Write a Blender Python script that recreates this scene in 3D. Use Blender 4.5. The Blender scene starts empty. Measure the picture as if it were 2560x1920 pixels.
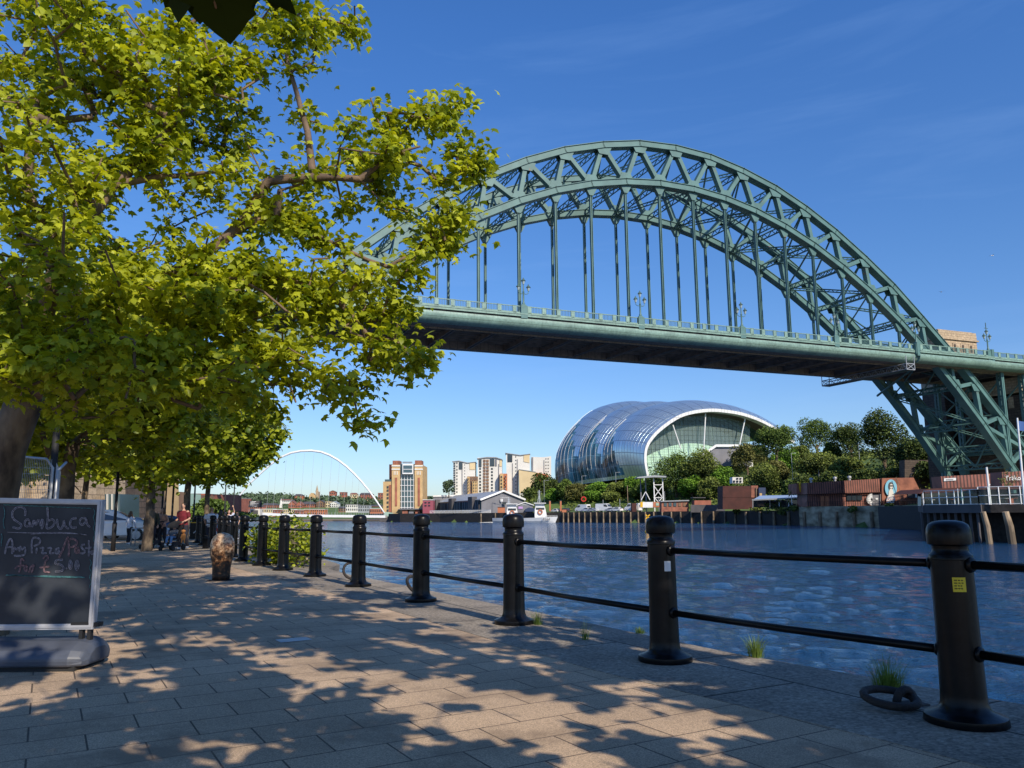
import bpy, math, random
import numpy as np
from mathutils import Vector, Matrix, Euler
R = math.radians
random.seed(7); rng = np.random.default_rng(11)
scene = bpy.context.scene
col = scene.collection

# ------------------------------------------------------------------ camera
CAMZ = 1.27; ROLL = .009
PITCH = math.atan(320 / 1990.0)
cam = bpy.data.cameras.new("camera"); camo = bpy.data.objects.new("camera", cam); col.objects.link(camo)
camo.location = (0, 0, CAMZ); camo.rotation_euler = (Matrix.Rotation(math.pi / 2 + PITCH, 3, 'X') @ Matrix.Rotation(-ROLL, 3, 'Z')).to_euler()
cam.sensor_width = 36; cam.lens = 36 * 1990 / 2560.0; cam.clip_start = 0.1; cam.clip_end = 9000
scene.camera = camo
SP, CP = math.sin(PITCH), math.cos(PITCH)

def ray(x, y):
    dx = (x - 1280) / 1990.0; dy = (960 - y) / 1990.0; u = dx * math.cos(ROLL) + dy * math.sin(ROLL); v = dy * math.cos(ROLL) - dx * math.sin(ROLL)
    return Vector((u, CP - v * SP, SP + v * CP))
def P(x, y, Y):
    """the point at distance Y along the view that the survey sighting (x, y) meets"""
    r = ray(x, y); return Vector((r.x / r.y * Y, Y, CAMZ + r.z / r.y * Y))
def G(x, y, z=0.0):
    r = ray(x, y); k = (z - CAMZ) / r.z; return Vector((r.x * k, r.y * k, z))

# ------------------------------------------------------------------ light
SUN_EL = R(36); SUN_AZ = R(150)     # azimuth clockwise from +Y
w = bpy.data.worlds.new("World"); scene.world = w; w.use_nodes = True
nt = w.node_tree; N = nt.nodes; L = nt.links
bg = N["Background"]
sky = N.new("ShaderNodeTexSky"); sky.sky_type = 'NISHITA'; sky.sun_disc = False
sky.sun_elevation = SUN_EL; sky.sun_rotation = SUN_AZ; sky.air_density = 1.0; sky.dust_density = 0.35; sky.ozone_density = 2.6
hs = N.new("ShaderNodeHueSaturation"); hs.inputs['Saturation'].default_value = 1.14; hs.inputs['Value'].default_value = 1.0
L.new(sky.outputs[0], hs.inputs['Color'])
tc = N.new("ShaderNodeTexCoord"); mp = N.new("ShaderNodeMapping"); mp.inputs['Scale'].default_value = (1.1, 1.1, 9.0)
mp.inputs['Rotation'].default_value = (R(8), R(-24), R(15))
L.new(tc.outputs['Generated'], mp.inputs[0])
nz = N.new("ShaderNodeTexNoise"); nz.inputs['Scale'].default_value = 1.9; nz.inputs['Detail'].default_value = 7; nz.inputs['Roughness'].default_value = 0.62
nz.inputs['Distortion'].default_value = 0.5
L.new(mp.outputs[0], nz.inputs['Vector'])
rp = N.new("ShaderNodeValToRGB"); rp.color_ramp.elements[0].position = 0.52; rp.color_ramp.elements[0].color = (0, 0, 0, 1)
rp.color_ramp.elements[1].position = 0.85; rp.color_ramp.elements[1].color = (0.07, 0.07, 0.07, 1)
L.new(nz.outputs['Fac'], rp.inputs[0])
mx = N.new("ShaderNodeMix"); mx.data_type = 'RGBA'
L.new(rp.outputs[0], mx.inputs[0]); L.new(hs.outputs[0], mx.inputs[6]); mx.inputs[7].default_value = (7.5, 8.0, 9.0, 1)
sxz = N.new("ShaderNodeSeparateXYZ"); L.new(tc.outputs['Generated'], sxz.inputs[0])
hr = N.new("ShaderNodeValToRGB"); he = hr.color_ramp.elements; he[0].position = 0.0; he[0].color = (.82, .96, 1.27, 1); he[1].position = .55; he[1].color = (.85, 1.25, 1.75, 1)
k_ = he.new(.12); k_.color = (.90, 1.04, 1.34, 1); k_ = he.new(.28); k_.color = (.88, 1.12, 1.45, 1)
L.new(sxz.outputs[2], hr.inputs[0]); m2 = N.new("ShaderNodeMix"); m2.data_type = 'RGBA'; m2.blend_type = 'MULTIPLY'; m2.inputs[0].default_value = 1
L.new(mx.outputs[2], m2.inputs[6]); L.new(hr.outputs[0], m2.inputs[7])
L.new(m2.outputs[2], bg.inputs[0]); bg.inputs[1].default_value = 0.105
sd = bpy.data.lights.new("sun", 'SUN'); so = bpy.data.objects.new("sun", sd); col.objects.link(so)
sd.energy = 5.0; sd.angle = R(0.55); sd.color = (1.0, 0.89, 0.73)
S = Vector((math.sin(SUN_AZ) * math.cos(SUN_EL), math.cos(SUN_AZ) * math.cos(SUN_EL), math.sin(SUN_EL)))
so.rotation_euler = S.to_track_quat('Z', 'Y').to_euler()
so.location = S * 50
scene.view_settings.view_transform = 'Standard'; scene.view_settings.look = 'None'
scene.view_settings.exposure = 0; scene.view_settings.gamma = 1
scene.render.resolution_x = 1024; scene.render.resolution_y = 768
scene.cycles.max_bounces = 6; scene.cycles.transparent_max_bounces = 8; scene.cycles.use_denoising = True
scene.cycles.sample_clamp_indirect = 3.0

# ------------------------------------------------------------------ materials
def newmat(name):
    m = bpy.data.materials.new(name); m.use_nodes = True
    return m, m.node_tree.nodes, m.node_tree.links, m.node_tree.nodes["Principled BSDF"]
def rgba(c): return (c[0], c[1], c[2], 1)
def pbr(name, c, rough=0.6, metal=0.0, var=0.0, scale=3.0, c2=None, bump=0.0, bscale=30.0, spec=0.5, stretch=(1, 1, 1), coat=0.0, detail=5, lo=0.35, hi=0.65):
    m, n, l, b = newmat(name)
    b.inputs['Roughness'].default_value = rough; b.inputs['Metallic'].default_value = metal
    b.inputs['Specular IOR Level'].default_value = spec; b.inputs['Coat Weight'].default_value = coat
    b.inputs['Base Color'].default_value = rgba(c)
    tcn = n.new("ShaderNodeTexCoord"); mpn = n.new("ShaderNodeMapping"); mpn.inputs['Scale'].default_value = stretch
    l.new(tcn.outputs['Object'], mpn.inputs[0])
    if var > 0 or c2 is not None:
        if c2 is None: c2 = tuple(max(0, v * (1 - var)) for v in c); c = tuple(min(1, v * (1 + var * .6)) for v in c)
        t = n.new("ShaderNodeTexNoise"); t.inputs['Scale'].default_value = scale; t.inputs['Detail'].default_value = detail
        l.new(mpn.outputs[0], t.inputs['Vector'])
        r = n.new("ShaderNodeValToRGB"); r.color_ramp.elements[0].color = rgba(c2); r.color_ramp.elements[1].color = rgba(c)
        r.color_ramp.elements[0].position = lo; r.color_ramp.elements[1].position = hi
        l.new(t.outputs['Fac'], r.inputs[0]); l.new(r.outputs[0], b.inputs['Base Color'])
    if bump > 0:
        t2 = n.new("ShaderNodeTexNoise"); t2.inputs['Scale'].default_value = bscale; t2.inputs['Detail'].default_value = 6
        l.new(mpn.outputs[0], t2.inputs['Vector'])
        bn = n.new("ShaderNodeBump"); bn.inputs['Strength'].default_value = bump; bn.inputs['Distance'].default_value = 0.02
        l.new(t2.outputs['Fac'], bn.inputs['Height']); l.new(bn.outputs[0], b.inputs['Normal'])
    return m
def brickmat(name, c1, c2, mortar, scale, bw, rh, ms=0.02, rough=0.85, rot=0.0, bump=0.4, off=0.5, noise=0.25, axis='XY', nscale=2.0, grain=60.0):
    m, n, l, b = newmat(name); b.inputs['Roughness'].default_value = rough
    tcn = n.new("ShaderNodeTexCoord"); vec = tcn.outputs['Object']
    if axis == 'XZ':
        sx = n.new("ShaderNodeSeparateXYZ"); cx = n.new("ShaderNodeCombineXYZ"); l.new(vec, sx.inputs[0])
        ad = n.new("ShaderNodeMath"); ad.operation = 'ADD'; l.new(sx.outputs[0], ad.inputs[0]); l.new(sx.outputs[1], ad.inputs[1])
        l.new(ad.outputs[0], cx.inputs[0]); l.new(sx.outputs[2], cx.inputs[1]); vec = cx.outputs[0]
    mpn = n.new("ShaderNodeMapping"); mpn.inputs['Rotation'].default_value = (0, 0, rot); l.new(vec, mpn.inputs[0])
    t = n.new("ShaderNodeTexBrick"); t.inputs['Scale'].default_value = scale; t.inputs['Brick Width'].default_value = bw
    t.inputs['Row Height'].default_value = rh; t.inputs['Mortar Size'].default_value = ms; t.offset = off
    t.inputs['Color1'].default_value = rgba(c1); t.inputs['Color2'].default_value = rgba(c2); t.inputs['Mortar'].default_value = rgba(mortar)
    t.inputs['Mortar Smooth'].default_value = 0.2; t.inputs['Bias'].default_value = 0.0
    l.new(mpn.outputs[0], t.inputs['Vector'])
    g = n.new("ShaderNodeTexNoise"); g.inputs['Scale'].default_value = nscale; g.inputs['Detail'].default_value = 6; l.new(tcn.outputs['Object'], g.inputs['Vector'])
    g2 = n.new("ShaderNodeTexNoise"); g2.inputs['Scale'].default_value = grain; g2.inputs['Detail'].default_value = 4; l.new(tcn.outputs['Object'], g2.inputs['Vector'])
    sm = n.new("ShaderNodeMath"); sm.operation = 'ADD'; l.new(g.outputs['Fac'], sm.inputs[0]); l.new(g2.outputs['Fac'], sm.inputs[1])
    mr = n.new("ShaderNodeMapRange"); mr.inputs['From Min'].default_value = 0.7; mr.inputs['From Max'].default_value = 1.3
    mr.inputs['To Min'].default_value = 1 - noise; mr.inputs['To Max'].default_value = 1 + noise; l.new(sm.outputs[0], mr.inputs[0])
    mm = n.new("ShaderNodeVectorMath"); mm.operation = 'SCALE'; l.new(t.outputs['Color'], mm.inputs[0]); l.new(mr.outputs[0], mm.inputs['Scale'])
    l.new(mm.outputs[0], b.inputs['Base Color'])
    inv = n.new("ShaderNodeMath"); inv.operation = 'MULTIPLY_ADD'; inv.inputs[1].default_value = -1.0; l.new(t.outputs['Fac'], inv.inputs[0])
    sc = n.new("ShaderNodeMath"); sc.operation = 'MULTIPLY'; sc.inputs[1].default_value = 0.25; l.new(g2.outputs['Fac'], sc.inputs[0]); l.new(sc.outputs[0], inv.inputs[2])
    bn = n.new("ShaderNodeBump"); bn.inputs['Strength'].default_value = bump; bn.inputs['Distance'].default_value = 0.01
    l.new(inv.outputs[0], bn.inputs['Height']); l.new(bn.outputs[0], b.inputs['Normal'])
    return m
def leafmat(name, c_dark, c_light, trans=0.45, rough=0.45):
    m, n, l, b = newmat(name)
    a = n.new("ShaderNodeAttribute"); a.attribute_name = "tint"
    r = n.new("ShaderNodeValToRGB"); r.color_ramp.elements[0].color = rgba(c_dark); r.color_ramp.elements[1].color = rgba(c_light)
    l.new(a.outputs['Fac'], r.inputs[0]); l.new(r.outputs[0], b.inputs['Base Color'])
    b.inputs['Roughness'].default_value = rough; b.inputs['Specular IOR Level'].default_value = 0.35
    if trans > 0:
        t = n.new("ShaderNodeBsdfTranslucent"); g = n.new("ShaderNodeMix"); g.data_type = 'RGBA'; g.blend_type = 'MULTIPLY'; g.inputs[0].default_value = 1.0
        l.new(r.outputs[0], g.inputs[6]); g.inputs[7].default_value = (1.25, 1.15, 0.35, 1); l.new(g.outputs[2], t.inputs['Color'])
        ms = n.new("ShaderNodeMixShader"); ms.inputs[0].default_value = trans
        l.new(b.outputs[0], ms.inputs[1]); l.new(t.outputs[0], ms.inputs[2]); l.new(ms.outputs[0], n['Material Output'].inputs[0])
    return m
def corrugated(name, c, c2, period, vertical=True, rough=0.6):
    m, n, l, b = newmat(name); b.inputs['Roughness'].default_value = rough
    tcn = n.new("ShaderNodeTexCoord"); w_ = n.new("ShaderNodeTexWave"); w_.wave_type = 'BANDS'; w_.bands_direction = 'X'
    w_.inputs['Scale'].default_value = 0.314 / period; w_.inputs['Distortion'].default_value = 0
    l.new(tcn.outputs['Object'], w_.inputs['Vector'])
    r = n.new("ShaderNodeValToRGB"); r.color_ramp.elements[0].color = rgba(c2); r.color_ramp.elements[1].color = rgba(c)
    r.color_ramp.elements[0].position = .25; r.color_ramp.elements[1].position = .6
    l.new(w_.outputs['Fac'], r.inputs[0])
    t = n.new("ShaderNodeTexNoise"); t.inputs['Scale'].default_value = .6; t.inputs['Detail'].default_value = 6; l.new(tcn.outputs['Object'], t.inputs['Vector'])
    mr = n.new("ShaderNodeMapRange"); mr.inputs['From Min'].default_value = .3; mr.inputs['From Max'].default_value = .7; mr.inputs['To Min'].default_value = .65; mr.inputs['To Max'].default_value = 1.25
    l.new(t.outputs['Fac'], mr.inputs[0]); mm = n.new("ShaderNodeVectorMath"); mm.operation = 'SCALE'; l.new(r.outputs[0], mm.inputs[0]); l.new(mr.outputs[0], mm.inputs['Scale'])
    l.new(mm.outputs[0], b.inputs['Base Color'])
    return m

GREEN = (0.10, 0.205, 0.19)
M = {}
def defs():
    M['steel'] = pbr("green_paint_steel", GREEN, .5, var=.0, c2=(.07, .15, .14), scale=.5, bump=.15, bscale=3)
    # rust streaks on the bridge paint
    m = M['steel']; n = m.node_tree.nodes; l = m.node_tree.links; b = n['Principled BSDF']
    src = b.inputs['Base Color'].links[0].from_socket
    tcn = n.new("ShaderNodeTexCoord"); t = n.new("ShaderNodeTexNoise"); t.inputs['Scale'].default_value = .55; t.inputs['Detail'].default_value = 10; t.inputs['Roughness'].default_value = .7
    l.new(tcn.outputs['Object'], t.inputs['Vector'])
    r = n.new("ShaderNodeValToRGB"); r.color_ramp.elements[0].position = .63; r.color_ramp.elements[1].position = .70
    l.new(t.outputs['Fac'], r.inputs[0]); mx_ = n.new("ShaderNodeMix"); mx_.data_type = 'RGBA'
    l.new(r.outputs[0], mx_.inputs[0]); l.new(src, mx_.inputs[6]); mx_.inputs[7].default_value = (.23, .12, .07, 1)
    l.new(mx_.outputs[2], b.inputs['Base Color'])
    M['steel_dark'] = pbr("dark_green_steel", (.06, .12, .105), .55, var=.4, scale=1)  # darker green than the bridge paint, tone varied at random
    M['soffit'] = brickmat("bridge_soffit_plates", (.20, .165, .13), (.24, .20, .16), (.08, .065, .05), 1, 1.2, .55, .03, .8, noise=.3)
    M['fascia'] = brickmat("pale_green_fascia", (.20, .315, .26), (.18, .285, .24), (.10, .15, .12), 1, 1.6, 400, .012, .5, noise=.28, nscale=.6, grain=3, bump=.3)
    M['black'] = pbr("black_gloss_paint", (.006, .006, .007), .30, var=.3, scale=12, bump=.06, bscale=22, spec=.22)
    M['black_matt'] = pbr("black_matt", (.012, .012, .013), .7, var=.3)
    M['iron'] = pbr("rusty_iron", (.04, .03, .025), .8, c2=(.02, .018, .018), scale=14, bump=.6, bscale=40)
    M['white'] = pbr("white_paint", (.78, .78, .76), .4, var=.06, scale=1)
    M['offwhite'] = pbr("off_white_render", (.70, .68, .62), .7, var=.08, scale=.1)
    M['cream'] = pbr("cream_render", (.66, .52, .30), .75, var=.08, scale=.15)
    M['beigebrick'] = pbr("buff_brick", (.56, .38, .18), .85, var=.14, scale=.3)
    M['redbrick'] = pbr("red_brick", (.34, .12, .075), .85, var=.25, scale=.4)
    M['brownbrick'] = pbr("brown_brick", (.22, .13, .08), .85, var=.25, scale=.4)
    M['orange'] = pbr("orange_render", (.48, .17, .08), .8, var=.15, scale=.3)
    M['leafdark'] = pbr('shade_coloured_leaf', (.03, .052, .008), .8, spec=.1)  # shade on the overhanging twig put into its leaf colour
    M['glass'] = pbr("dark_window_glass", (.03, .04, .05), .08, spec=.9)
    M['bluish'] = pbr("blue_window_glass", (.05, .09, .11), .08, spec=1.0)
    M['greyclad'] = pbr("grey_cladding", (.19, .19, .21), .6, var=.12, scale=.3)
    M['greyroof'] = pbr("pale_grey_roof", (.33, .35, .36), .5, var=.15, scale=.2)
    M['slate'] = pbr("slate_roof", (.09, .085, .09), .8, var=.3, scale=.3)
    M['redroof'] = pbr("red_tile_roof", (.24, .10, .07), .8, var=.3, scale=.3)
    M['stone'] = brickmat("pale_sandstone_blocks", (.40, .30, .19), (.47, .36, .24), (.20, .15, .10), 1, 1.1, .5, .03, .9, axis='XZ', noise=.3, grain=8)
    M['darkstone'] = brickmat("dark_stone_blocks", (.075, .055, .042), (.10, .074, .055), (.03, .024, .02), 1, 1.2, .5, .03, .9, axis='XZ', noise=.35, grain=8)  # stone blocks far darker than the sandstone
    M['concrete'] = pbr("stained_concrete", (.50, .43, .30), .9, c2=(.16, .13, .08), scale=.35, bump=.5, bscale=3, stretch=(1, 1, 2))
    M['darkwood'] = pbr("tarred_timber", (.035, .03, .026), .9, var=.4, scale=2, bump=.5, bscale=4)
    M['wood'] = pbr("weathered_timber", (.42, .31, .20), .9, c2=(.12, .09, .06), scale=1.5, stretch=(1, 1, .3), bump=.5, bscale=5)
    M['rustclad'] = corrugated("rust_red_corrugated_steel", (.27, .095, .065), (.07, .026, .02), .55)
    M['rustplain'] = pbr("rusty_plain_steel", (.36, .14, .085), .8, c2=(.20, .075, .05), scale=.8)
    M['rustdark'] = pbr("dark_rusty_steel", (.07, .02, .014), .8, var=.3, scale=.5)
    M['galv'] = pbr("galvanised_steel", (.42, .43, .44), .45, metal=.4, var=.15, scale=4)
    M['skin'] = pbr("skin", (.52, .30, .21), .55)
    M['bark'] = pbr("plane_tree_bark", (.20, .145, .09), .9, c2=(.055, .038, .026), scale=5, bump=.7, bscale=14, stretch=(1, 1, .5), lo=.4, hi=.62)
    M['twig'] = pbr("twig_bark", (.17, .115, .075), .85, var=.35, scale=6, bump=.4, bscale=30)
    M['leafA'] = leafmat("plane_leaves", (.11, .18, .01), (.62, .66, .045), .5)
    M['leafB'] = leafmat("distant_plane_leaves", (.08, .14, .01), (.46, .50, .03), .42)
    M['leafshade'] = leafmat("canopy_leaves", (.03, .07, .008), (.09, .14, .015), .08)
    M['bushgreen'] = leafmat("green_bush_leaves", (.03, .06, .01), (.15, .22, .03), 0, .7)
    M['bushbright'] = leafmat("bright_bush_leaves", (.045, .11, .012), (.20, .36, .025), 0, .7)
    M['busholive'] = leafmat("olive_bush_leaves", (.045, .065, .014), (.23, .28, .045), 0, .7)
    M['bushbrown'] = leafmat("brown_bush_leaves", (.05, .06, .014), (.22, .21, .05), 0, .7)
    M['bushdark'] = leafmat("dark_tree_leaves", (.02, .04, .008), (.11, .15, .022), 0, .7)  # dark leaf green; on some slope bushes it stands for shade
    M['hazegreen'] = leafmat("hazy_wood_leaves", (.045, .075, .045), (.11, .155, .07), 0, .9)  # distance haze mixed into the leaf colour
    M['turf'] = pbr("hillside_turf", (.13, .20, .035), .95, c2=(.06, .10, .025), scale=.08)
    M['grass'] = leafmat("grass_blades", (.06, .12, .02), (.22, .30, .06), .3)
    M['rubber'] = pbr("black_rubber", (.02, .02, .02), .85)
    M['alu'] = pbr("brushed_aluminium_frame", (.50, .50, .52), .4, metal=.3, var=.1, scale=8)
    M['blackboard'] = pbr("chalkboard", (.014, .018, .026), .42, c2=(.040, .046, .056), scale=2.2, spec=.4)
    M['chalk_white'] = pbr("white_chalk", (.42, .40, .45), .95, c2=(.18, .18, .22), scale=60)
    M['chalk_pink'] = pbr("pink_chalk", (.46, .27, .27), .95, c2=(.14, .09, .10), scale=60)
    M['chalk_teal'] = pbr("teal_chalk", (.10, .28, .28), .95, c2=(.05, .15, .16), scale=50)
    M['tank'] = pbr("grey_plastic_foot", (.075, .085, .11), .5, var=.2, scale=6)
    M['pinkclad'] = pbr("magenta_cladding", (.30, .07, .10), .7, var=.1)
    M['mint'] = pbr("mint_render", (.35, .50, .40), .8, var=.08)
    M['navy'] = pbr("dark_blue_plastic", (.02, .04, .10), .6)
    M['blueawn'] = pbr("pale_blue_awning", (.30, .40, .55), .5, var=.1)
    M['terracotta'] = pbr("terracotta", (.42, .14, .07), .8)
    M['yellow'] = pbr("yellow_paint", (.75, .42, .01), .45)
    M['red'] = pbr("red_paint", (.50, .035, .02), .5)
    M['hull'] = pbr("naval_grey_hull", (.42, .46, .50), .4, var=.06)
    M['sandbank'] = pbr("mud_and_sand", (.30, .22, .14), .9, var=.3, scale=.05)
defs()
# ------------------------------------------------------------------ object helpers
def link(o):
    col.objects.link(o); return o
def tag(o, label, cat, group=None, kind=None):
    if label: o['label'] = label
    if cat: o['category'] = cat
    if group: o['group'] = group
    if kind: o['kind'] = kind
    return o
def thing(name, label, cat, loc=(0, 0, 0), rz=0.0, group=None, scale=1.0):
    o = bpy.data.objects.new(name, None); link(o); o.empty_display_size = .2
    o.location = loc; o.rotation_euler = (0, 0, rz); o.scale = (scale,) * 3
    return tag(o, label, cat, group)
def mesh_obj(name, verts, faces, mats, parent=None, midx=None, smooth=False, world=False):
    me = bpy.data.meshes.new(name)
    if world and parent is not None:
        root = parent
        mw = Matrix.Identity(4); ch = []
        while root is not None: ch.append(root); root = root.parent
        for r_ in reversed(ch): mw = mw @ Matrix.LocRotScale(r_.location, r_.rotation_euler, r_.scale)
        inv = mw.inverted(); verts = [inv @ Vector(v) for v in verts]
    me.from_pydata([tuple(v) for v in verts], [], faces)
    if not isinstance(mats, (list, tuple)): mats = [mats]
    for m in mats: me.materials.append(m)
    if midx is not None: me.polygons.foreach_set('material_index', midx)
    if smooth: me.polygons.foreach_set('use_smooth', [True] * len(me.polygons))
    o = bpy.data.objects.new(name, me); link(o)
    if parent is not None: o.parent = parent
    return o
class MB:
    def __init__(s): s.v = []; s.f = []; s.mi = []; s.cur = 0
    def add(s, vs, fs):
        b = len(s.v); s.v += [Vector(v) for v in vs]; s.f += [tuple(i + b for i in f) for f in fs]; s.mi += [s.cur] * len(fs); return s
    def box(s, c, d, rz=0.0, rx=0.0, ry=0.0, taper=1.0):
        x, y, z = d[0] / 2, d[1] / 2, d[2] / 2; t = taper
        vs = [(-x, -y, -z), (x, -y, -z), (x, y, -z), (-x, y, -z), (-x * t, -y * t, z), (x * t, -y * t, z), (x * t, y * t, z), (-x * t, y * t, z)]
        m = Euler((rx, ry, rz)).to_matrix(); c = Vector(c)
        return s.add([c + m @ Vector(v) for v in vs], [(3, 2, 1, 0), (4, 5, 6, 7), (0, 1, 5, 4), (1, 2, 6, 5), (2, 3, 7, 6), (3, 0, 4, 7)])
    def bb(s, a, b): # box by corners
        c = [(a[i] + b[i]) / 2 for i in range(3)]; d = [abs(a[i] - b[i]) for i in range(3)]; return s.box(c, d)
    def bar(s, p, q, wn, wt, n=(0, 1, 0)):
        """rectangular bar p->q; wn = width along n, wt = width across"""
        p = Vector(p); q = Vector(q); d = q - p
        if d.length < 1e-6: return s
        d.normalize(); n = Vector(n); n = (n - d * n.dot(d))
        if n.length < 1e-4: n = d.orthogonal()
        n.normalize(); t = d.cross(n); a = n * wn / 2; b = t * wt / 2
        vs = [p - a - b, p + a - b, p + a + b, p - a + b, q - a - b, q + a - b, q + a + b, q - a + b]
        return s.add(vs, [(3, 2, 1, 0), (4, 5, 6, 7), (0, 1, 5, 4), (1, 2, 6, 5), (2, 3, 7, 6), (3, 0, 4, 7)])
    def tube(s, pts, rad, n=8, caps=True):
        pts = [Vector(p) for p in pts]
        if not isinstance(rad, (list, tuple)): rad = [rad] * len(pts)
        b = len(s.v); prev = None
        for i, p in enumerate(pts):
            d = (pts[min(i + 1, len(pts) - 1)] - pts[max(i - 1, 0)])
            if d.length < 1e-9: d = Vector((0, 0, 1))
            d.normalize()
            if prev is None: u = d.orthogonal().normalized()
            else:
                u = prev - d * prev.dot(d); u = u.normalized() if u.length > 1e-5 else d.orthogonal().normalized()
            prev = u; v = d.cross(u)
            for k in range(n):
                a = 2 * math.pi * k / n; s.v.append(p + (u * math.cos(a) + v * math.sin(a)) * rad[i])
        for i in range(len(pts) - 1):
            for k in range(n):
                a = b + i * n + k; c = b + i * n + (k + 1) % n
                s.f.append((a, c, c + n, a + n)); s.mi.append(s.cur)
        if caps:
            s.f.append(tuple(b + k for k in reversed(range(n)))); s.mi.append(s.cur)
            e = b + (len(pts) - 1) * n; s.f.append(tuple(e + k for k in range(n))); s.mi.append(s.cur)
        return s
    def lathe(s, prof, c=(0, 0, 0), n=20, cap=True):
        b = len(s.v); c = Vector(c)
        for r, z in prof:
            for k in range(n):
                a = 2 * math.pi * k / n; s.v.append(c + Vector((r * math.cos(a), r * math.sin(a), z)))
        for i in range(len(prof) - 1):
            for k in range(n):
                a = b + i * n + k; d = b + i * n + (k + 1) % n
                s.f.append((a, d, d + n, a + n)); s.mi.append(s.cur)
        if cap:
            s.f.append(tuple(b + k for k in reversed(range(n)))); s.mi.append(s.cur)
            e = b + (len(prof) - 1) * n; s.f.append(tuple(e + k for k in range(n))); s.mi.append(s.cur)
        return s
    def prism(s, poly, vec):
        """polygon (3d points) extruded by vec"""
        n = len(poly); poly = [Vector(p) for p in poly]; vec = Vector(vec)
        return s.add(poly + [p + vec for p in poly], [tuple(reversed(range(n))), tuple(range(n, 2 * n))] + [(i, (i + 1) % n, (i + 1) % n + n, i + n) for i in range(n)])
    def sphere(s, c, r, n=12, m=8):
        b = len(s.v); c = Vector(c); r = Vector(r) if hasattr(r, '__len__') else Vector((r, r, r))
        for i in range(m + 1):
            t = math.pi * i / m
            for k in range(n):
                a = 2 * math.pi * k / n; s.v.append(c + Vector((r.x * math.sin(t) * math.cos(a), r.y * math.sin(t) * math.sin(a), r.z * math.cos(t))))
        for i in range(m):
            for k in range(n):
                a = b + i * n + k; d = b + i * n + (k + 1) % n; s.f.append((a, a + n, d + n, d)); s.mi.append(s.cur)
        return s
    def build(s, name, mats, parent=None, smooth=False, world=False, bevel=0, recalc=True):
        o = mesh_obj(name, s.v, s.f, mats, parent, s.mi if isinstance(mats, (list, tuple)) else None, smooth, world)
        if smooth == 'auto':
            pass
        if bevel:
            m = o.modifiers.new("bevel", 'BEVEL'); m.width = bevel; m.segments = 2; m.limit_method = 'ANGLE'; m.angle_limit = R(40)
        return o
def autosmooth(o, ang=35):
    me = o.data; me.polygons.foreach_set('use_smooth', [True] * len(me.polygons))
    me.set_sharp_from_angle(angle=R(ang)); return o
def dup(o, parent=None):
    c = o.copy(); link(c); c.parent = parent
    for ch in list(o.children): dup(ch, c)
    return c
def text_obj(txt, size, mat, parent, loc, rot, name="lettering", depth=.004, bold=0.0, align='CENTER'):
    cu = bpy.data.curves.new(name, 'FONT'); cu.body = txt; cu.size = size; cu.extrude = depth; cu.offset = bold
    cu.align_x = align; cu.align_y = 'CENTER'; cu.resolution_u = 3
    tmp = bpy.data.objects.new("tmp", cu); col.objects.link(tmp)
    dg = bpy.context.evaluated_depsgraph_get(); me = bpy.data.meshes.new_from_object(tmp.evaluated_get(dg)); bpy.data.objects.remove(tmp)
    me.materials.clear(); me.materials.append(mat)
    o = bpy.data.objects.new(name, me); link(o); o.parent = parent; o.location = loc; o.rotation_euler = rot
    return o
def grid_parts(name, parent, mesh_builder, mat, positions, rz=0.0):
    """copies of one small part mesh at local positions"""
    mb = MB(); mesh_builder(mb); first = None; out = []
    for p in positions:
        if first is None: o = mb.build(name, mat, parent); first = o
        else: o = bpy.data.objects.new(name, first.data); link(o); o.parent = parent
        o.location = p; o.rotation_euler = (0, 0, rz); out.append(o)
    return out

# ------------------------------------------------------------------ foliage
MAPLE = np.array([(0, 0, 0), (.02, -.03, 0), (.30, .02, -.05), (.26, .22, 0), (.55, .40, -.12), (.30, .46, 0), (.26, .62, -.02), (0, 1.0, -.16),
                  (-.26, .62, -.02), (-.30, .46, 0), (-.55, .40, -.12), (-.26, .22, 0), (-.30, .02, -.05)], float)
MAPLE_T = np.vstack([MAPLE, [(0, .38, .05)]])
MAPLE_F = np.array([(13, i, i + 1) for i in range(1, 12)] + [(13, 12, 1)])
QUAD_T = np.array([(0, 0, 0), (.45, .35, -.06), (0, .45, .05), (-.45, .35, -.06), (.22, .85, -.08), (-.22, .85, -.08), (0, 1.0, -.15)], float)
QUAD_F = np.array([(0, 1, 2), (0, 2, 3), (2, 1, 4), (2, 4, 6), (2, 6, 5), (2, 5, 3)])
CARD_T = np.array([(-.5, 0, 0), (.1, -.45, .1), (.5, .05, 0), (-.1, .5, .12)], float)
CARD_F = np.array([(0, 1, 2), (0, 2, 3)])
def np_mesh(name, V, F, mat, tint=None, parent=None, smooth=False):
    me = bpy.data.meshes.new(name); nv = len(V); nf = len(F); k = F.shape[1]
    me.vertices.add(nv); me.loops.add(nf * k); me.polygons.add(nf)
    me.vertices.foreach_set('co', V.astype(np.float32).ravel()); me.loops.foreach_set('vertex_index', F.astype(np.int32).ravel())
    me.polygons.foreach_set('loop_start', np.arange(0, nf * k, k, dtype=np.int32))
    if smooth: me.polygons.foreach_set('use_smooth', np.ones(nf, bool))
    me.update(calc_edges=True)
    if tint is not None:
        at = me.attributes.new("tint", 'FLOAT', 'POINT'); at.data.foreach_set('value', tint.astype(np.float32))
    me.materials.append(mat)
    o = bpy.data.objects.new(name, me); link(o)
    if parent is not None: o.parent = parent
    return o
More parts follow.
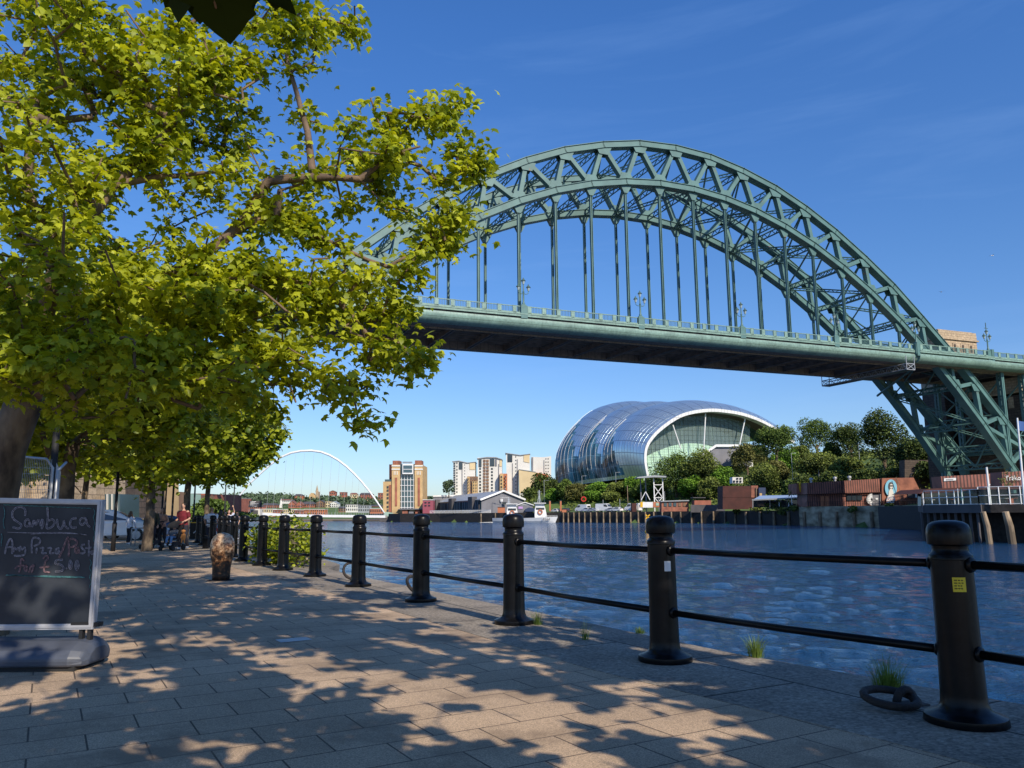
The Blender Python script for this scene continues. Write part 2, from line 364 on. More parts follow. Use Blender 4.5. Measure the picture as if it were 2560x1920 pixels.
def leaf_cloud(name, pos, size, mat, parent, templ='maple', up=0.6, tint=None, droop=0.0, rg=None):
    """pos (n,3) leaf bases; random orientation biased to face up"""
    rg = rg or rng; T, F = {'maple': (MAPLE_T, MAPLE_F), 'quad': (QUAD_T, QUAD_F), 'card': (CARD_T, CARD_F)}[templ]
    n = len(pos); nrm = rg.normal(size=(n, 3)); nrm[:, 2] = np.abs(nrm[:, 2]) + up; nrm += (np.array(S) * .55 if templ != 'card' else 0); nrm /= np.linalg.norm(nrm, axis=1, keepdims=True)
    d = rg.normal(size=(n, 3)); d[:, 2] -= droop; d -= nrm * (d * nrm).sum(1, keepdims=True); d /= np.linalg.norm(d, axis=1, keepdims=True)
    sd_ = np.cross(d, nrm); s = (size * rg.uniform(.65, 1.25, n))[:, None, None]
    cup = rg.uniform(.3, 2.6, n)[:, None]
    V = (T[None, :, 0, None] * sd_[:, None, :] + T[None, :, 1, None] * d[:, None, :] + (T[None, :, 2] * cup)[:, :, None] * nrm[:, None, :]) * s + pos[:, None, :]
    m = len(T); Fa = (F[None] + (np.arange(n) * m)[:, None, None]).reshape(-1, 3)
    if tint is None: tint = rg.uniform(0, 1, n)
    return np_mesh(name, V.reshape(-1, 3), Fa, mat, np.repeat(tint, m), parent)

def grow(root_nodes, radii0, attr, step=.3, wig=.18, lenw=.12, rg=None, limbs=()):
    """greedy branching skeleton: every attractor joins the nearest existing node by a wiggly twig"""
    rg = rg or rng
    pts = [np.array(p, float) for p in root_nodes]; par = [-1] + list(range(len(pts) - 1)); pl = [0.0]
    for i in range(1, len(pts)): pl.append(pl[-1] + np.linalg.norm(pts[i] - pts[i - 1]))
    top = len(pts) - 1
    for l_ in limbs:
        d0 = [np.linalg.norm(np.array(q) - l_[0]) for q in pts]; j = int(np.argmin(d0))
        for q in l_: pts.append(np.array(q, float)); par.append(j); pl.append(pl[j] + .2); j = len(pts) - 1
    A = np.array(attr); base = pts[top]
    order = np.argsort(np.linalg.norm(A - base, axis=1)); tips = []
    arr = np.array(pts); pla = np.array(pl); nroot = top + 1
    for k in order:
        a = A[k]; d = np.linalg.norm(arr - a, axis=1); cost = d + lenw * pla; cost[:max(0, nroot - 2 if limbs else nroot - 3)] += 50; cost[top] += 1.5 if limbs else 0
        j = int(np.argmin(cost)); dist = d[j]
        n = max(1, int(dist / step)); p0 = arr[j].copy(); prev = j; newp = []; newl = []
        ctrl = (p0 + a) / 2 + rg.normal(size=3) * dist * wig + np.array([0, 0, dist * .10])
        for i in range(1, n + 1):
            t = i / n; q = (1 - t) ** 2 * p0 + 2 * t * (1 - t) * ctrl + t * t * a
            if i < n: q = q + rg.normal(size=3) * step * .13
            pts.append(q); par.append(prev); newp.append(q); newl.append(pla[j] + dist * t); prev = len(pts) - 1
        arr = np.vstack([arr, newp]); pla = np.append(pla, newl); tips.append(prev)
    nN = len(pts); acc = np.zeros(nN); ch = [0] * nN
    for i in range(nN): 
        if par[i] >= 0: ch[par[i]] += 1
    for i in range(nN - 1, -1, -1):
        if ch[i] == 0: acc[i] += .0085 ** 2.1
        if par[i] >= 0: acc[par[i]] += acc[i] + 1e-7
    return arr, par, acc ** (1 / 2.1), tips
def skin_tree(name, arr, par, rad, mat, parent, rmin=0.0, rscale=1.0, sides=None, sel=None):
    Vs = []; Fs = []; b = 0
    for i in range(1, len(arr)):
        j = par[i]
        if j < 0: continue
        r1, r0 = rad[i] * rscale, rad[j] * rscale
        if r1 < rmin: continue
        if r0 > r1 * 1.7 and len(arr) > 3: r0 = r1 * 1.35
        if sel is not None and not sel(r0): continue
        d = arr[i] - arr[j]; L_ = np.linalg.norm(d)
        if L_ < 1e-6: continue
        d /= L_; u = np.cross(d, (0, 0, 1.0) if abs(d[2]) < .9 else (1.0, 0, 0)); u /= np.linalg.norm(u); v = np.cross(d, u)
        n = sides or (10 if r1 > .08 else (6 if r1 > .02 else 4))
        an = np.arange(n) * 2 * np.pi / n; c = np.cos(an)[:, None] * u + np.sin(an)[:, None] * v
        Vs.append(arr[j] - d * r0 * .15 + c * r0); Vs.append(arr[i] + d * r1 * .25 + c * r1)
        k = np.arange(n); k2 = (k + 1) % n
        Fs.append(np.stack([b + k, b + k2, b + k2 + n, b + k + n], 1)); b += 2 * n
    if not Vs: return None
    return np_mesh(name, np.vstack(Vs), np.vstack(Fs), mat, None, parent, smooth=True)
def sample_lobes(lobes, n, rg, shell=.35):
    """lobes: (centre, (rx,ry,rz), weight)"""
    wts = np.array([l[2] for l in lobes], float); wts /= wts.sum(); out = []
    for (c, r, _), k in zip(lobes, rg.multinomial(n, wts)):
        d = rg.normal(size=(k, 3)); d /= np.linalg.norm(d, axis=1, keepdims=True)
        rr = rg.uniform(shell ** 3, 1, k) ** (1 / 3.0); out.append(np.array(c) + d * rr[:, None] * np.array(r))
    return np.vstack(out)

def far_crown(mb_name, mat, parent, rx, ry, rz, n, size, rg, clumps=14, zc=None):
    """crown built from leaf clumps; local origin at the trunk foot"""
    zc = rz * .95 if zc is None else zc
    d = rg.normal(size=(clumps, 3)); d /= np.linalg.norm(d, axis=1, keepdims=True); d[:, 2] = np.where(d[:, 2] < -.55, -d[:, 2], d[:, 2])
    cc = d * np.array([rx, ry, rz]) * rg.uniform(.45, .8, clumps)[:, None]
    cr = rg.uniform(.28, .5, clumps)
    idx = rg.integers(0, clumps, n); q = rg.normal(size=(n, 3)); q /= np.linalg.norm(q, axis=1, keepdims=True)
    pos = cc[idx] + q * (cr[idx] * rg.uniform(.75, 1.08, n))[:, None] * np.array([rx, ry, rz]); pos[:, 2] += zc
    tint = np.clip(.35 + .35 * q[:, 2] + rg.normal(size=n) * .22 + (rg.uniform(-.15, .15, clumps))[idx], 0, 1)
    return leaf_cloud(mb_name, pos, size, mat, parent, 'card', up=.2, tint=tint, rg=rg)
# ------------------------------------------------------------------ the steel arch road bridge
BR_A = R(22.5); BX, BY = 15.9, 108.6
bridge = thing('arch_bridge', 'long green steel through arch road bridge spanning the river', 'bridge', (BX, BY, 0), BR_A)
T0 = 11.1; Z0 = CAMZ
UPT = [(0, 54.4), (6.4, 54.0), (12.6, 52.7), (18.9, 50.8), (24.9, 48.2), (30.9, 45.0), (37, 41.1), (42.9, 36.9), (48.9, 31.8), (54.8, 26.6), (60.6, 21.2), (66.3, 15.5), (71.7, 9.8)]
LOT = [(d, 48.3 - .0091 * d * d) for d in (3, 8.9, 14.7, 20.4, 26.1, 32, 37.8, 43.8, 49.7, 55.6, 61.5, 67.4)]
FOOT = (76.3, -3.0)
def side_nodes(tab, sgn): return [(T0 + sgn * d, z + Z0 + .45) for d, z in tab]
up = [n_ for n_ in reversed(side_nodes(UPT[1:], -1))] + side_nodes(UPT, 1)
lo = [n_ for n_ in reversed(side_nodes(LOT, -1))] + side_nodes(LOT, 1)
footR = (T0 + FOOT[0], FOOT[1] + Z0); footL = (T0 - FOOT[0], FOOT[1] + Z0)
for oy in (2.5, 15.6):
    mb = MB(); o3 = lambda n_, dy=0: (n_[0], oy + dy, n_[1])
    chain_u = [footL] + up + [footR]; chain_l = [footL] + lo + [footR]
    for ch in (chain_u, chain_l):
        for a, b in zip(ch, ch[1:]):
            av, bv = Vector(o3(a)), Vector(o3(b)); d = (bv - av).normalized() * .12
            mb.bar(av - d, bv + d, 1.15, .82)
            for sgn in (-1, 1):                                  # flange plates that stand proud of the web
                nrm = Vector((-(bv - av).z, 0, (bv - av).x)).normalized() * sgn * .45
                mb.bar(av - d + nrm, bv + d + nrm, 1.45, .09)
    # web members
    for i, u in enumerate(up):
        ls = sorted(range(len(lo)), key=lambda k: abs(lo[k][0] - u[0]))[:2]
        for k in ls:
            mb.bar(o3(u), o3(lo[k]), .85, .62)
        dn = Vector((0, 0, -1))
        for sgn in (-.52, .52):                                 # gusset plates
            c = Vector(o3(u, sgn)); mb.prism([c + Vector((-1.35, 0, -.25)), c + Vector((1.35, 0, -.25)), c + Vector((.75, 0, -1.5)), c + Vector((-.75, 0, -1.5))], (0, .05 * (1 if sgn > 0 else -1), 0))
    for l_ in lo:
        for sgn in (-.5, .5):
            c = Vector(o3(l_, sgn)); mb.prism([c + Vector((-1.2, 0, .3)), c + Vector((-.7, 0, 1.35)), c + Vector((.7, 0, 1.35)), c + Vector((1.2, 0, .3))], (0, .05 * (1 if sgn > 0 else -1), 0))
    mb.build('arch_rib', M['steel'], bridge, bevel=0)
    for l_ in lo:
        if l_[1] > 29.5:
            hb = MB(); c = Vector(o3(l_))
            hb.bar(c + Vector((-.13, 0, -1.2)), (c.x - .13, oy, 27.4), .42, .07); hb.bar(c + Vector((.13, 0, -1.2)), (c.x + .13, oy, 27.4), .42, .07)
            hb.bar(c + Vector((0, 0, -1.2)), (c.x, oy, 27.4), .07, .24)
            hb.prism([c + Vector((-1.0, -.3, -.4)), c + Vector((1.0, -.3, -.4)), c + Vector((.3, -.3, -1.7)), c + Vector((-.3, -.3, -1.7))], (0, .6, 0))
            hb.build('hanger', M['steel'], bridge)
    for f in (footL, footR): pb = MB(); pb.box((f[0], oy, f[1] - 1.2), (4.5, 3.0, 3.4), taper=.7); pb.build('hinge_bearing', M['concrete'], bridge)
# lattice bracing between the two ribs
def lattice(mb, p, q, dep, n, r=.13, nrm=(0, 0, 1)):
    p = Vector(p); q = Vector(q); d = (q - p); nn = Vector(nrm); nn = (nn - d.normalized() * nn.dot(d.normalized())).normalized() * dep / 2
    mb.bar(p + nn, q + nn, r * 2, r * 1.2); mb.bar(p - nn, q - nn, r * 2, r * 1.2)
    for i in range(n):
        a = p + d * (i / n) + (nn if i % 2 else -nn); b = p + d * ((i + 1) / n) + (-nn if i % 2 else nn); mb.bar(a, b, r * .8, r * .8)
for nm, chain in (('upper_bracing', up), ('lower_bracing', lo)):
    mb = MB()
    for i, a in enumerate(chain):
        lattice(mb, (a[0], 2.5, a[1]), (a[0], 15.6, a[1]), .8, 14)
        if i + 1 < len(chain):
            b = chain[i + 1]
            slope_n = (-(b[1] - a[1]), 0, b[0] - a[0])
            m_ = ((a[0] + b[0]) / 2, 8.9, (a[1] + b[1]) / 2)
            if i % 2 == 0:
                lattice(mb, (a[0], 2.5, a[1]), m_, .5, 10, .10, slope_n); lattice(mb, m_, (b[0], 15.6, b[1]), .5, 10, .10, slope_n)
            else:
                lattice(mb, (b[0], 2.5, b[1]), m_, .5, 10, .10, slope_n); lattice(mb, m_, (a[0], 15.6, a[1]), .5, 10, .10, slope_n)
    mb.build(nm, M['steel'], bridge)
for i, u in enumerate(up):                                     # sway frames from each upper node down to the lower chord
    k = min(range(len(lo)), key=lambda k: abs(lo[k][0] - u[0])); l_ = lo[k]
    mb = MB(); mb.bar((u[0], 2.5, u[1]), (l_[0], 8.9, l_[1]), .2, .2); mb.bar((u[0], 15.6, u[1]), (l_[0], 8.9, l_[1]), .2, .2); mb.build('sway_frame', M['steel'], bridge)

# deck -------------------------------------------------------
ZR = 27.0 + Z0           # top of parapet
def deck_section(t0, t1, off, name, far=False):
    prof = [(.0, ZR - 1.05), (-.20, ZR - 1.08), (-.20, ZR - 1.20), (-.14, ZR - 1.22), (-.14, ZR - 1.48), (.34, ZR - 1.50), (.34, ZR - 1.70), (-.04, ZR - 1.72), (-.10, ZR - 1.85), (-.08, ZR - 2.2), (.05, ZR - 2.55), (.32, ZR - 2.85), (.7, ZR - 3.03), (1.2, ZR - 3.1), (1.2, ZR - 1.2)]
    n_ = max(2, int((t1 - t0) / 1.5)); vs = []; fs = []
    for i in range(n_ + 1):
        t = t0 + (t1 - t0) * i / n_
        for o_, z in prof: vs.append((t, (17.8 - (o_ + off)) if far else o_ + off, z))
    k = len(prof)
    for i in range(n_):
        for j in range(k - 1):
            a = i * k + j; f = (a, a + k, a + k + 1, a + 1); fs.append(f if not far else f[::-1])
    fs.append(tuple(range(k))); fs.append(tuple(n_ * k + j for j in range(k)))
    return mesh_obj(name, vs, fs, M['fascia'], bridge, smooth=False)
TJ = 55.8; TJ2 = 73.6
for far in (False, True):
    for a, b, of in ((-150, TJ, 0), (TJ, TJ2, -.45), (TJ2, 175, 0)):
        autosmooth(deck_section(a, b, of, 'fascia', far), 30)
    rb = MB(); bal = MB(); lane = 17.8 if far else 0.0; sg = -1 if far else 1
    t = -150.0; P_ = 2.15
    while t < 175:
        of = -.45 if TJ < t < TJ2 else 0.0
        y = lane + sg * (.12 + of)
        rb.box((t, y, ZR - .55), (.55, .14, 1.1)); rb.box((t, y, ZR - .02), (.7, .2, .06))
        rb.box((t + P_ / 2, y, ZR - .06), (P_, .12, .10)); rb.box((t + P_ / 2, y, ZR - .95), (P_, .14, .22))
        for k in range(7): bal.box((t + .40 + k * .225, y, ZR - .48), (.045, .05, .78))
        t += P_
    rb.build('parapet', M['fascia'], bridge); bal.build('baluster', M['steel'], bridge)['kind'] = 'stuff'
for t in (TJ, TJ2): jb = MB(); jb.box((t - .25, -.05, ZR - .9), (.6, .95, 2.3)); jb.build('deck_joint', M['steel'], bridge)
for y0 in (.06, 17.66): mb = MB(); mb.bb((-150, y0, ZR - 1.72), (175, y0 + .08, ZR - 1.46)); mb.build('painted_shade_strip', M['black_matt'], bridge)  # black strip laid in the kerb gap to stand for its shade
mb = MB(); mb.bb((-150, 1.2, ZR - 1.9), (175, 16.6, ZR - 1.1)); mb.build('roadway', M['soffit'], bridge)
mb = MB()
for y0, y1 in ((1.2, 3.2), (14.6, 16.6)): mb.bb((-150, y0, ZR - 3.1), (175, y1, ZR - 2.95))
for y0 in (3.2, 14.6): mb.bb((-150, y0 - .12, ZR - 3.3), (175, y0 + .12, ZR - 1.9))
mb.build('edge_soffit', M['soffit'], bridge)
mb = MB(); t = T0 - 5.85 * 28
while t < 175:
    mb.bar((t, 3.3, ZR - 2.55), (t, 14.5, ZR - 2.55), 1.3, .22, (0, 0, 1)); mb.bar((t, 3.3, ZR - 3.16), (t, 14.5, ZR - 3.16), .08, .6, (0, 0, 1))
    t += 5.85
for k in range(7): mb.bb((-150, 4.6 + k * 1.35, ZR - 2.5), (175, 4.75 + k * 1.35, ZR - 1.9))
mb.build('cross_girder', pbr("underdeck_girder_steel", (.22, .19, .16), .7, var=.3, scale=.8), bridge)
# inspection gantry slung under the deck
gan = thing('inspection_gantry', 'green lattice maintenance gantry hanging under the bridge deck by the joint', 'gantry', (0, 0, 0)); gan.parent = None
gan.location = bridge.location; gan.rotation_euler = bridge.rotation_euler
mb = MB()
for y in (-.3, 18.2):
    pass
t = TJ - 3.2
lattice(mb, (t, -.4, ZR - 4.0), (t, 18.4, ZR - 4.0), .9, 26, .08); lattice(mb, (t + 1.8, -.4, ZR - 4.0), (t + 1.8, 18.4, ZR - 4.0), .9, 26, .08)
for y in (-.4, 18.4):
    mb.bar((t, y, ZR - 4.5), (t + 1.8, y, ZR - 4.5), .1, .1); mb.bar((t, y, ZR - 3.5), (t + 1.8, y, ZR - 3.5), .1, .1)
    mb.bar((t, y, ZR - 4.5), (t + 1.8, y, ZR - 3.5), .08, .08); mb.bar((t, y, ZR - 3.5), (t + 1.8, y, ZR - 4.5), .08, .08)
    for q in (t, t + 1.8): mb.bar((q, y, ZR - 4.5), (q, y, ZR - 2.2), .1, .1)
mb.build('truss_frame', M['galv'], gan)
mb = MB(); mb.box((t + .9, 9, ZR - 4.5), (1.7, 18.6, .06)); mb.build('walkway', M['steel_dark'], gan)
# approach span columns on the far bank
for t in (78.6, 84.3, 97, 110, 134):
    for oy in (2.5, 15.6):
        mb = MB(); zb = -2 if t < 85 else 4
        k = min(1, (t - 60) / 40)
        lattice(mb, (t, oy, ZR - 3.1), (t, oy, zb), .9, 30, .22, (0, 1, 0)); mb.bar((t - .25, oy - .42, ZR - 3), (t - .25, oy - .42, zb), .35, .3)
        mb.build('column', M['steel'], bridge)
    mb = MB(); lattice(mb, (t, 2.5, 12), (t, 15.6, 12), 1.0, 14, .14); mb.bar((t, 2.5, 24), (t, 15.6, 12), .2, .2); mb.bar((t, 15.6, 24), (t, 2.5, 12), .2, .2)
    mb.build('column_bracing', M['steel'], bridge)
mb = MB()
for t in (58,): mb.bar((t, 2.5, ZR - 3.2), (t + 5, 15.6, ZR - 3.2 - 3), .3, .3)
mb.build('deck_brace', M['steel'], bridge); mb = MB()
lattice(mb, (78, 2.5, 14.5), (97, 2.5, 14.5), 1.0, 18, .14, (0, 0, 1)); mb.build('longitudinal_strut', M['steel'], bridge)

# lamps on the parapet: three-armed lantern standards
def lantern(mb, c, s=1.0):
    c = Vector(c); mb.lathe([(.05 * s, 0), (.16 * s, .06 * s), (.25 * s, .45 * s)], c, 6); 
def make_bridge_lamp():
    r_ = thing('bridge_lamp', None, 'street lamp', (0, 0, 0), 0, 'lamp standards along the bridge parapet')
    mb = MB(); mb.box((0, 0, -.3), (.95, .55, 1.75)); mb.box((0, 0, .68), (.75, .5, .22), taper=.6); mb.build('pedestal', M['steel'], r_, bevel=.03)
    mb = MB(); mb.lathe([(.2, .75), (.2, .95), (.13, 1.1), (.11, 2.4), (.16, 2.5), (.09, 2.6), (.07, 3.5)], n=10); autosmooth(mb.build('post', M['steel'], r_))
    mb = MB()
    for s_ in (-1, 1): mb.tube([(0, 0, 2.3), (.35 * s_, 0, 2.2), (.68 * s_, 0, 2.35), (.72 * s_, 0, 2.65)], .05, 6)
    mb.build('arm', M['steel'], r_, smooth=True)
    for x, z in ((-.72, 2.65), (.72, 2.65), (0, 3.5)):
        mb = MB(); mb.lathe([(.06, 0), (.13, .05), (.24, .5)], (x, 0, z), 6); ln = mb.build('lantern', pbr("lantern_glass", (.35, .42, .40), .2), r_)
        mb = MB(); mb.lathe([(.33, .5), (.25, .62), (.1, .78), (.08, .86), (.02, 1.0)], (x, 0, z), 8); hd = mb.build('hood', M['steel_dark'], ln)
    return r_
lamp0 = make_bridge_lamp(); LBL = ['leftmost lantern lamp on the bridge parapet in clear sky beside the tree', 'three-armed lantern lamp on the bridge parapet, second in view, below the arch crown',
    'three-armed lantern lamp on the bridge parapet, third from the plane tree', 'lantern lamp on the bridge parapet against the descending far rib', 'lantern lamp at the deck joint where the near rib crosses', 'lantern lamp with a tall signal mast in front of the stone tower top', 'lantern lamp on the bridge parapet behind the plane tree leaves']
for i, t in enumerate((-15.4, 2.6, 20.2, 38.4, 55.6, 72.7, -33)):
    l_ = lamp0 if i == 0 else dup(lamp0)
    y = -.15 if i in (4, 5) else .1
    l_.location = (BX + t * math.cos(BR_A) - y * math.sin(BR_A), BY + t * math.sin(BR_A) + y * math.cos(BR_A), ZR - .55)
    l_.rotation_euler = (0, 0, BR_A); l_['label'] = LBL[i]
    if i == 5:
        mb = MB(); mb.tube([(0, 0, 3.4), (0, 0, 5.6)], .07, 6); mb.box((0, 0, 4.6), (.9, .06, .08)); mb.build('mast', M['steel_dark'], l_)
# stone towers (abutments) -----------------------------------
def stone_tower(cx_t, cy_o, label, w_=14, d_=9, ztop=34.3, name='stone_tower'):
    r_ = thing(name, label, 'tower', (BX + cx_t * math.cos(BR_A) - cy_o * math.sin(BR_A), BY + cx_t * math.sin(BR_A) + cy_o * math.cos(BR_A), 0), BR_A)
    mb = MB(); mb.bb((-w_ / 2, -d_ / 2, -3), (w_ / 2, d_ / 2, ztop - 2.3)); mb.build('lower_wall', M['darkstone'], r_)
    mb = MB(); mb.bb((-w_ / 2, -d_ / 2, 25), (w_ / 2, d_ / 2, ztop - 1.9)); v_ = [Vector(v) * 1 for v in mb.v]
    for v in mb.v: v.x *= 1.004; v.y *= 1.006
    mb.build('upper_wall', M['stone'], r_)
    mb = MB(); mb.bb((-w_ / 2 - .35, -d_ / 2 - .35, ztop - 1.9), (w_ / 2 + .35, d_ / 2 + .35, ztop - 1.6)); mb.box((0, 0, ztop - .8), (w_ + .2, d_ + .2, 1.6), taper=.985); mb.bb((-w_ / 2 + .5, -d_ / 2 + .5, ztop), (w_ / 2 - .5, d_ / 2 - .5, ztop + .25))
    mb.build('parapet', M['stone'], r_)
    for k in range(4):
        x = -w_ / 2 + 1.9 + k * (w_ - 3.8) / 3
        mb = MB(); mb.bb((x - .55, -d_ / 2 - .12, ztop - 4.6), (x + .55, -d_ / 2 - .02, ztop - 2.5)); mb.build('carved_panel', M['stone'], r_)
        mb = MB(); mb.bb((x - .3, -d_ / 2 - .16, ztop - 4.3), (x + .3, -d_ / 2 - .125, ztop - 2.8)); mb.build('recess', M['darkstone'], r_)
    for s_ in (-1, 1):
        for k in range(2):
            y = -d_ / 2 + 2.2 + k * (d_ - 4.4); mb = MB(); mb.bb((s_ * (w_ / 2 + .04), y - .5, ztop - 4.6), (s_ * (w_ / 2 + .14), y + .5, ztop - 2.5)); mb.build('carved_panel', M['stone'], r_)
    for k in range(3):
        mb = MB(); mb.bb((-w_ * .3 + k * w_ * .3 - .35, -d_ / 2 - .05, 9), (-w_ * .3 + k * w_ * .3 + .35, -d_ / 2 - .02, 18)); mb.build('slit_window', M['black_matt'], r_)
    return r_
stone_tower(91.6, 22.7, 'big square stone abutment tower behind the bridge on the far bank', 11.0, 5.2, 37.6)
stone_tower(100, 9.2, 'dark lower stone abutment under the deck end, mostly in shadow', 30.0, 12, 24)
stone_tower(-88, 24, 'stone abutment tower on the near bank seen behind the trees', 16, 10, 33)
# ------------------------------------------------------------------ near quay
RD = Vector((-.501, .865, 0)).normalized(); RN = Vector((RD.y, -RD.x, 0))     # along rail / towards river
POSTS = [Vector(p + (0,)) for p in [(6.9, -2.0), (5.5, .35), (4.1, 2.7), (2.70, 5.03), (1.29, 7.1), (.0, 9.48), (-1.35, 11.9), (-2.74, 14.4), (-4.08, 16.75), (-5.28, 18.65), (-6.33, 20.45), (-7.42, 22.3), (-8.50, 24.6), (-9.65, 27.2), (-10.7, 29.6), (-11.9, 32), (-13.2, 34.5), (-14.4, 37)]]
def offs(p, d): return p + RN * d
edge = [offs(Vector((13, -12.2, 0)), .74)] + [offs(p, .74) for p in POSTS[:9]] + [Vector((-4.3, 18.9, 0)), Vector((-4.4, 20.6, 0)), Vector((-5.3, 22.8, 0)), Vector((-7.8, 27.6, 0)), Vector((-13.3, 37.6, 0)), Vector((-40, 90, 0)), Vector((-75, 150, 0)), Vector((-118, 300, 0)), Vector((-170, 480, 0))]
inner = [offs(Vector((13, -12.2, 0)), -.75)] + [offs(p, -.75) for p in POSTS[:9]] + [offs(p, -.75) for p in POSTS[9:]] + [Vector((-42, 89, 0)), Vector((-77, 149, 0)), Vector((-120, 300, 0)), Vector((-172, 480, 0))]
def flat(name, poly, z0, z1, mat, kind='structure', parent=None):
    v = [Vector((p.x, p.y, z1)) for p in poly] + [Vector((p.x, p.y, z0)) for p in poly]; n = len(poly)
    o = mesh_obj(name, v, [tuple(range(n)), tuple(reversed(range(n, 2 * n)))] + [((i + 1) % n, i, i + n, (i + 1) % n + n) for i in range(n)], mat, parent)
    if kind: o['kind'] = kind
    return o
ROTP = -math.atan2(RD.y, RD.x) + math.pi / 2
M['paver'] = brickmat("quay_paving_slabs", (.39, .28, .182), (.45, .325, .213), (.09, .065, .045), 1, .58, .37, .006, .85, rot=-math.atan2(-RD.x, RD.y), bump=.5, noise=.26, nscale=.9, grain=130)
def speckle(m, amt=.55, sc=220):
    n = m.node_tree.nodes; l = m.node_tree.links; b = n['Principled BSDF']; src = b.inputs['Base Color'].links[0].from_socket
    t = n.new("ShaderNodeTexVoronoi"); t.inputs['Scale'].default_value = sc; tcn = n.new("ShaderNodeTexCoord"); l.new(tcn.outputs['Object'], t.inputs['Vector'])
    mr = n.new("ShaderNodeMapRange"); mr.inputs['To Min'].default_value = 1 - amt * .5; mr.inputs['To Max'].default_value = 1 + amt
    sx = n.new("ShaderNodeSeparateColor"); l.new(t.outputs['Color'], sx.inputs[0]); l.new(sx.outputs[0], mr.inputs['Value'])
    mm = n.new("ShaderNodeVectorMath"); mm.operation = 'SCALE'; l.new(src, mm.inputs[0]); l.new(mr.outputs[0], mm.inputs['Scale']); l.new(mm.outputs[0], b.inputs['Base Color'])
speckle(M['paver'], .5, 170)
def stains(m, c, th, sc, spots=None):
    n = m.node_tree.nodes; l = m.node_tree.links; b = n['Principled BSDF']; src = b.inputs['Base Color'].links[0].from_socket
    tcn = n.new("ShaderNodeTexCoord"); t = n.new("ShaderNodeTexNoise"); t.inputs['Scale'].default_value = sc; t.inputs['Detail'].default_value = 8; t.inputs['Roughness'].default_value = .65; l.new(tcn.outputs['Object'], t.inputs['Vector'])
    r = n.new("ShaderNodeValToRGB"); r.color_ramp.elements[0].position = th; r.color_ramp.elements[1].position = th + .12; r.color_ramp.elements[1].color = (.75, .75, .75, 1); l.new(t.outputs['Fac'], r.inputs[0])
    x = n.new("ShaderNodeMix"); x.data_type = 'RGBA'; l.new(r.outputs[0], x.inputs[0]); l.new(src, x.inputs[6]); x.inputs[7].default_value = rgba(c); out = x.outputs[2]
    if spots:
        v = n.new("ShaderNodeTexVoronoi"); v.inputs['Scale'].default_value = spots; l.new(tcn.outputs['Object'], v.inputs['Vector']); cp = n.new("ShaderNodeMath"); cp.operation = 'LESS_THAN'; cp.inputs[1].default_value = .055; l.new(v.outputs['Distance'], cp.inputs[0])
        y = n.new("ShaderNodeMix"); y.data_type = 'RGBA'; l.new(cp.outputs[0], y.inputs[0]); l.new(out, y.inputs[6]); y.inputs[7].default_value = (.16, .13, .105, 1); out = y.outputs[2]
    l.new(out, b.inputs['Base Color'])
stains(M['paver'], (.22, .155, .10), .52, .8, 2.3)
stains(M['black'], (.08, .075, .07), .78, 30)
M['coping'] = brickmat("worn_coping_stones", (.19, .16, .125), (.26, .22, .17), (.03, .027, .022), 1, 2.2, 1.6, .012, .9, rot=-math.atan2(RD.y, RD.x) + .02, bump=1.0, noise=.45, nscale=1.3, grain=24)
speckle(M['coping'], .5, 60)
M['asphalt'] = pbr("asphalt", (.055, .053, .05), .9, var=.25, scale=8, bump=.3, bscale=60)
back = [Vector((-60, -40, 0)), Vector((20, -40, 0)), Vector((13 + 14, -36, 0))]
pave_poly = inner + [Vector((-185, 480, 0)), Vector((-150, 300, 0)), Vector((-105, 150, 0)), Vector((-60, 89, 0)), Vector((-27, 42, 0)), Vector((-14.2, 20, 0)), Vector((-9.5, 8, 0)), Vector((-6, -12, 0))]
flat('pavement', pave_poly, -.3, 0, M['paver'])
flat('quay_coping', edge + list(reversed(inner)), -3.5, .004, M['coping'])
flat('road', [Vector((-6.1, -12, 0)), Vector((-9.6, 8, 0)), Vector((-14.3, 20, 0)), Vector((-27.1, 42, 0)), Vector((-60.1, 89, 0)), Vector((-105.2, 150, 0)), Vector((-150.2, 300, 0)), Vector((-185, 480, 0)), Vector((-420, 480, 0)), Vector((-300, -60, 0)), Vector((13, -60, 0))], -.4, -.1, M['asphalt'])
flat('river_bed', [Vector((-3000, -800, 0)), Vector((3000, -800, 0)), Vector((3000, 8000, 0)), Vector((-3000, 8000, 0))], -6, -5.5, M['sandbank'])
flat('quay_ground', [Vector((13.2, -12.5, 0)), Vector((60, -90, 0)), Vector((-300, -90, 0)), Vector((-300, -59.9, 0)), Vector((-6, -59.9, 0)), Vector((-6.05, -12.5, 0))], -3.5, -.004, M['paver'])

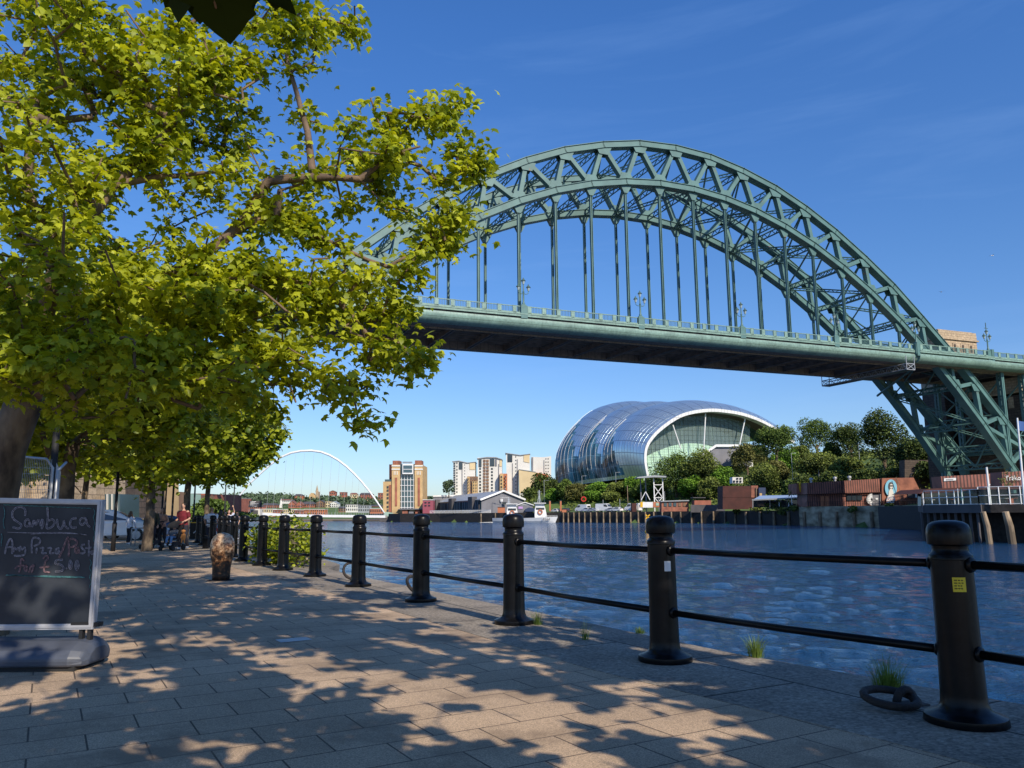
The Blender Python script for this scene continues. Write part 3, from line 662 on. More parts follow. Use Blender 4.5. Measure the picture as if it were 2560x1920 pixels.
# water
def water_mat():
    m, n, l, b = newmat("river_water"); b.inputs['Base Color'].default_value = (.010, .050, .125, 1); b.inputs['Roughness'].default_value = .06; b.inputs['IOR'].default_value = 1.33
    tcn = n.new("ShaderNodeTexCoord"); last = None
    for sc, st, dist in ((1.1, (1, 1.7, 1), .20), (3.6, (1, 1.5, 1), .14), (10, (1, 1.4, 1), .04)):
        mpn = n.new("ShaderNodeMapping"); mpn.inputs['Scale'].default_value = st; mpn.inputs['Rotation'].default_value = (0, 0, R(14) if sc < 2 else R(-20 + sc)); l.new(tcn.outputs['Object'], mpn.inputs[0])
        t = n.new("ShaderNodeTexNoise"); t.inputs['Scale'].default_value = sc; t.inputs['Detail'].default_value = 4; t.inputs['Roughness'].default_value = .6; t.inputs['Distortion'].default_value = .6
        l.new(mpn.outputs[0], t.inputs['Vector']); bn = n.new("ShaderNodeBump"); bn.inputs['Strength'].default_value = 1.0; bn.inputs['Distance'].default_value = dist
        l.new(t.outputs['Fac'], bn.inputs['Height'])
        if last: l.new(last.outputs[0], bn.inputs['Normal'])
        last = bn
    l.new(last.outputs[0], b.inputs['Normal']); return m
M['water'] = water_mat(); WZ = -2.7
def water_mesh():
    rg = np.random.default_rng(2); rad = 5 * 1.0098 ** np.arange(500); ang = np.radians(np.linspace(-42, 50, 620))
    r_, a_ = np.meshgrid(rad, ang, indexing='ij'); X = r_ * np.sin(a_); Y = r_ * np.cos(a_); H = np.zeros_like(X); cell = r_ * .0098
    for k in range(64):
        lam = 10 ** rg.uniform(math.log10(.25), math.log10(3.4)); th = rg.normal() * .75 + R(70); kx, ky = math.cos(th) * 2 * math.pi / lam, math.sin(th) * 2 * math.pi / lam
        amp = .0085 * lam ** .78 * rg.uniform(.5, 1.2); fade = np.clip(lam / cell / 3.0 - .8, 0, 1)
        warp = .6 * np.sin(X * .11 + k) + .6 * np.sin(Y * .13 - k * 1.7); ph = kx * X + ky * Y + rg.uniform(0, 6.28) + warp
        patch = .82 + .18 * np.sin(X * .05 + k * 2.1) * np.sin(Y * .04 + k)
        H += amp * fade * patch * (np.sin(ph) + .25 * np.sin(2 * ph + .6))
    V = np.stack([X, Y, WZ + H], -1).reshape(-1, 3); n2 = len(ang); i, j = np.meshgrid(np.arange(len(rad) - 1), np.arange(n2 - 1), indexing='ij'); a = (i * n2 + j).ravel()
    F = np.stack([a, a + n2, a + n2 + 1, a + 1], 1)
    return np_mesh('river_water', V, F[:, ::-1], M['water'], smooth=True)
wo = water_mesh(); wo['kind'] = 'structure'
wo = mesh_obj('river_water', [(-1500, -400, WZ - .35), (1500, -400, WZ - .35), (1500, 2500, WZ - .35), (-1500, 2500, WZ - .35)], [(0, 1, 2, 3)], M['water']); wo['kind'] = 'structure'

# posts + rails
POST_PROF = [(.225, 0), (.232, .01), (.226, .05), (.175, .068), (.145, .085), (.130, .12), (.126, .18), (.121, .5), (.118, 1.0), (.1225, 1.003), (.1225, 1.03), (.116, 1.036), (.103, 1.05), (.100, 1.068), (.104, 1.088), (.125, 1.098), (.127, 1.112), (.1275, 1.16), (.123, 1.195), (.112, 1.222), (.085, 1.24), (.045, 1.249), (.001, 1.251)]
pm = None
near_names = {3: 'nearest big black iron quay post bearing a yellow sticker', 4: 'black iron quay post bearing a torn white sticker', 5: 'third black iron quay post from the camera beside a tuft of dry grass', 6: 'black iron quay post with a mooring ring just beyond its foot', 7: 'black iron quay post standing between two mooring rings', 8: 'sixth black iron quay post from the camera, above the spot where the edge turns', 9: 'black iron quay post directly before the white mooring post and bush', 10: 'black iron quay post in front of the thick of the riverside bush', 11: 'black iron quay post at the far end of the riverside bush'}
for i, p in enumerate(POSTS):
    r_ = thing('iron_post', near_names.get(i, 'small far black iron quay post behind the mottled bollard' if i > 11 else 'black iron quay post beyond the edge of view'), 'post', p, R(i * 37), 'black iron railing posts along the quay')
    if pm is None:
        mb = MB(); mb.lathe(POST_PROF, n=28); o = autosmooth(mb.build('shaft', M['black'], r_), 50); pm = o.data; o.scale.z = .957
    else: o = bpy.data.objects.new('shaft', pm); link(o); o.parent = r_
    if i < 5: o.scale.z = .982 if i == 4 else .957
    rootm = r_
    if i == 3 or i == 4:
        # sticker wrapped on the cylinder
        c, w_, h_, zz, mm = ((-1.78, .075, .085, .815, 'yellow') if i == 3 else (-1.32, .06, .085, .80, 'white'))
        rad = .1215; c -= R(i * 37); mb = MB(); ns = 8
        for k in range(ns + 1):
            a = c + (k / ns - .5) * w_ / rad
            for z in (zz - h_ / 2, zz + h_ / 2): mb.v.append(Vector((rad * math.cos(a), rad * math.sin(a), z)))
        mb.f = [(2 * k, 2 * k + 2, 2 * k + 3, 2 * k + 1) for k in range(ns)]; mb.mi = [0] * ns
        st = mb.build('sticker', pbr("sticker_" + mm, (.78, .62, .03) if mm == 'yellow' else (.8, .8, .8), .5), r_)
        if mm == 'yellow':
            for q, ln in enumerate(("PLEASE DO TEST", "RISING SOUND", "PLEASE FOR", "EMERGENCY")):
                tb = MB(); z = zz + .022 - q * .016
                lens = (.05, .052, .043, .046)[q]; nseg = 9
                for k in range(nseg):
                    if k in (3, 6) : continue
                    a0 = c - .028 / rad + lens / nseg * k / rad; a1 = a0 + lens / nseg * .75 / rad; rr = rad + .0012
                    tb.add([(rr * math.cos(a0), rr * math.sin(a0), z), (rr * math.cos(a1), rr * math.sin(a1), z), (rr * math.cos(a1), rr * math.sin(a1), z + .007), (rr * math.cos(a0), rr * math.sin(a0), z + .007)], [(0, 1, 2, 3)])
                tb.build('print_line', M['black_matt'], st)
for i, (a, b) in enumerate(zip(POSTS, POSTS[1:])):
    r_ = thing('rail_bay', 'pair of round black quay rails %s' % (['beyond the view', 'beyond the view', 'running off past the nearest post', 'between the two stickered posts', 'between the white-stickered post and dry grass', 'over the first mooring ring', 'over the second mooring ring', 'before the turn of the quay edge', 'beside the white mooring post', 'in front of the leafy bush', 'at the bush end', 'behind the mottled bollard', 'behind the mottled bollard', 'far off near the people', 'far off near the people', 'far off near the people', 'far off near the people'][i]), 'railing', (a + b) / 2, 0, 'rails along the quay edge')
    for z in (.93, .41):
        mb = MB(); d = (b - a).normalized(); mid = (a + b) / 2; mb.tube([a - mid + d * .10 + Vector((0, 0, z)), Vector((0, 0, z - .006)), b - mid - d * .10 + Vector((0, 0, z))], .027, 10)
        mb.build('rail', M['black'], r_, smooth=True)
        for q, s_ in ((a, 1), (b, -1)):
            mb = MB(); c = q - mid + Vector((0, 0, z)); mb.tube([c + d * s_ * .115, c + d * s_ * .135], [.05, .042], 12); mb.build('rail_socket', M['black'], r_, smooth=True)
# mooring rings on the coping
for (x, y, rz, lab, tilt) in ((2.42, 5.42, .3, 'large rusty mooring ring lying flat beside the nearest post', R(8)), (-1.56, 12.85, .9, 'rusty mooring ring on the coping behind the fourth post', R(50)), (-3.15, 15.75, .5, 'small far mooring ring standing up on the coping by the fifth post', R(65))):
    r_ = thing('mooring_ring', lab, 'mooring ring', offs(Vector((x, y, 0)), .02), rz, 'mooring rings on the coping')
    mb = MB(); rr = .16; pts = [(rr * math.cos(a), rr * math.sin(a) * math.cos(tilt), .035 + (rr * math.sin(a) + rr) * math.sin(tilt)) for a in [2 * math.pi * k / 24 for k in range(25)]]
    mb.tube(pts, .026, 8); mb.build('ring', M['iron'], r_, smooth=True)
    mb = MB(); mb.tube([(.12 + .075 * math.cos(a), 0, .0 + .10 * math.sin(a)) for a in [math.pi * k / 8 for k in range(9)]], .027, 8); mb.box((.12, 0, .006), (.26, .14, .015)); mb.build('eye_bolt', M['iron'], r_, smooth=True)
# grass tufts
def tuft(p, n, h, lab, spread=.09, dry=False):
    rg = np.random.default_rng(int(abs(p.x * 1000)) + 3); V = []; F = []; T = []
    for k in range(n):
        a = rg.uniform(0, 6.28); r0 = rg.uniform(0, spread); b0 = np.array([r0 * math.cos(a), r0 * math.sin(a), 0]); ln = rg.uniform(.25, 1) * h; lean = rg.uniform(.1, .75); wd = .0028
        dx = np.array([math.cos(a), math.sin(a), 0]); sx = np.array([-dx[1], dx[0], 0]); b_ = len(V)
        for j, t in enumerate((0, .35, .7, 1)):
            c = b0 + dx * lean * ln * t * t + np.array([0, 0, ln * (t - .25 * lean * t * t)]); w_ = wd * (1 - t) + .0004
            V += [c - sx * w_, c + sx * w_]; T += [rg.uniform(.3, 1)] * 2
        for j in range(3): F.append((b_ + 2 * j, b_ + 2 * j + 1, b_ + 2 * j + 3, b_ + 2 * j + 2))
    o = np_mesh('grass_tuft', np.array(V), np.array(F), M['grass'], np.array(T)); o.location = p; tag(o, lab, 'grass tuft', 'grass tufts on the quay edge'); return o
tuft(G(1890, 1643), 260, .21, 'green grass tuft on the coping edge midway between the stickered posts', .07)
tuft(G(2222, 1722), 340, .24, 'widest shaded grass tuft on the coping edge left of the nearest post', .11)
tuft(G(1345, 1562), 120, .19, 'dry grass tuft at the foot of the third quay post', .06)
tuft(G(1462, 1600), 40, .24, 'thin wispy grass stalks on the coping edge between second and third posts', .05)
tuft(G(1600, 1583), 90, .09, 'low grass tuft behind the white-stickered post', .07)
# old iron bollard
r_ = thing('mooring_bollard', 'old barrel shaped iron bollard, mottled brown where the black paint has flaked', 'bollard', (-5.72, 15.95, 0))
prof = [(.165, 0), (.168, .1), (.172, .25), (.195, .38), (.222, .50), (.232, .60), (.228, .70), (.205, .79), (.165, .855), (.10, .90), (.04, .917), (.001, .92)]
m, n, l, b = newmat("flaking_bollard_paint"); b.inputs['Roughness'].default_value = .35
tcn = n.new("ShaderNodeTexCoord"); t = n.new("ShaderNodeTexNoise"); t.inputs['Scale'].default_value = 11; t.inputs['Detail'].default_value = 9; t.inputs['Roughness'].default_value = .75; l.new(tcn.outputs['Object'], t.inputs['Vector'])
sx = n.new("ShaderNodeSeparateXYZ"); l.new(tcn.outputs['Object'], sx.inputs[0]); ma = n.new("ShaderNodeMath"); ma.operation = 'MULTIPLY_ADD'; ma.inputs[1].default_value = .30; l.new(sx.outputs[2], ma.inputs[0]); l.new(t.outputs['Fac'], ma.inputs[2])
rr = n.new("ShaderNodeValToRGB"); e = rr.color_ramp.elements; e[0].position = .55; e[0].color = (.012, .010, .009, 1); e[1].position = .78; e[1].color = (.62, .42, .25, 1); k = rr.color_ramp.elements.new(.66); k.color = (.20, .085, .03, 1); k = rr.color_ramp.elements.new(.60); k.color = (.04, .02, .012, 1)
l.new(ma.outputs[0], rr.inputs[0]); l.new(rr.outputs[0], b.inputs['Base Color']); bn = n.new("ShaderNodeBump"); bn.inputs['Strength'].default_value = .4; bn.inputs['Distance'].default_value = .006; l.new(t.outputs['Fac'], bn.inputs['Height']); l.new(bn.outputs[0], b.inputs['Normal'])
mb = MB(); mb.lathe(prof, n=32); mb.build('barrel', m, r_, smooth=True); mb = MB(); mb.lathe([(.26, 0), (.26, .008), (.165, .012)], n=24); mb.build('footing', M['iron'], r_, smooth=False)
# small drain cover in the paving
o = mesh_obj('drain_cover', [(-.16, -.11, .004), (.16, -.11, .004), (.16, .11, .004), (-.16, .11, .004)], [(0, 1, 2, 3)], M['galv']); o.location = G(734, 1600); o.rotation_euler = (0, 0, R(31)); tag(o, 'small grey metal service cover set in the paving slabs', 'cover')

# ------------------------------------------------------------------ chalkboard
SY = 7.1
sg = thing('chalkboard_sign', 'grey framed pavement chalkboard with handwritten restaurant offer on a weighted foot', 'sign', (-4.7, SY, 0))
def SB(x, y, dy=0.0):
    q = P(x, y, SY); return Vector((q.x, SY + dy, q.z))
def zb(x, y): return (x / 6.382, 1220 + y / 6.382)      # survey sheet -> sighting
tl = SB(-215, 1241); tr = SB(258, 1249); br_ = SB(234, 1573); bl = SB(-185, 1577)
mb = MB(); mb.prism([bl + Vector((.04, .02, .04)), br_ + Vector((-.04, .02, .04)), tr + Vector((-.04, .02, -.04)), tl + Vector((.04, .02, -.04))], (0, .02, 0)); mb.build('board', M['blackboard'], sg, world=True)
mb = MB()
for a, b in ((tl, tr), (tr, br_), (br_, bl), (bl, tl)):
    d = (b - a).normalized(); nrm = Vector((-d.z, 0, d.x)); c_ = (tl + tr + br_ + bl) / 4
    if nrm.dot(c_ - a) < 0: nrm = -nrm
    for (o0, o1, y0) in ((0, .016, -.012), (.016, .036, -.02), (.036, .046, -.006)):
        a0 = a + nrm * o0 + d * o0; a1 = a + nrm * o1 + d * o1; b0 = b + nrm * o0 - d * o0; b1 = b + nrm * o1 - d * o1
        mb.prism([p + Vector((0, y0, 0)) for p in (a0, b0, b1, a1)], (0, .05 - y0, 0))
mb.build('frame', M['alu'], sg, world=True)
mb = MB(); q0 = G(205, 1650); zt = .30
for xx in (-.12, -.03, ):
    pass
lx = SB(211, 1590).x
mb.bb((lx - .05, SY + .0, .20), (lx - .02, SY + .05, .36)); mb.bb((lx + .02, SY, .20), (lx + .05, SY + .05, .36)); mb.box((lx, SY + .03, .345), (.24, .08, .035))
mb.build('spring_leg', M['black_matt'], sg, world=True); mb = MB(); mb.bb((lx - 1.25, SY + .0, .20), (lx - 1.22, SY + .05, .36)); mb.bb((lx - 1.18, SY, .20), (lx - 1.15, SY + .05, .36))
mb.build('spring_leg', M['black_matt'], sg, world=True)
x1 = SB(245, 1640).x; x0 = x1 - 1.75
mb = MB()
prof = [(-.28, .0), (-.29, .07), (-.24, .13), (-.12, .19), (.16, .19), (.26, .13), (.30, .07), (.29, 0)]
secs = [(x0, .6), (x0 + .08, 1), (x1 - .12, 1), (x1 - .03, .82), (x1, .55)]
b0 = 0
for (x, s_) in secs:
    for (yy, z) in prof: mb.v.append(Vector((x, SY + .02 + yy * s_, .035 + z * (s_ ** .7))))
k = len(prof)
for i in range(len(secs) - 1):
    for j in range(k): a = i * k + j; b = i * k + (j + 1) % k; mb.f.append((a, b, b + k, a + k)); mb.mi.append(0)
mb.f.append(tuple(reversed(range(k)))); mb.mi.append(0); e = (len(secs) - 1) * k; mb.f.append(tuple(e + j for j in range(k))); mb.mi.append(0)
mb.build('water_tank_foot', M['tank'], sg, world=True, bevel=.02)
mb = MB()
for xx in (x0 + .2, x1 - .2): mb.tube([(xx - .03, SY + .25, .04), (xx + .03, SY + .25, .04)], .04, 12)
mb.box(((x0 + x1) / 2, SY + .02, .02), (1.6, .5, .04)); mb.build('base_plate', M['rubber'], sg, world=True)
# chalk writing, each word a part
def outline_strokes(mb, strokes, off=10, wd=4.0, yoff=.012):
    for st in strokes:
        pts = [Vector((p[0], p[1])) for p in st]
        # smooth (Chaikin twice)
        for _ in range(2):
            q = [pts[0]]
            for a, b in zip(pts, pts[1:]): q += [a * .75 + b * .25, a * .25 + b * .75]
            q.append(pts[-1]); pts = q
        nr = []
        for i in range(len(pts)):
            d = pts[min(i + 1, len(pts) - 1)] - pts[max(i - 1, 0)]; d = d.normalized() if d.length > 0 else Vector((1, 0)); nr.append(Vector((-d.y, d.x)))
        tracks = [[p + n_ * off for p, n_ in zip(pts, nr)], [p - n_ * off for p, n_ in zip(pts, nr)]] if off > 0 else [pts]
        if off > 0: tracks.append([tracks[0][-1], tracks[1][-1]]); tracks.append([tracks[0][0], tracks[1][0]])
        for tr_ in tracks:
            for a, b in zip(tr_, tr_[1:]):
                d = (b - a)
                if d.length < .01: continue
                d.normalize(); n_ = Vector((-d.y, d.x)) * wd * random.uniform(.6, 1.3); a_ = a - d * 1.5; b_ = b + d * 1.5
                quad = [SB(*zb(*(a_ + n_)), yoff), SB(*zb(*(b_ + n_)), yoff), SB(*zb(*(b_ - n_)), yoff), SB(*zb(*(a_ - n_)), yoff)]
                mb.add(quad, [(0, 1, 2, 3)])
def word(name, strokes, mat, off=10, wd=5.2):
    mb = MB(); outline_strokes(mb, strokes, off, wd); mb.build(name, mat, sg, world=True)
word('chalk_word', [[(385, 440), (400, 350), (330, 290), (230, 320), (175, 390), (190, 490), (270, 545), (340, 590), (300, 655), (190, 625)],
    [(460, 515), (410, 490), (375, 560), (400, 620), (450, 600), (460, 520), (470, 620)], [(500, 620), (530, 490), (560, 620), (600, 470), (640, 640), (655, 480), (690, 560), (650, 650)],
    [(742, 310), (755, 450), (740, 560), (725, 650), (800, 640), (870, 560), (830, 490), (770, 520)], [(900, 500), (905, 600), (950, 670), (1000, 600), (1010, 490), (1015, 590), (1060, 640), (1085, 645)],
    [(1210, 480), (1130, 490), (1100, 570), (1130, 640), (1210, 625)], [(1360, 480), (1280, 480), (1255, 540), (1290, 600), (1350, 560), (1365, 480), (1375, 580), (1425, 625)]], M['chalk_white'])
word('chalk_word', [[(65, 1050), (90, 920), (150, 790), (190, 860), (180, 1050)], [(90, 950), (190, 940)], [(200, 1020), (215, 930), (250, 1000), (280, 940), (300, 1010)], [(310, 930), (330, 1000), (380, 930), (395, 1010), (380, 1070), (300, 1085), (215, 1080)]], M['chalk_white'], 8)
word('chalk_word', [[(495, 1040), (490, 930), (500, 800), (570, 785), (640, 830), (610, 900), (530, 925)], [(575, 960), (565, 1040)], [(625, 960), (700, 950), (640, 1050), (730, 1040)], [(750, 960), (820, 950), (770, 1050), (850, 1040)], [(930, 960), (880, 970), (870, 1040), (910, 1050), (930, 970), (935, 1060)]], M['chalk_white'], 8)
word('chalk_word', [[(1070, 780), (1020, 900), (980, 1010), (930, 1105)], [(1085, 1090), (1090, 950), (1080, 830), (1150, 800), (1225, 850), (1200, 920), (1120, 945)], [(1240, 950), (1190, 960), (1185, 1030), (1225, 1040), (1245, 960), (1250, 1040)]], M['chalk_pink'], 9)
word('chalk_word', [[(1340, 900), (1285, 910), (1290, 960), (1345, 1000), (1330, 1050), (1270, 1040)], [(1405, 840), (1410, 960), (1405, 1085)], [(1350, 960), (1450, 950)], [(1480, 1010), (1440, 1015), (1440, 1055), (1475, 1050), (1480, 1000)]], M['chalk_white'], 8)
word('chalk_word', [[(365, 1160), (335, 1120), (310, 1180), (320, 1260), (290, 1345)], [(225, 1290), (280, 1240), (370, 1240)], [(400, 1230), (370, 1290), (400, 1340), (425, 1290), (400, 1230)], [(450, 1350), (470, 1260), (540, 1210), (490, 1350)]], M['chalk_pink'], 7)
word('chalk_word', [[(680, 1130), (700, 1080), (750, 1090), (755, 1140), (700, 1170), (700, 1250), (680, 1340), (780, 1345)], [(620, 1270), (770, 1255)]], M['chalk_pink'], 8)
word('chalk_word', [[(990, 1145), (875, 1150), (865, 1220), (950, 1215), (1010, 1270), (980, 1330), (870, 1335)], [(1045, 1290), (1055, 1280)], [(1110, 1150), (1085, 1230), (1110, 1310), (1140, 1230), (1110, 1150)], [(1220, 1150), (1185, 1230), (1210, 1330), (1250, 1240), (1220, 1150)]], M['chalk_white'], 10, 4.5)
word('chalk_line', [[(100, 705), (500, 720), (800, 708), (1100, 712), (1370, 750)], [(480, 735), (800, 720), (1300, 735)]], M['chalk_white'], 0, 4)
word('chalk_line', [[(80, 1395), (400, 1400), (700, 1420), (1000, 1422), (1340, 1430)], [(90, 1388), (500, 1405), (1300, 1418)]], M['chalk_teal'], 0, 7)
word('chalk_border', [[(40 + i * 38, 262 + 9 * (i % 2) + i * 1.6) for i in range(38)], [(1480 + 22 * ((i % 4) in (1, 2)), 330 + i * 42) for i in range(16)], [(1420 + 25 * ((i % 4) in (1, 2)), 1140 + i * 38) for i in range(13)], [(40 + 20 * ((i % 6) in (1, 2, 3)), 300 + i * 50) for i in range(8)], [(8 + 12 * ((i % 5) in (1, 2)), 730 + i * 40) for i in range(6)]], M['chalk_teal'], 0, 6)
# ------------------------------------------------------------------ plane trees on the near quay
def plane_tree(loc, trunk, lobes, nattr, per, leafsize, label, templ, leafm, seed, trunk_r=None, tips_spread=.30, extra_paths=(), tintshift=0.0, bare=0.0, barkscale=1.0, limbs=(), drop=None, clip=None):
    rg = np.random.default_rng(seed); r_ = thing('plane_tree', label, 'tree', loc, 0, None)
    A = sample_lobes(lobes, nattr, rg)
    if extra_paths:
        A = np.vstack([A] + [np.array(p) for p in extra_paths])
    if drop is not None: A = A[[not drop(a) for a in A]]
    for l_ in limbs: A = np.vstack([A, np.array(l_[-1]) + rg.normal(size=(7, 3)) * (.30, .18, .22), np.array(l_[max(-4, -len(l_))]) + rg.normal(size=(4, 3)) * .3])
    A = A - np.array(loc); T = [np.array(t) - np.array(loc) for t in trunk]
    arr, par, rad, tips = grow(T, None, A, step=.32, rg=rg, limbs=[([np.array(q) - np.array(loc) for q in l_]) for l_ in limbs])
    rad = rad * barkscale
    # trunk radii
    tr = trunk_r or [.24, .19, .17]; nT = len(T)
    trad = np.interp(np.linspace(0, 1, nT), np.linspace(0, 1, len(tr)), tr)
    cap = trad[-1] * .72
    rad = np.minimum(rad, cap); rad[:nT] = trad; k_ = nT
    for l_ in limbs:
        m_ = len(l_); rad[k_:k_ + m_] = np.maximum(rad[k_:k_ + m_] * .8, np.linspace(.052, .013, m_)); k_ += m_
    skin_tree('trunk', arr[:nT], par[:nT], rad[:nT], M['bark'], r_, sides=14)
    a2 = arr; skin_tree('branches', a2, [p if i >= nT else -1 for i, p in enumerate(par)], rad, M['twig'], r_)
    # leaves around the tips and along the end twigs
    tp = arr[tips]; prv = arr[[par[t] for t in tips]]
    n = int(per * len(tips)); idx = rg.integers(0, len(tips), n)
    # patchy clusters: some tips carry more leaves
    wt = rg.uniform(.2, 1, len(tips)) ** 2.0
    if bare > 0: wt[rg.uniform(0, 1, len(tips)) < bare] = .03
    idx = rg.choice(len(tips), n, p=wt / wt.sum())
    f = rg.uniform(-.3, 1.2, n)[:, None]
    g_ = rg.normal(size=(n, 3)); g_[:, 2] *= .75
    pos = tp[idx] * f + prv[idx] * (1 - f) + g_ * tips_spread * rg.uniform(.3, 1, n)[:, None]
    if clip is not None: kp = np.array([not clip(q_) for q_ in pos + np.array(loc)]); pos = pos[kp]; idx = idx[kp]; n = len(pos)
    lm = rg.uniform(-.18, .18, len(tips))[idx]
    tint = np.clip(.52 + lm + rg.normal(size=n) * .22 + tintshift, 0, 1)
    leaf_cloud('crown', pos, leafsize, leafm, r_, templ, up=.35, tint=tint, droop=.5, rg=rg)
    return r_
# the big tree at the left: trunk, then lobes that follow its sprays over the path
lb = lambda x, y, Y, r, w_=1.0, rz=None, ry=None: (P(x, y, Y), (r, ry or r * 1.15, rz or r * .75), w_)
lobesA = [lb(120, 120, 8.5, 1.2, 3.0), lb(380, 190, 9.0, 1.1, 2.7), lb(60, 420, 8.0, .95, 2.0), lb(250, 40, 9.2, 1.0, 1.2), lb(560, 90, 9.4, .6, .5), lb(300, 470, 9.2, 1.05, 1.3), lb(560, 260, 9.6, .8, .8), lb(600, 560, 9.4, .9, .9), lb(740, 430, 9.6, .55, .45),
          lb(835, 60, 9.5, .42, .32), lb(700, 60, 10.0, .55, .4), lb(880, 330, 9.6, .62, .55), lb(1030, 320, 9.4, .45, .38, .4), lb(1110, 330, 9.3, .42, .38, .4), lb(1180, 400, 9.2, .30, .36, .26), lb(1130, 260, 9.2, .22, .14, .2), lb(1030, 480, 9.4, .60, .5, .35), lb(1120, 560, 9.3, .30, .34, .28), lb(950, 430, 9.6, .4, .25, .3),
          lb(160, 740, 7.6, 1.05, 2.3), lb(400, 770, 8.4, 1.0, 2.2), lb(640, 770, 9.0, .85, 1.3), lb(860, 730, 9.2, .62, .7, .42), lb(990, 740, 9.2, .42, .5, .34), lb(1080, 610, 9.2, .25, .22, .2), lb(720, 900, 9.0, .62, .8, .34), lb(930, 860, 9.0, .48, .55, .3), lb(1045, 900, 8.9, .24, .26, .16), lb(860, 985, 8.8, .34, .26, .2), lb(975, 990, 8.8, .16, .08, .1), lb(900, 1050, 8.8, .2, .08, .06),
          lb(480, 930, 8.3, .85, 1.5, .42), lb(230, 930, 7.4, .85, 1.8, .5), lb(90, 600, 8.0, .9, 1.0), lb(620, 735, 9.4, .75, 1.1, .42), lb(420, 700, 9, .7, .7, .5), lb(60, 900, 7.0, .6, .8, .4), lb(640, 1000, 8.8, .45, .4, .18), lb(30, 100, 9.5, 1.2, .6), lb(200, 640, 10.5, 1.4, .7)]
trA = [G(22, 1490, 0) * 1.0 for _ in range(1)]
tb_ = Vector((-5.78, 8.95, 0))
trunkA = [tb_, tb_ + Vector((.03, 0, .6)), tb_ + Vector((0, .02, 1.3)), tb_ + Vector((.08, 0, 2.0)), tb_ + Vector((.22, .05, 2.6))]
def rs(pts, n=14):
    out = []
    for a, b in zip(pts, pts[1:]):
        m_ = max(1, int((b - a).length / .22)); out += [a.lerp(b, k / m_) + Vector((0, random.uniform(-.03, .03), random.uniform(-.02, .02))) for k in range(m_)]
    return [tuple(q) for q in out + [pts[-1]]]
q = lambda *a: [P(x, y, Y) for x, y, Y in a]
LIMBS = [rs([tb_ + Vector((.22, .05, 2.6))] + q((300, 770, 8.6), (430, 690, 8.8), (515, 630, 8.9), (598, 562, 9), (640, 495, 9), (672, 450, 9), (780, 443, 9), (900, 450, 9), (960, 400, 9), (1050, 366, 9))), rs(q((560, 592, 8.95), (640, 546, 9), (692, 545, 9.1), (800, 590, 9.1), (920, 650, 9.1))),
         rs(q((782, 440, 9.0), (768, 330, 9.1), (742, 230, 9.2), (712, 130, 9.2), (735, 50, 9.2))), rs(q((692, 543, 9.1), (702, 480, 9.1), (770, 455, 9.05))), rs([tb_ + Vector((.2, .05, 2.5))] + q((150, 640, 8.2), (280, 470, 8.6), (420, 330, 8.8), (520, 190, 9))), rs(q((280, 470, 8.6), (400, 440, 8.8), (560, 430, 9))), rs(q((160, 630, 8.2), (60, 470, 8), (90, 250, 8.2))),
         rs([tb_ + Vector((.22, .05, 2.6))] + q((350, 860, 8.4), (560, 700, 8.8), (700, 690, 9), (850, 760, 9), (930, 850, 9))), rs([tb_ + Vector((.15, .0, 2.5))] + q((120, 850, 7.8), (250, 780, 7.6)))]
plane_tree(tuple(tb_), [tuple(v) for v in trunkA], lobesA, 900, 33, .104, 'large sunlit plane tree beside the chalkboard whose branches reach over the quay toward the bridge', 'maple', M['leafA'], 3, [.27, .22, .21, .20, .19], .17, limbs=LIMBS, bare=.12, barkscale=1.3)
# row behind
def row_tree(x, y, r, zc, h, label, seed, n=300, per=46, ls=.20, low=1.9, ry=None):
    lobes = [((x, y, zc), (r, r, h * .8), 2.2)]
    rg = np.random.default_rng(seed)
    for k in range(7):
        a = rg.uniform(0, 6.28); lobes.append(((x + math.cos(a) * r * .72, y + math.sin(a) * r * .72, zc + rg.uniform(-.35, .45) * h), (r * .42, r * .42, h * .42), .6))
    plane_tree((x, y, 0), [(x, y, 0), (x + .05, y, 1.2), (x, y + .05, 2.3), (x + .1, y, zc - h * .55)], lobes, n, per, ls, label, 'quad', M['leafB'], seed, [.20, .16, .15, .14], .36, drop=lambda a: a[2] < low)
row_tree(-10.1, 18.1, 3.4, 4.2, 2.4, 'second plane tree of the quay row, its dark trunk rising behind the chalkboard', 21, 340, 60, .17, 1.95)
row_tree(-13.2, 29.2, 3.8, 4.8, 2.8, 'third plane tree of the row with a pale dappled trunk beside the first pushchair', 22, 360, 66, .21, 2.5)
row_tree(-15.6, 38.4, 3.8, 5.2, 3.2, 'fourth plane tree of the row, rooted behind the pushchairs', 23, 330, 66, .24, 2.8)
row_tree(-19.2, 50.4, 3.3, 6.0, 4.0, 'farthest plane tree of the row whose crown meets the white footbridge arch', 24, 330, 66, .29, 3.0)
row_tree(-23.5, 44, 4.6, 5.6, 3.4, 'plane tree by the road behind the tree row', 25, 300, 60, .29, 2.6)
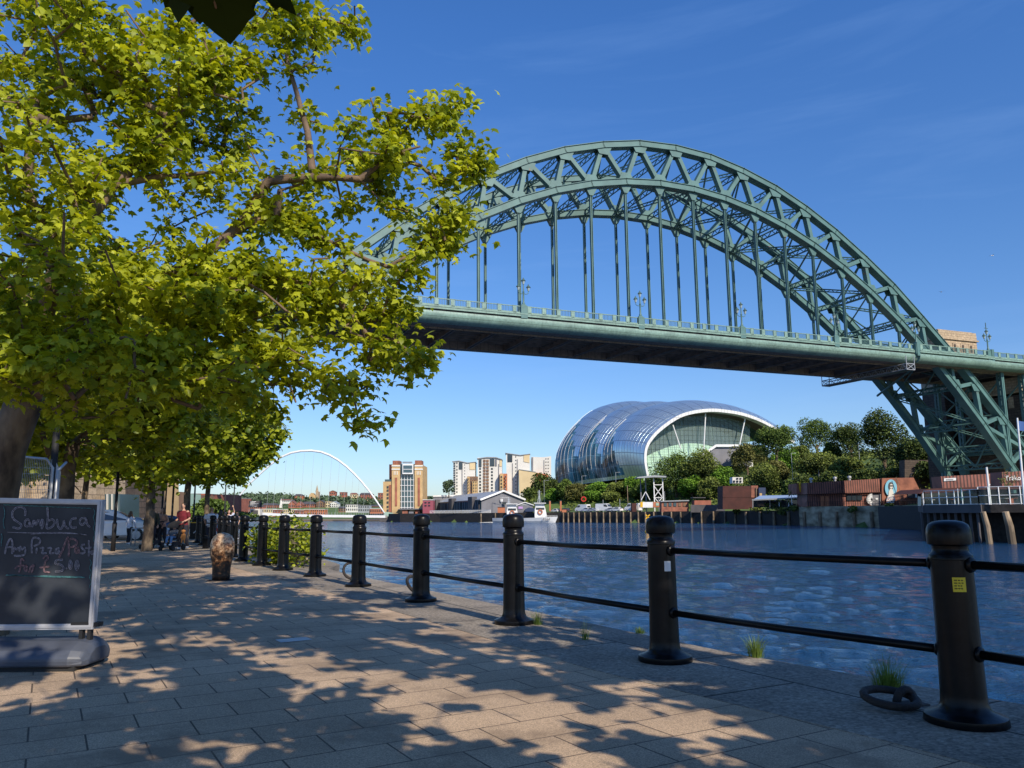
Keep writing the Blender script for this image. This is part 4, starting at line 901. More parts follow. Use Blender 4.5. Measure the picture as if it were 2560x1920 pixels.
# trees behind the viewer that throw the dappled shade and the overhanging spray
def canopy_tree(x, y, lobes, n, per, ls, label, seed):
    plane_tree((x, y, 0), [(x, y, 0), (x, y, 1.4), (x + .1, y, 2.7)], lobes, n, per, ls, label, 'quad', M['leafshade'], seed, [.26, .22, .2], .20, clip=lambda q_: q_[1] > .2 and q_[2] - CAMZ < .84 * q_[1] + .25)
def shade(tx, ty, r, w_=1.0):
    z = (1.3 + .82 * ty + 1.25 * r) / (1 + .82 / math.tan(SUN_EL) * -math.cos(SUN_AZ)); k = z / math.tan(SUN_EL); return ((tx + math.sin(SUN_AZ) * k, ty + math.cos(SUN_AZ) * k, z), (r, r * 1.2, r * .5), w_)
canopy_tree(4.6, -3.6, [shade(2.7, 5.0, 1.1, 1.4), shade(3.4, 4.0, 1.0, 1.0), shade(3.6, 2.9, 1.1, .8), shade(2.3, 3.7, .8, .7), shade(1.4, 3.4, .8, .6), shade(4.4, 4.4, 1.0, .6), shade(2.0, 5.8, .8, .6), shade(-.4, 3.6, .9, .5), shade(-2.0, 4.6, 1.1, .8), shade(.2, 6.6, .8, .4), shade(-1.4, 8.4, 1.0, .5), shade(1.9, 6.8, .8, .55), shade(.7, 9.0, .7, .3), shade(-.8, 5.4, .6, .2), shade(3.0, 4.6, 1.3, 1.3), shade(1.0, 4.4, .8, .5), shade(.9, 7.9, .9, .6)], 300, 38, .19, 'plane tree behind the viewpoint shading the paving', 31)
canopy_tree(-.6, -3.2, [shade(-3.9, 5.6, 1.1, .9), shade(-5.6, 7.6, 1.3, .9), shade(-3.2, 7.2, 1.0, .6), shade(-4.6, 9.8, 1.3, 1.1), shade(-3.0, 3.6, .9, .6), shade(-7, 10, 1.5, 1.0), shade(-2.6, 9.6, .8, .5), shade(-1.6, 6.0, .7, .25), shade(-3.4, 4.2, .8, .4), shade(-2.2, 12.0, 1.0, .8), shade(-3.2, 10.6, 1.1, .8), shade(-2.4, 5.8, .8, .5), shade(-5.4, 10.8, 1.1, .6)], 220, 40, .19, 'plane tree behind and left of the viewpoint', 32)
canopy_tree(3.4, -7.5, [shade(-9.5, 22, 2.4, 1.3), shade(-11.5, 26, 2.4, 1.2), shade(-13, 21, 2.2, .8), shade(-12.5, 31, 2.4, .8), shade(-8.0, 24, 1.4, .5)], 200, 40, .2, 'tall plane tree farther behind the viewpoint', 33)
# near hanging twig with large leaves, their shade put into the leaf colour
tw = thing('hanging_twig', 'dark out of focus twig of big lobed leaves hanging into the top of the view', 'twig', P(560, -220, 1.9))
mb = MB(); pts = [P(300, -420, 2.2), P(430, -180, 2.0), P(520, -60, 1.95), P(600, -40, 1.92), P(700, -110, 1.95)]
mb.tube(pts, .006, 6); mb.tube([P(520, -60, 1.95), P(540, 20, 1.93)], .003, 5); mb.tube([P(600, -40, 1.92), P(640, -10, 1.93)], .003, 5); mb.build('twig', M['twig'], tw, world=True, smooth=True)
def big_leaf(base, tip, wid, yaw, parent):
    base = Vector(base); tip = Vector(tip); d = tip - base; s = d.length; d.normalize(); side = Vector((math.cos(yaw), math.sin(yaw), 0)); side = (side - d * side.dot(d)).normalized(); n_ = side.cross(d)
    vs = []
    out = [(0, 0), (.05, -.04), (.22, -.08), (.42, -.02), (.36, .10), (.52, .14), (.72, .34), (.52, .36), (.40, .44), (.30, .50), (.34, .62), (.24, .70), (.14, .84), (0, 1.0)]
    full = [(x, y) for x, y in out] + [(-x, y) for x, y in reversed(out[1:-1])]
    for x, y in full: vs.append(base + side * x * wid * s + d * y * s + n_ * (-.12 * abs(x) ** 1.5 * s))
    c = len(vs); vs.append(base + d * .35 * s); fs = [(c, i, (i + 1) % c) for i in range(c)]
    o = mesh_obj('leaf', vs, fs, M['leafdark'], parent, world=True)
    at = o.data.attributes.new("tint", 'FLOAT', 'POINT'); at.data.foreach_set('value', [.15] * len(vs))
for b0, t0, w0, y0 in (((540, -75, 1.93), (576, 112, 1.95), 1.15, .3), ((505, -60, 1.95), (500, 62, 1.98), 1.3, -.3), ((470, -70, 1.95), (446, 58, 1.97), 1.2, -.5), ((610, -85, 1.92), (742, 40, 1.95), .8, .6), ((590, -60, 1.95), (628, 44, 2.0), 1.3, 1.0), ((470, -60, 2.0), (412, 20, 2.0), 1.2, 0.0), ((690, -60, 2.0), (690, 26, 2.0), 1.1, 0.2)): big_leaf(P(*b0), P(*t0), w0, y0, tw)
# ------------------------------------------------------------------ the steel and glass concert hall
SQ0 = P(1611, 1185, 330); sU = Vector((.955, .297, 0)).normalized(); sAx = Vector((-.60, .80, 0)).normalized(); sN = Vector((sU.y, -sU.x, 0))
hall = thing('concert_hall', 'huge curved steel and glass concert hall with a white rimmed arched end on the hillside', 'concert hall', (SQ0.x, SQ0.y, 0))
def rimpt(x, y, back=0.0):
    r = ray(x, y); p0 = SQ0 + (-sN) * back; o = Vector((0, 0, CAMZ)); k = (p0 - o).dot(sN) / r.dot(sN); return o + r * k
rim_src = [(1616, 1190), (1609.5, 1152), (1613, 1117), (1631, 1088), (1658, 1063), (1694, 1039.5), (1730, 1028), (1772, 1023), (1808, 1025), (1854, 1033), (1899, 1049), (1935, 1068.6), (1962, 1087), (1984, 1105)]
def uw(p): d = p - SQ0; return (d.dot(sU), p.z)
rim2 = [uw(rimpt(*p)) for p in rim_src]
def catmull(pts, n):
    pts = [Vector(p) for p in pts]; P0 = [pts[0] * 2 - pts[1]] + pts + [pts[-1] * 2 - pts[-2]]; out = []
    seg = len(pts) - 1
    for k in range(n + 1):
        t = k / n * seg; i = min(int(t), seg - 1); f = t - i; a, b, c, d = P0[i:i + 4]
        out.append(.5 * ((2 * b) + (c - a) * f + (2 * a - 5 * b + 4 * c - d) * f * f + (3 * b - a - 3 * c + d) * f ** 3))
    return out
DROP = 0; NS = 64; NL = 84; LEN = 74.0
base = catmull(rim2, NS)
uR = base[-1].x; zB = base[0].y
ANC = [(0, 1616, 1190, 1.0, 1.0), (.42, 1511, 1203, 1.12, .80), (.70, 1451, 1211, 1.155, .76), (1.0, 1394, 1229, 1.30, .72)]
BAYS = ((0.0, .42, .105), (.42, .70, .068), (.70, 1.0, .05))
def hallpt(q, s):
    i = s * NS; k = min(int(i), NS - 1); f = i - k; b = base[k].lerp(base[k + 1], f)
    for a0, a1 in zip(ANC, ANC[1:]):
        if q <= a1[0] + 1e-9: break
    t = (q - a0[0]) / (a1[0] - a0[0]); fx, fy, kz, ku = [a0[n_] + (a1[n_] - a0[n_]) * t for n_ in (1, 2, 3, 4)]
    bul = 0
    for a, b_, am in BAYS:
        if a <= q <= b_: bul = am * math.sin(math.pi * (q - a) / (b_ - a)) ** .8
    Y = 330 + 52 * q; sc = Y / 330.0; ft = P(fx, fy, Y)
    kz *= sc * (1 + bul); ku *= kz
    du = (b.x - base[0].x) * ku; dz = (b.y - base[0].y) * kz
    du -= bul * 26 * math.sin(math.pi * min(1, s * 2.2)) 
    if s > .6: # landward feet stay on the hill
        du += (s - .6) / .4 * (1 - ku / kz) * uR * kz * .5
    p = ft + sU * du; p.z = ft.z + dz
    return p
vs = []; fs = []; mi = []
for i in range(NL + 1):
    for j in range(NS + 1): vs.append(hallpt(i / NL, j / NS))
def glassy(q, s):
    for a, b in ((0.0, .42), (.42, .70), (.70, 1.0)):
        if a <= q < b or (b == 1 and q >= 1):
            t = (q - a) / (b - a)
            if a == 0: lim = (t - .42) / .52 * .36 if t > .42 else 0
            else: lim = .12 + t * .30
            return s < int(lim * 24) / 24 and s > .012
    return False
for i in range(NL):
    for j in range(NS):
        a = i * (NS + 1) + j; fs.append((a, a + NS + 1, a + NS + 2, a + 1)); mi.append(1 if glassy((i + .5) / NL, (j + .5) / NS) else 0)
def hallsteel():
    m, n, l, b = newmat("satin_steel_panels"); b.inputs['Metallic'].default_value = .85; b.inputs['Roughness'].default_value = .33
    uvn = n.new("ShaderNodeUVMap"); t = n.new("ShaderNodeTexBrick"); t.inputs['Scale'].default_value = 1; t.inputs['Brick Width'].default_value = 1.9; t.inputs['Row Height'].default_value = 4.6
    t.inputs['Mortar Size'].default_value = .17; t.inputs['Mortar Smooth'].default_value = .3; t.offset = 0; t.inputs['Color1'].default_value = (.62, .75, .77, 1); t.inputs['Color2'].default_value = (.72, .84, .86, 1); t.inputs['Mortar'].default_value = (.36, .42, .47, 1)
    l.new(uvn.outputs[0], t.inputs['Vector']); l.new(t.outputs['Color'], b.inputs['Base Color'])
    bn = n.new("ShaderNodeBump"); bn.inputs['Strength'].default_value = .6; bn.inputs['Distance'].default_value = .12; bn.invert = True; l.new(t.outputs['Fac'], bn.inputs['Height']); l.new(bn.outputs[0], b.inputs['Normal'])
    return m
def hallglass():
    m, n, l, b = newmat("teal_glazing"); b.inputs['Roughness'].default_value = .10; b.inputs['Specular IOR Level'].default_value = .6
    uvn = n.new("ShaderNodeUVMap"); t = n.new("ShaderNodeTexBrick"); t.inputs['Scale'].default_value = 1; t.inputs['Brick Width'].default_value = 1.9; t.inputs['Row Height'].default_value = 4.6
    t.inputs['Mortar Size'].default_value = .07; t.offset = 0; t.inputs['Color1'].default_value = (.02, .055, .07, 1); t.inputs['Color2'].default_value = (.07, .17, .20, 1); t.inputs['Mortar'].default_value = (.20, .32, .33, 1)
    l.new(uvn.outputs[0], t.inputs['Vector']); g = n.new("ShaderNodeTexNoise"); g.inputs['Scale'].default_value = .09; g.inputs['Detail'].default_value = 3; l.new(uvn.outputs[0], g.inputs['Vector'])
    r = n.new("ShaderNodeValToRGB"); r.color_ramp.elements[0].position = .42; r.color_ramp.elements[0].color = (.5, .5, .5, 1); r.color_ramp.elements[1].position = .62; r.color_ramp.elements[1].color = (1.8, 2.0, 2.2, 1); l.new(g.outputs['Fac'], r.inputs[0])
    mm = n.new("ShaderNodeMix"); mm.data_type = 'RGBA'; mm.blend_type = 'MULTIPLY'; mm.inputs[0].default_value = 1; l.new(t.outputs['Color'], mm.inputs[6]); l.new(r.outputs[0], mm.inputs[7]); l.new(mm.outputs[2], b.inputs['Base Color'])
    return m
M['hallsteel'] = hallsteel(); M['hallglass'] = hallglass()
sh = mesh_obj('curved_shell', vs, fs, [M['hallsteel'], M['hallglass']], hall, mi, smooth=True, world=True)
uvl = sh.data.uv_layers.new(name="UVMap"); arc = [0]
for j in range(NS): arc.append(arc[-1] + (base[j + 1] - base[j]).length)
for pl in sh.data.polygons:
    for li in pl.loop_indices:
        v = sh.data.loops[li].vertex_index; uvl.data[li].uv = (v // (NS + 1) / NL * LEN, arc[v % (NS + 1)])
sh['label'] = 'satin steel shell with stepped areas of dark teal glass'
# end cap behind
capv = [hallpt(1, j / NS) for j in range(NS + 1)]; c = len(capv); mesh_obj('end_wall', capv, [tuple(range(c))], M['hallglass'], hall, world=True)
# glazing ribs
mb = MB()
ribs = 0
for i in range(NL + 1):
    q = i / NL
    seg = []
    for j in range(0, 30):
        s = j / NS
        if glassy(min(.999, q + .001), s + .005): seg.append(hallpt(q, s) + (hallpt(q, s) - (SQ0 + sU * uR * .6 + sAx * q * LEN + Vector((0, 0, 14)))).normalized() * .18)
    if len(seg) > 3 and i % 4 == 0 and ribs < 60:
        m_ = MB(); m_.tube(seg, .065, 4); m_.build('glazing_rib', M['white'], hall, world=True); ribs += 1
# rim band
th = 1.1; vs = []; fs = []; C = None
for j in range(NS + 1):
    b_ = base[j]; a = base[max(j - 1, 0)]; c_ = base[min(j + 1, NS)]; tn = (c_ - a).normalized(); nn = Vector((tn.y, -tn.x))
    tt = th * (.75 + .35 * math.sin(math.pi * j / NS))
    for off, dep in ((-.15, -.8), (tt, -.8), (tt, 3.2), (-.15, 2)):
        q = b_ + nn * off; p = SQ0 + sU * q.x - sN * (dep if dep > 0 else -.9) * (1 if dep > 0 else -1) * 1.0
        p = SQ0 + sU * q.x + (-sN) * dep; p.z = q.y; vs.append(p)
for j in range(NS):
    for k in range(4): a = j * 4 + k; b = j * 4 + (k + 1) % 4; fs.append((a, b, b + 4, a + 4))
rimm = brickmat("white_rim_panels", (.76, .76, .74), (.70, .70, .68), (.25, .25, .25), 1, 2.0, 40, .08, .5, axis='XZ', noise=.05)
mesh_obj('rim', vs, fs, rimm, hall, world=True)
# soffit ribbon going back from the rim (dark underside)
vs = []; fs = []
inner = []
for j in range(NS + 1):
    b_ = base[j]; a = base[max(j - 1, 0)]; c_ = base[min(j + 1, NS)]; tn = (c_ - a).normalized(); nn = Vector((tn.y, -tn.x)); inner.append(b_ + nn * th * (.72 + .35 * math.sin(math.pi * j / NS)))
for j, q in enumerate(inner):
    for dep in (3.1, 9): p = SQ0 + sU * q.x + (-sN) * dep; p.z = q.y - (0 if dep < 4 else 1.0); vs.append(p)
for j in range(NS): a = 2 * j; fs.append((a, a + 2, a + 3, a + 1))
mesh_obj('soffit', vs, fs, M['rustplain'] if False else pbr("brown_soffit", (.10, .075, .06), .7), hall, world=True)
# glazed wall (inset), ends at a vertical edge on the right
jr = int(NS * .78); wl = []
GD = 6.5
for j in range(jr + 1):
    q = inner[j]; wl.append((q.x + (.5 if j < 6 else 0), q.y - .5))
xr = wl[-1][0]; wl += [(xr - 1.0, zB + 3.8), (xr - 1.3, zB - 2)]
def W(u_, z, dep=GD): p = SQ0 + sU * u_ + (-sN) * dep; p.z = z; return p
m, n, l, b = newmat("clear_hall_glazing"); b.inputs['Base Color'].default_value = (.55, .72, .68, 1); b.inputs['Roughness'].default_value = .05; b.inputs['Specular IOR Level'].default_value = .8
tr = n.new("ShaderNodeBsdfTransparent"); tr.inputs[0].default_value = (.80, .90, .86, 1); ms = n.new("ShaderNodeMixShader"); ms.inputs[0].default_value = .20; l.new(tr.outputs[0], ms.inputs[1]); l.new(b.outputs[0], ms.inputs[2]); l.new(ms.outputs[0], n['Material Output'].inputs[0])
mesh_obj('glazed_wall', [W(*p) for p in wl], [tuple(range(len(wl)))], m, hall, world=True)
def wall_top(u_):
    for a, b in zip(wl[:jr], wl[1:jr + 1]):
        if (a[0] - u_) * (b[0] - u_) <= 0 and abs(b[0] - a[0]) > 1e-6 and b[1] > zB + 2: return a[1] + (b[1] - a[1]) * (u_ - a[0]) / (b[0] - a[0])
    return None
mb = MB(); umin = min(p[0] for p in wl)
u_ = umin + 2
while u_ < xr - 1:
    zt = wall_top(u_)
    if zt: mb.bar(W(u_, zB - 2, GD - .15), W(u_ , zt, GD - .15), .08, .07, sN)
    u_ += 2.0
z = zB - 1
while z < 70:
    us = [p[0] for a, b in zip(wl, wl[1:]) for p in [(a[0] + (b[0] - a[0]) * ((z - a[1]) / (b[1] - a[1])), 0)] if (a[1] - z) * (b[1] - z) < 0]
    if len(us) >= 2: mb.bar(W(min(us), z, GD - .15), W(max(us), z, GD - .15), .08, .06, sN)
    z += 2.1
mb.build('mullion', pbr("dark_green_mullion", (.06, .09, .08), .5), hall, world=True)
mb = MB()
for k in range(5):
    u0 = umin + 6.5 + k * 7.3; zt = wall_top(u0)
    if zt: mb.bar(W(u0 + 2, zB - 2, GD + 1.2), W(u0, zt, GD + 1.2), .25, .25, sN)
mb.build('inner_column', pbr("grey_column", (.16, .2, .19), .5), hall, world=True)
mb = MB()
for (x0, y0, x1, y1) in ((1682, 1062, 1702, 1122), (1764, 1033, 1758, 1147), (1863, 1046, 1849, 1112)):
    a = rimpt(x0, y0, 2.0); b = rimpt(x1, y1, 2.0); m_ = MB(); m_.tube([a, b], .27, 8); m_.build('raking_column', M['white'], hall, world=True)
# pale green auditorium inside
vs = []; fs = []; nu = 24; nv = 8
lit = pbr("pale_green_hall_wall", (.78, .94, .76), .6)
x0, x1 = umin + 3, xr - .5
for i in range(nu + 1):
    t = i / nu; u_ = x0 + (x1 - x0) * t; h_ = zB + 1.5 + 12.6 * math.sin(math.pi * (.14 + .70 * t)) ** 1.15
    for k in range(nv + 1):
        s = k / nv; z = zB - 2 + (h_ - zB + 3) * s; dep = GD + 3.2 + 3.2 * math.sin(s * math.pi / 2) ** 3
        vs.append(W(u_, z, dep))
for i in range(nu):
    for k in range(nv): a = i * (nv + 1) + k; fs.append((a, a + nv + 1, a + nv + 2, a + 1))
mesh_obj('auditorium', vs, fs, lit, hall, smooth=True, world=True)
mb = MB()
for z in (1.6, 3.8, 6, 8.2): mb.bar(W(x0 + 3, zB + z, GD + 2.7), W(x1 - 5, zB + z + .6, GD + 2.7), .1, .25, sN)
mb.build('gallery_rail', pbr("gallery_rail_steel", (.25, .3, .28), .5), hall, world=True)
# white end pier and entrance block with stair
mb = MB(); mb.prism([W(xr - 1.8, zB - 2, GD + 2), W(xr + 1.4, zB - 2, GD + 2), W(xr + .6, zB + 9, GD + 2), W(xr - .6, zB + 9, GD + 2)], sN * 1.5); mb.build('end_pier', M['offwhite'], hall, world=True)
mb = MB(); pts = [rimpt(*p, 0) for p in ((1744, 1150), (1790, 1118), (1845, 1118), (1878, 1135), (1878, 1165), (1744, 1165))]; mb.prism(pts, (-sN) * 3.5); mb.build('stair_block', M['greyclad'], hall, world=True)
mb = MB(); a, b_, c_ = [rimpt(*p, -1) for p in ((1744, 1146), (1790, 1114), (1846, 1114))]; mb.bar(a, b_, .3, 1.0, sN); mb.bar(b_, c_, .3, 1.0, sN); mb.build('stair_parapet', M['white'], hall, world=True)
mb = MB(); mb.prism([W(x0 - 3, zB - 2, GD + 11), W(x1 + 2, zB - 2, GD + 11), W(x1 + 2, zB + 17, GD + 11), W(x1 - 14, zB + 24, GD + 11), W(x0 + 12, zB + 23, GD + 11), W(x0 + 2, zB + 13, GD + 11)], sN * .3); mb.build('back_wall', pbr("pale_inner_wall", (.42, .44, .43), .8), hall, world=True)
# ------------------------------------------------------------------ far bank
ZQ = 1.0
BANK = [Vector((75.6, 84, 0)), Vector((79.1, 150, 0)), Vector((79.1, 167.3, 0)), Vector((71.2, 200.9, 0)), Vector((63.6, 248.7, 0)), Vector((42.7, 272, 0)), Vector((17.4, 300, 0)), Vector((-5.2, 315.8, 0)), Vector((-31.5, 347.5, 0)), Vector((-50.7, 361.4, 0)), Vector((-57.5, 372, 0)), Vector((-60, 410, 0)), Vector((-75, 470, 0)), Vector((-100, 560, 0))]
bk = np.array([(p.x, p.y) for p in BANK])
def bank_d(X, Y):
    """signed distance inland (to the right of the bank line, which runs away from the viewer)"""
    best = None
    for a, b in zip(bk, bk[1:]):
        ab = b - a; t = max(0, min(1, ((X - a[0]) * ab[0] + (Y - a[1]) * ab[1]) / (ab @ ab))); q = a + ab * t; d = math.hypot(X - q[0], Y - q[1])
        cr = ab[0] * (Y - a[1]) - ab[1] * (X - a[0])
        if best is None or d < best[0]: best = (d, -1 if cr > 0 else 1)
    return best[0] * best[1]
def zq(Y): return 1.9 if Y < 215 else (1.0 if Y > 262 else 1.9 - .9 * (Y - 215) / 47)
def sstep(a, b, x): t = max(0, min(1, (x - a) / (b - a))); return t * t * (3 - 2 * t)
def hill_h(X, Y):
    d = bank_d(X, Y); k = sstep(-12, 18, X) * (1 - .0 * X)
    h = zq(Y) + (9.5 * sstep(20, 52, d) + 13 * sstep(45, 130, d) + 6 * sstep(110, 220, d)) * k
    h += 7 * sstep(30, 60, d) * sstep(60, 90, X) * (1 - sstep(260, 300, Y))
    return h
gx = np.arange(-130, 420, 6.0); gy = np.arange(60, 620, 6.0); vs = []; fs = []
idx = {}
for i, X in enumerate(gx):
    for j, Y in enumerate(gy):
        d = bank_d(X, Y)
        idx[i, j] = len(vs); vs.append((X, Y, hill_h(X, Y) - .05 if d > 3.5 else -4.5))
for i in range(len(gx) - 1):
    for j in range(len(gy) - 1): fs.append((idx[i, j], idx[i + 1, j], idx[i + 1, j + 1], idx[i, j + 1]))
o = mesh_obj('hillside', vs, fs, M['turf'], smooth=True); o['kind'] = 'structure'
inl = []
for i, p in enumerate(BANK):
    a = BANK[max(i - 1, 0)]; b = BANK[min(i + 1, len(BANK) - 1)]; t = (b - a).normalized(); inl.append(p + Vector((t.y, -t.x, 0)) * 17)
qs = []
for k in range(len(BANK) - 1):
    dark = 3 <= k
    flat('quayside' if not dark else 'wharf', [BANK[k], BANK[k + 1], inl[k + 1], inl[k]][::-1], -4, (1.9 if k < 3 else 1.0) + (.0 if k % 2 else .004), M['concrete'] if not dark else M['darkwood'])
fs_h = hill_h
def gh(x, y, y0=150.0):
    """where a sighting meets the far bank's ground"""
    Y = y0
    while Y < 640:
        p = P(x, y, Y)
        if bank_d(p.x, p.y) > 0 and p.z <= hill_h(p.x, p.y): return p
        Y += 1.5
    return P(x, y, 400)
def bankpt(x):
    """where the vertical plane of a sighting crosses the bank line"""
    r = ray(x, 1290); dx, dy = r.x, r.y
    for a, b in zip(BANK[2:], BANK[3:]):
        den = (b.x - a.x) * dy - (b.y - a.y) * dx
        if abs(den) < 1e-9: continue
        t = (a.y * dx - a.x * dy) / den
        if 0 <= t <= 1: return a + (b - a) * t, (b - a).normalized()
    return BANK[2], Vector((0, 1, 0))
# fender piles along the walls
def pile(x, label, group, r=.32, zt=.7, mat='wood'):
    p, t = bankpt(x); q = p - Vector((t.y, -t.x, 0)) * .35
    o = thing('fender_pile', label, 'pile', (q.x, q.y, -4), random.uniform(0, 3), group)
    mb = MB(); mb.tube([(0, 0, 0), (0, 0, 4 + zt)], [r, r * .85], 8); mb.build('timber', M[mat], o); return o
for x in (1868, 1903, 1938, 1974, 2013, 2052, 2094, 2138, 2182, 2228, 2277): pile(x, 'weathered timber fender pile against the stained concrete river wall below the container bar', 'timber piles on the concrete river wall', .42)
for x in (1240, 1410, 1422, 1436, 1449, 1463, 1478, 1493, 1510, 1526, 1543, 1560, 1578, 1597, 1615, 1636, 1657, 1680, 1703, 1730, 1755, 1785, 1815, 1840): pile(x, 'timber pile of the dark wharf below the parked vans', 'timber piles of the dark wharf', .30, .9)
# plants on the wall
def bush(name, label, cat, p, rx, rz, mat, n, size, seed, group=None, ry=None, trunk=True, clumps=14, zc=None):
    rg = np.random.default_rng(seed); o = thing(name, label, cat, p, 0, group)
    if trunk:
        mb = MB(); h = rz * .7; mb.tube([(0, 0, -1), (.05 * rx, 0, h * .5), (0, .05 * rx, h * 1.2)], [rx * .07 + .06, rx * .05 + .05, .05], 6); mb.tube([(0, 0, h * .5), (.3 * rx, 0, h * 1.2)], [.05 * rx, .03], 5); mb.tube([(0, 0, h * .6), (-.3 * rx, .1, h * 1.3)], [.05 * rx, .03], 5); mb.build('trunk', M['bark'], o)
    far_crown('crown', M[mat], o, rx, ry or rx, rz, n, size, rg, clumps, zc); return o
for k, (x, y, w_) in enumerate(((1895, 1277, 2.2), (1935, 1272, 3.0), (1962, 1280, 2.2), (1990, 1272, 1.6), (2140, 1276, 1.6), (2232, 1268, 1.2), (1845, 1281, 1.6))):
    p, t = bankpt(x); q = p - Vector((t.y, -t.x, 0)) * .3; q.z = P(x, y, q.y).z
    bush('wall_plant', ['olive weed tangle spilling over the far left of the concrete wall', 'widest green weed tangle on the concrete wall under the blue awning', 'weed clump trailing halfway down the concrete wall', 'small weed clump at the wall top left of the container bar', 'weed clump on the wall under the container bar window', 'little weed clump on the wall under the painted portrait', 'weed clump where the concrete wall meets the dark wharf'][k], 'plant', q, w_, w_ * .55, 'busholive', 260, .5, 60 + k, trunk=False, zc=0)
# hillside trees and bushes: x, top, foot, half width, material, label
HT = [(1940, 1062, 1150, 52, 'bushgreen', 'dark tree whose tip overlaps the white roof edge of the concert hall'), (2042, 1043, 1140, 56, 'bushgreen', 'broad domed tree right of the concert hall on the skyline'), (2128, 1052, 1150, 45, 'bushdark', 'rounded tree between the domed tree and the biggest dark tree'),
      (2212, 1030, 1190, 62, 'bushdark', 'biggest dark tree on the hill beside the bridge leg'), (2290, 1092, 1185, 48, 'bushdark', 'dark tree partly behind the bridge leg'), (1868, 1110, 1188, 40, 'bushbrown', 'reddish brown shrub below the hall end pier'),
      (1962, 1120, 1192, 38, 'bushbright', 'bright green rounded shrub in the middle of the slope'), (1915, 1160, 1235, 42, 'busholive', 'olive shrub above the red containers'), (1808, 1166, 1228, 30, 'bushbright', 'bright green bush left of the dark container stack'),
      (1755, 1130, 1240, 52, 'busholive', 'large olive tree in front of the hall stair block'), (1690, 1128, 1246, 56, 'bushgreen', 'tallest tree in front of the glazed hall front'), (1635, 1190, 1250, 36, 'bushgreen', 'dark green tree behind the white lookout frame'),
      (1655, 1155, 1185, 34, 'bushbright', 'clipped bright hedge at the foot of the hall glazing'), (1585, 1192, 1240, 34, 'bushbright', 'bright bush on the slope just left of the lookout frame'), (1545, 1205, 1248, 30, 'busholive', 'olive bush above the grey parked cars'),
      (1500, 1204, 1248, 32, 'bushbright', 'bright green bush under the curve of the steel shell'), (1445, 1208, 1252, 34, 'bushbrown', 'brown leaved shrub at the left foot of the hall'), (1412, 1200, 1256, 22, 'bushgreen', 'dark slender tree at the hall back corner'),
      (1382, 1222, 1255, 20, 'bushbright', 'small bright shrub leftmost on the slope'), (2050, 1128, 1200, 54, 'busholive', 'yellowish shrub under the domed tree'), (2118, 1140, 1205, 46, 'busholive', 'yellow green shrub below the rounded tree'),
      (2025, 1182, 1262, 44, 'bushdark', 'dark bush just behind the left end of the container bar'), (2095, 1176, 1240, 48, 'bushdark', 'bush coloured dark for shade above the container bar roof'), (2172, 1170, 1235, 50, 'bushdark', 'bush coloured for deep shade above the container bar window'), (2250, 1160, 1235, 46, 'bushdark', 'bush coloured as shaded beside the stone arch wall'),
      (1985, 1195, 1262, 26, 'bushgreen', 'green bush behind the blue awning'), (1840, 1120, 1175, 30, 'busholive', 'olive shrub in front of the stair block circle window'), (1790, 1130, 1180, 26, 'busholive', 'small olive shrub under the raking white column'), (1895, 1112, 1160, 26, 'bushbrown', 'rusty shrub against the end pier'),
      (1945, 1150, 1215, 30, 'bushbrown', 'brownish shrub between the bright shrub and the olive shrub'), (1480, 1225, 1256, 26, 'bushbright', 'low bright shrub behind the white vans'), (1600, 1212, 1252, 24, 'bushgreen', 'low green shrub by the lookout frame left leg'), (2335, 1150, 1215, 40, 'bushdark', 'bush coloured as shaded beneath the far rib'),
      (1730, 1190, 1250, 34, 'bushbright', 'leafy bush right of the lookout frame'), (1775, 1195, 1252, 30, 'busholive', 'leafy bush above the small red shed'), (1530, 1228, 1256, 26, 'busholive', 'low olive shrub behind the grey cars'), (2000, 1112, 1150, 24, 'busholive', 'small shrub between the hall roof tip and the domed tree'), (2080, 1105, 1150, 22, 'bushgreen', 'small tree left of the rounded tree')]
for k, (x, yt, yb, hw, mt, lab) in enumerate(HT):
    p = gh(x, yb) if k else P(x, yb, 296); rx = hw / 1990 * p.y * 1.02; H = (yb - yt) / 1990 * p.y; rz = H * .52
    n = int(1500 + 12 * hw * (yb - yt) / 6)
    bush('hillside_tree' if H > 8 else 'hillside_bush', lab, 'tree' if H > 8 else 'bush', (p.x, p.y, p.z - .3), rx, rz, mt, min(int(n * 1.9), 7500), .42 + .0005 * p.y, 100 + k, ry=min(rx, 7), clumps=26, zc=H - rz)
# low undergrowth on the slope
rg = np.random.default_rng(5); pts = []
while len(pts) < 46000:
    X = rg.uniform(5, 200); Y = rg.uniform(190, 420); d = bank_d(X, Y)
    if d > 24 and X / Y < .62 and math.sin(X * .31) + math.sin(Y * .27 + X * .1) > -.75: pts.append((X, Y, hill_h(X, Y) + rg.uniform(0, 1) * (1.0 + 2.6 * max(0, math.sin(X * .45 + math.sin(Y * .3) * 2) * math.sin(Y * .38 + X * .11)))))
tt = np.clip(rg.normal(size=len(pts)) * .25 + .45, 0, 1)
o = leaf_cloud('undergrowth', np.array(pts), .75, M['busholive'], None, 'card', up=.6, tint=tt, rg=rg); o['kind'] = 'stuff'

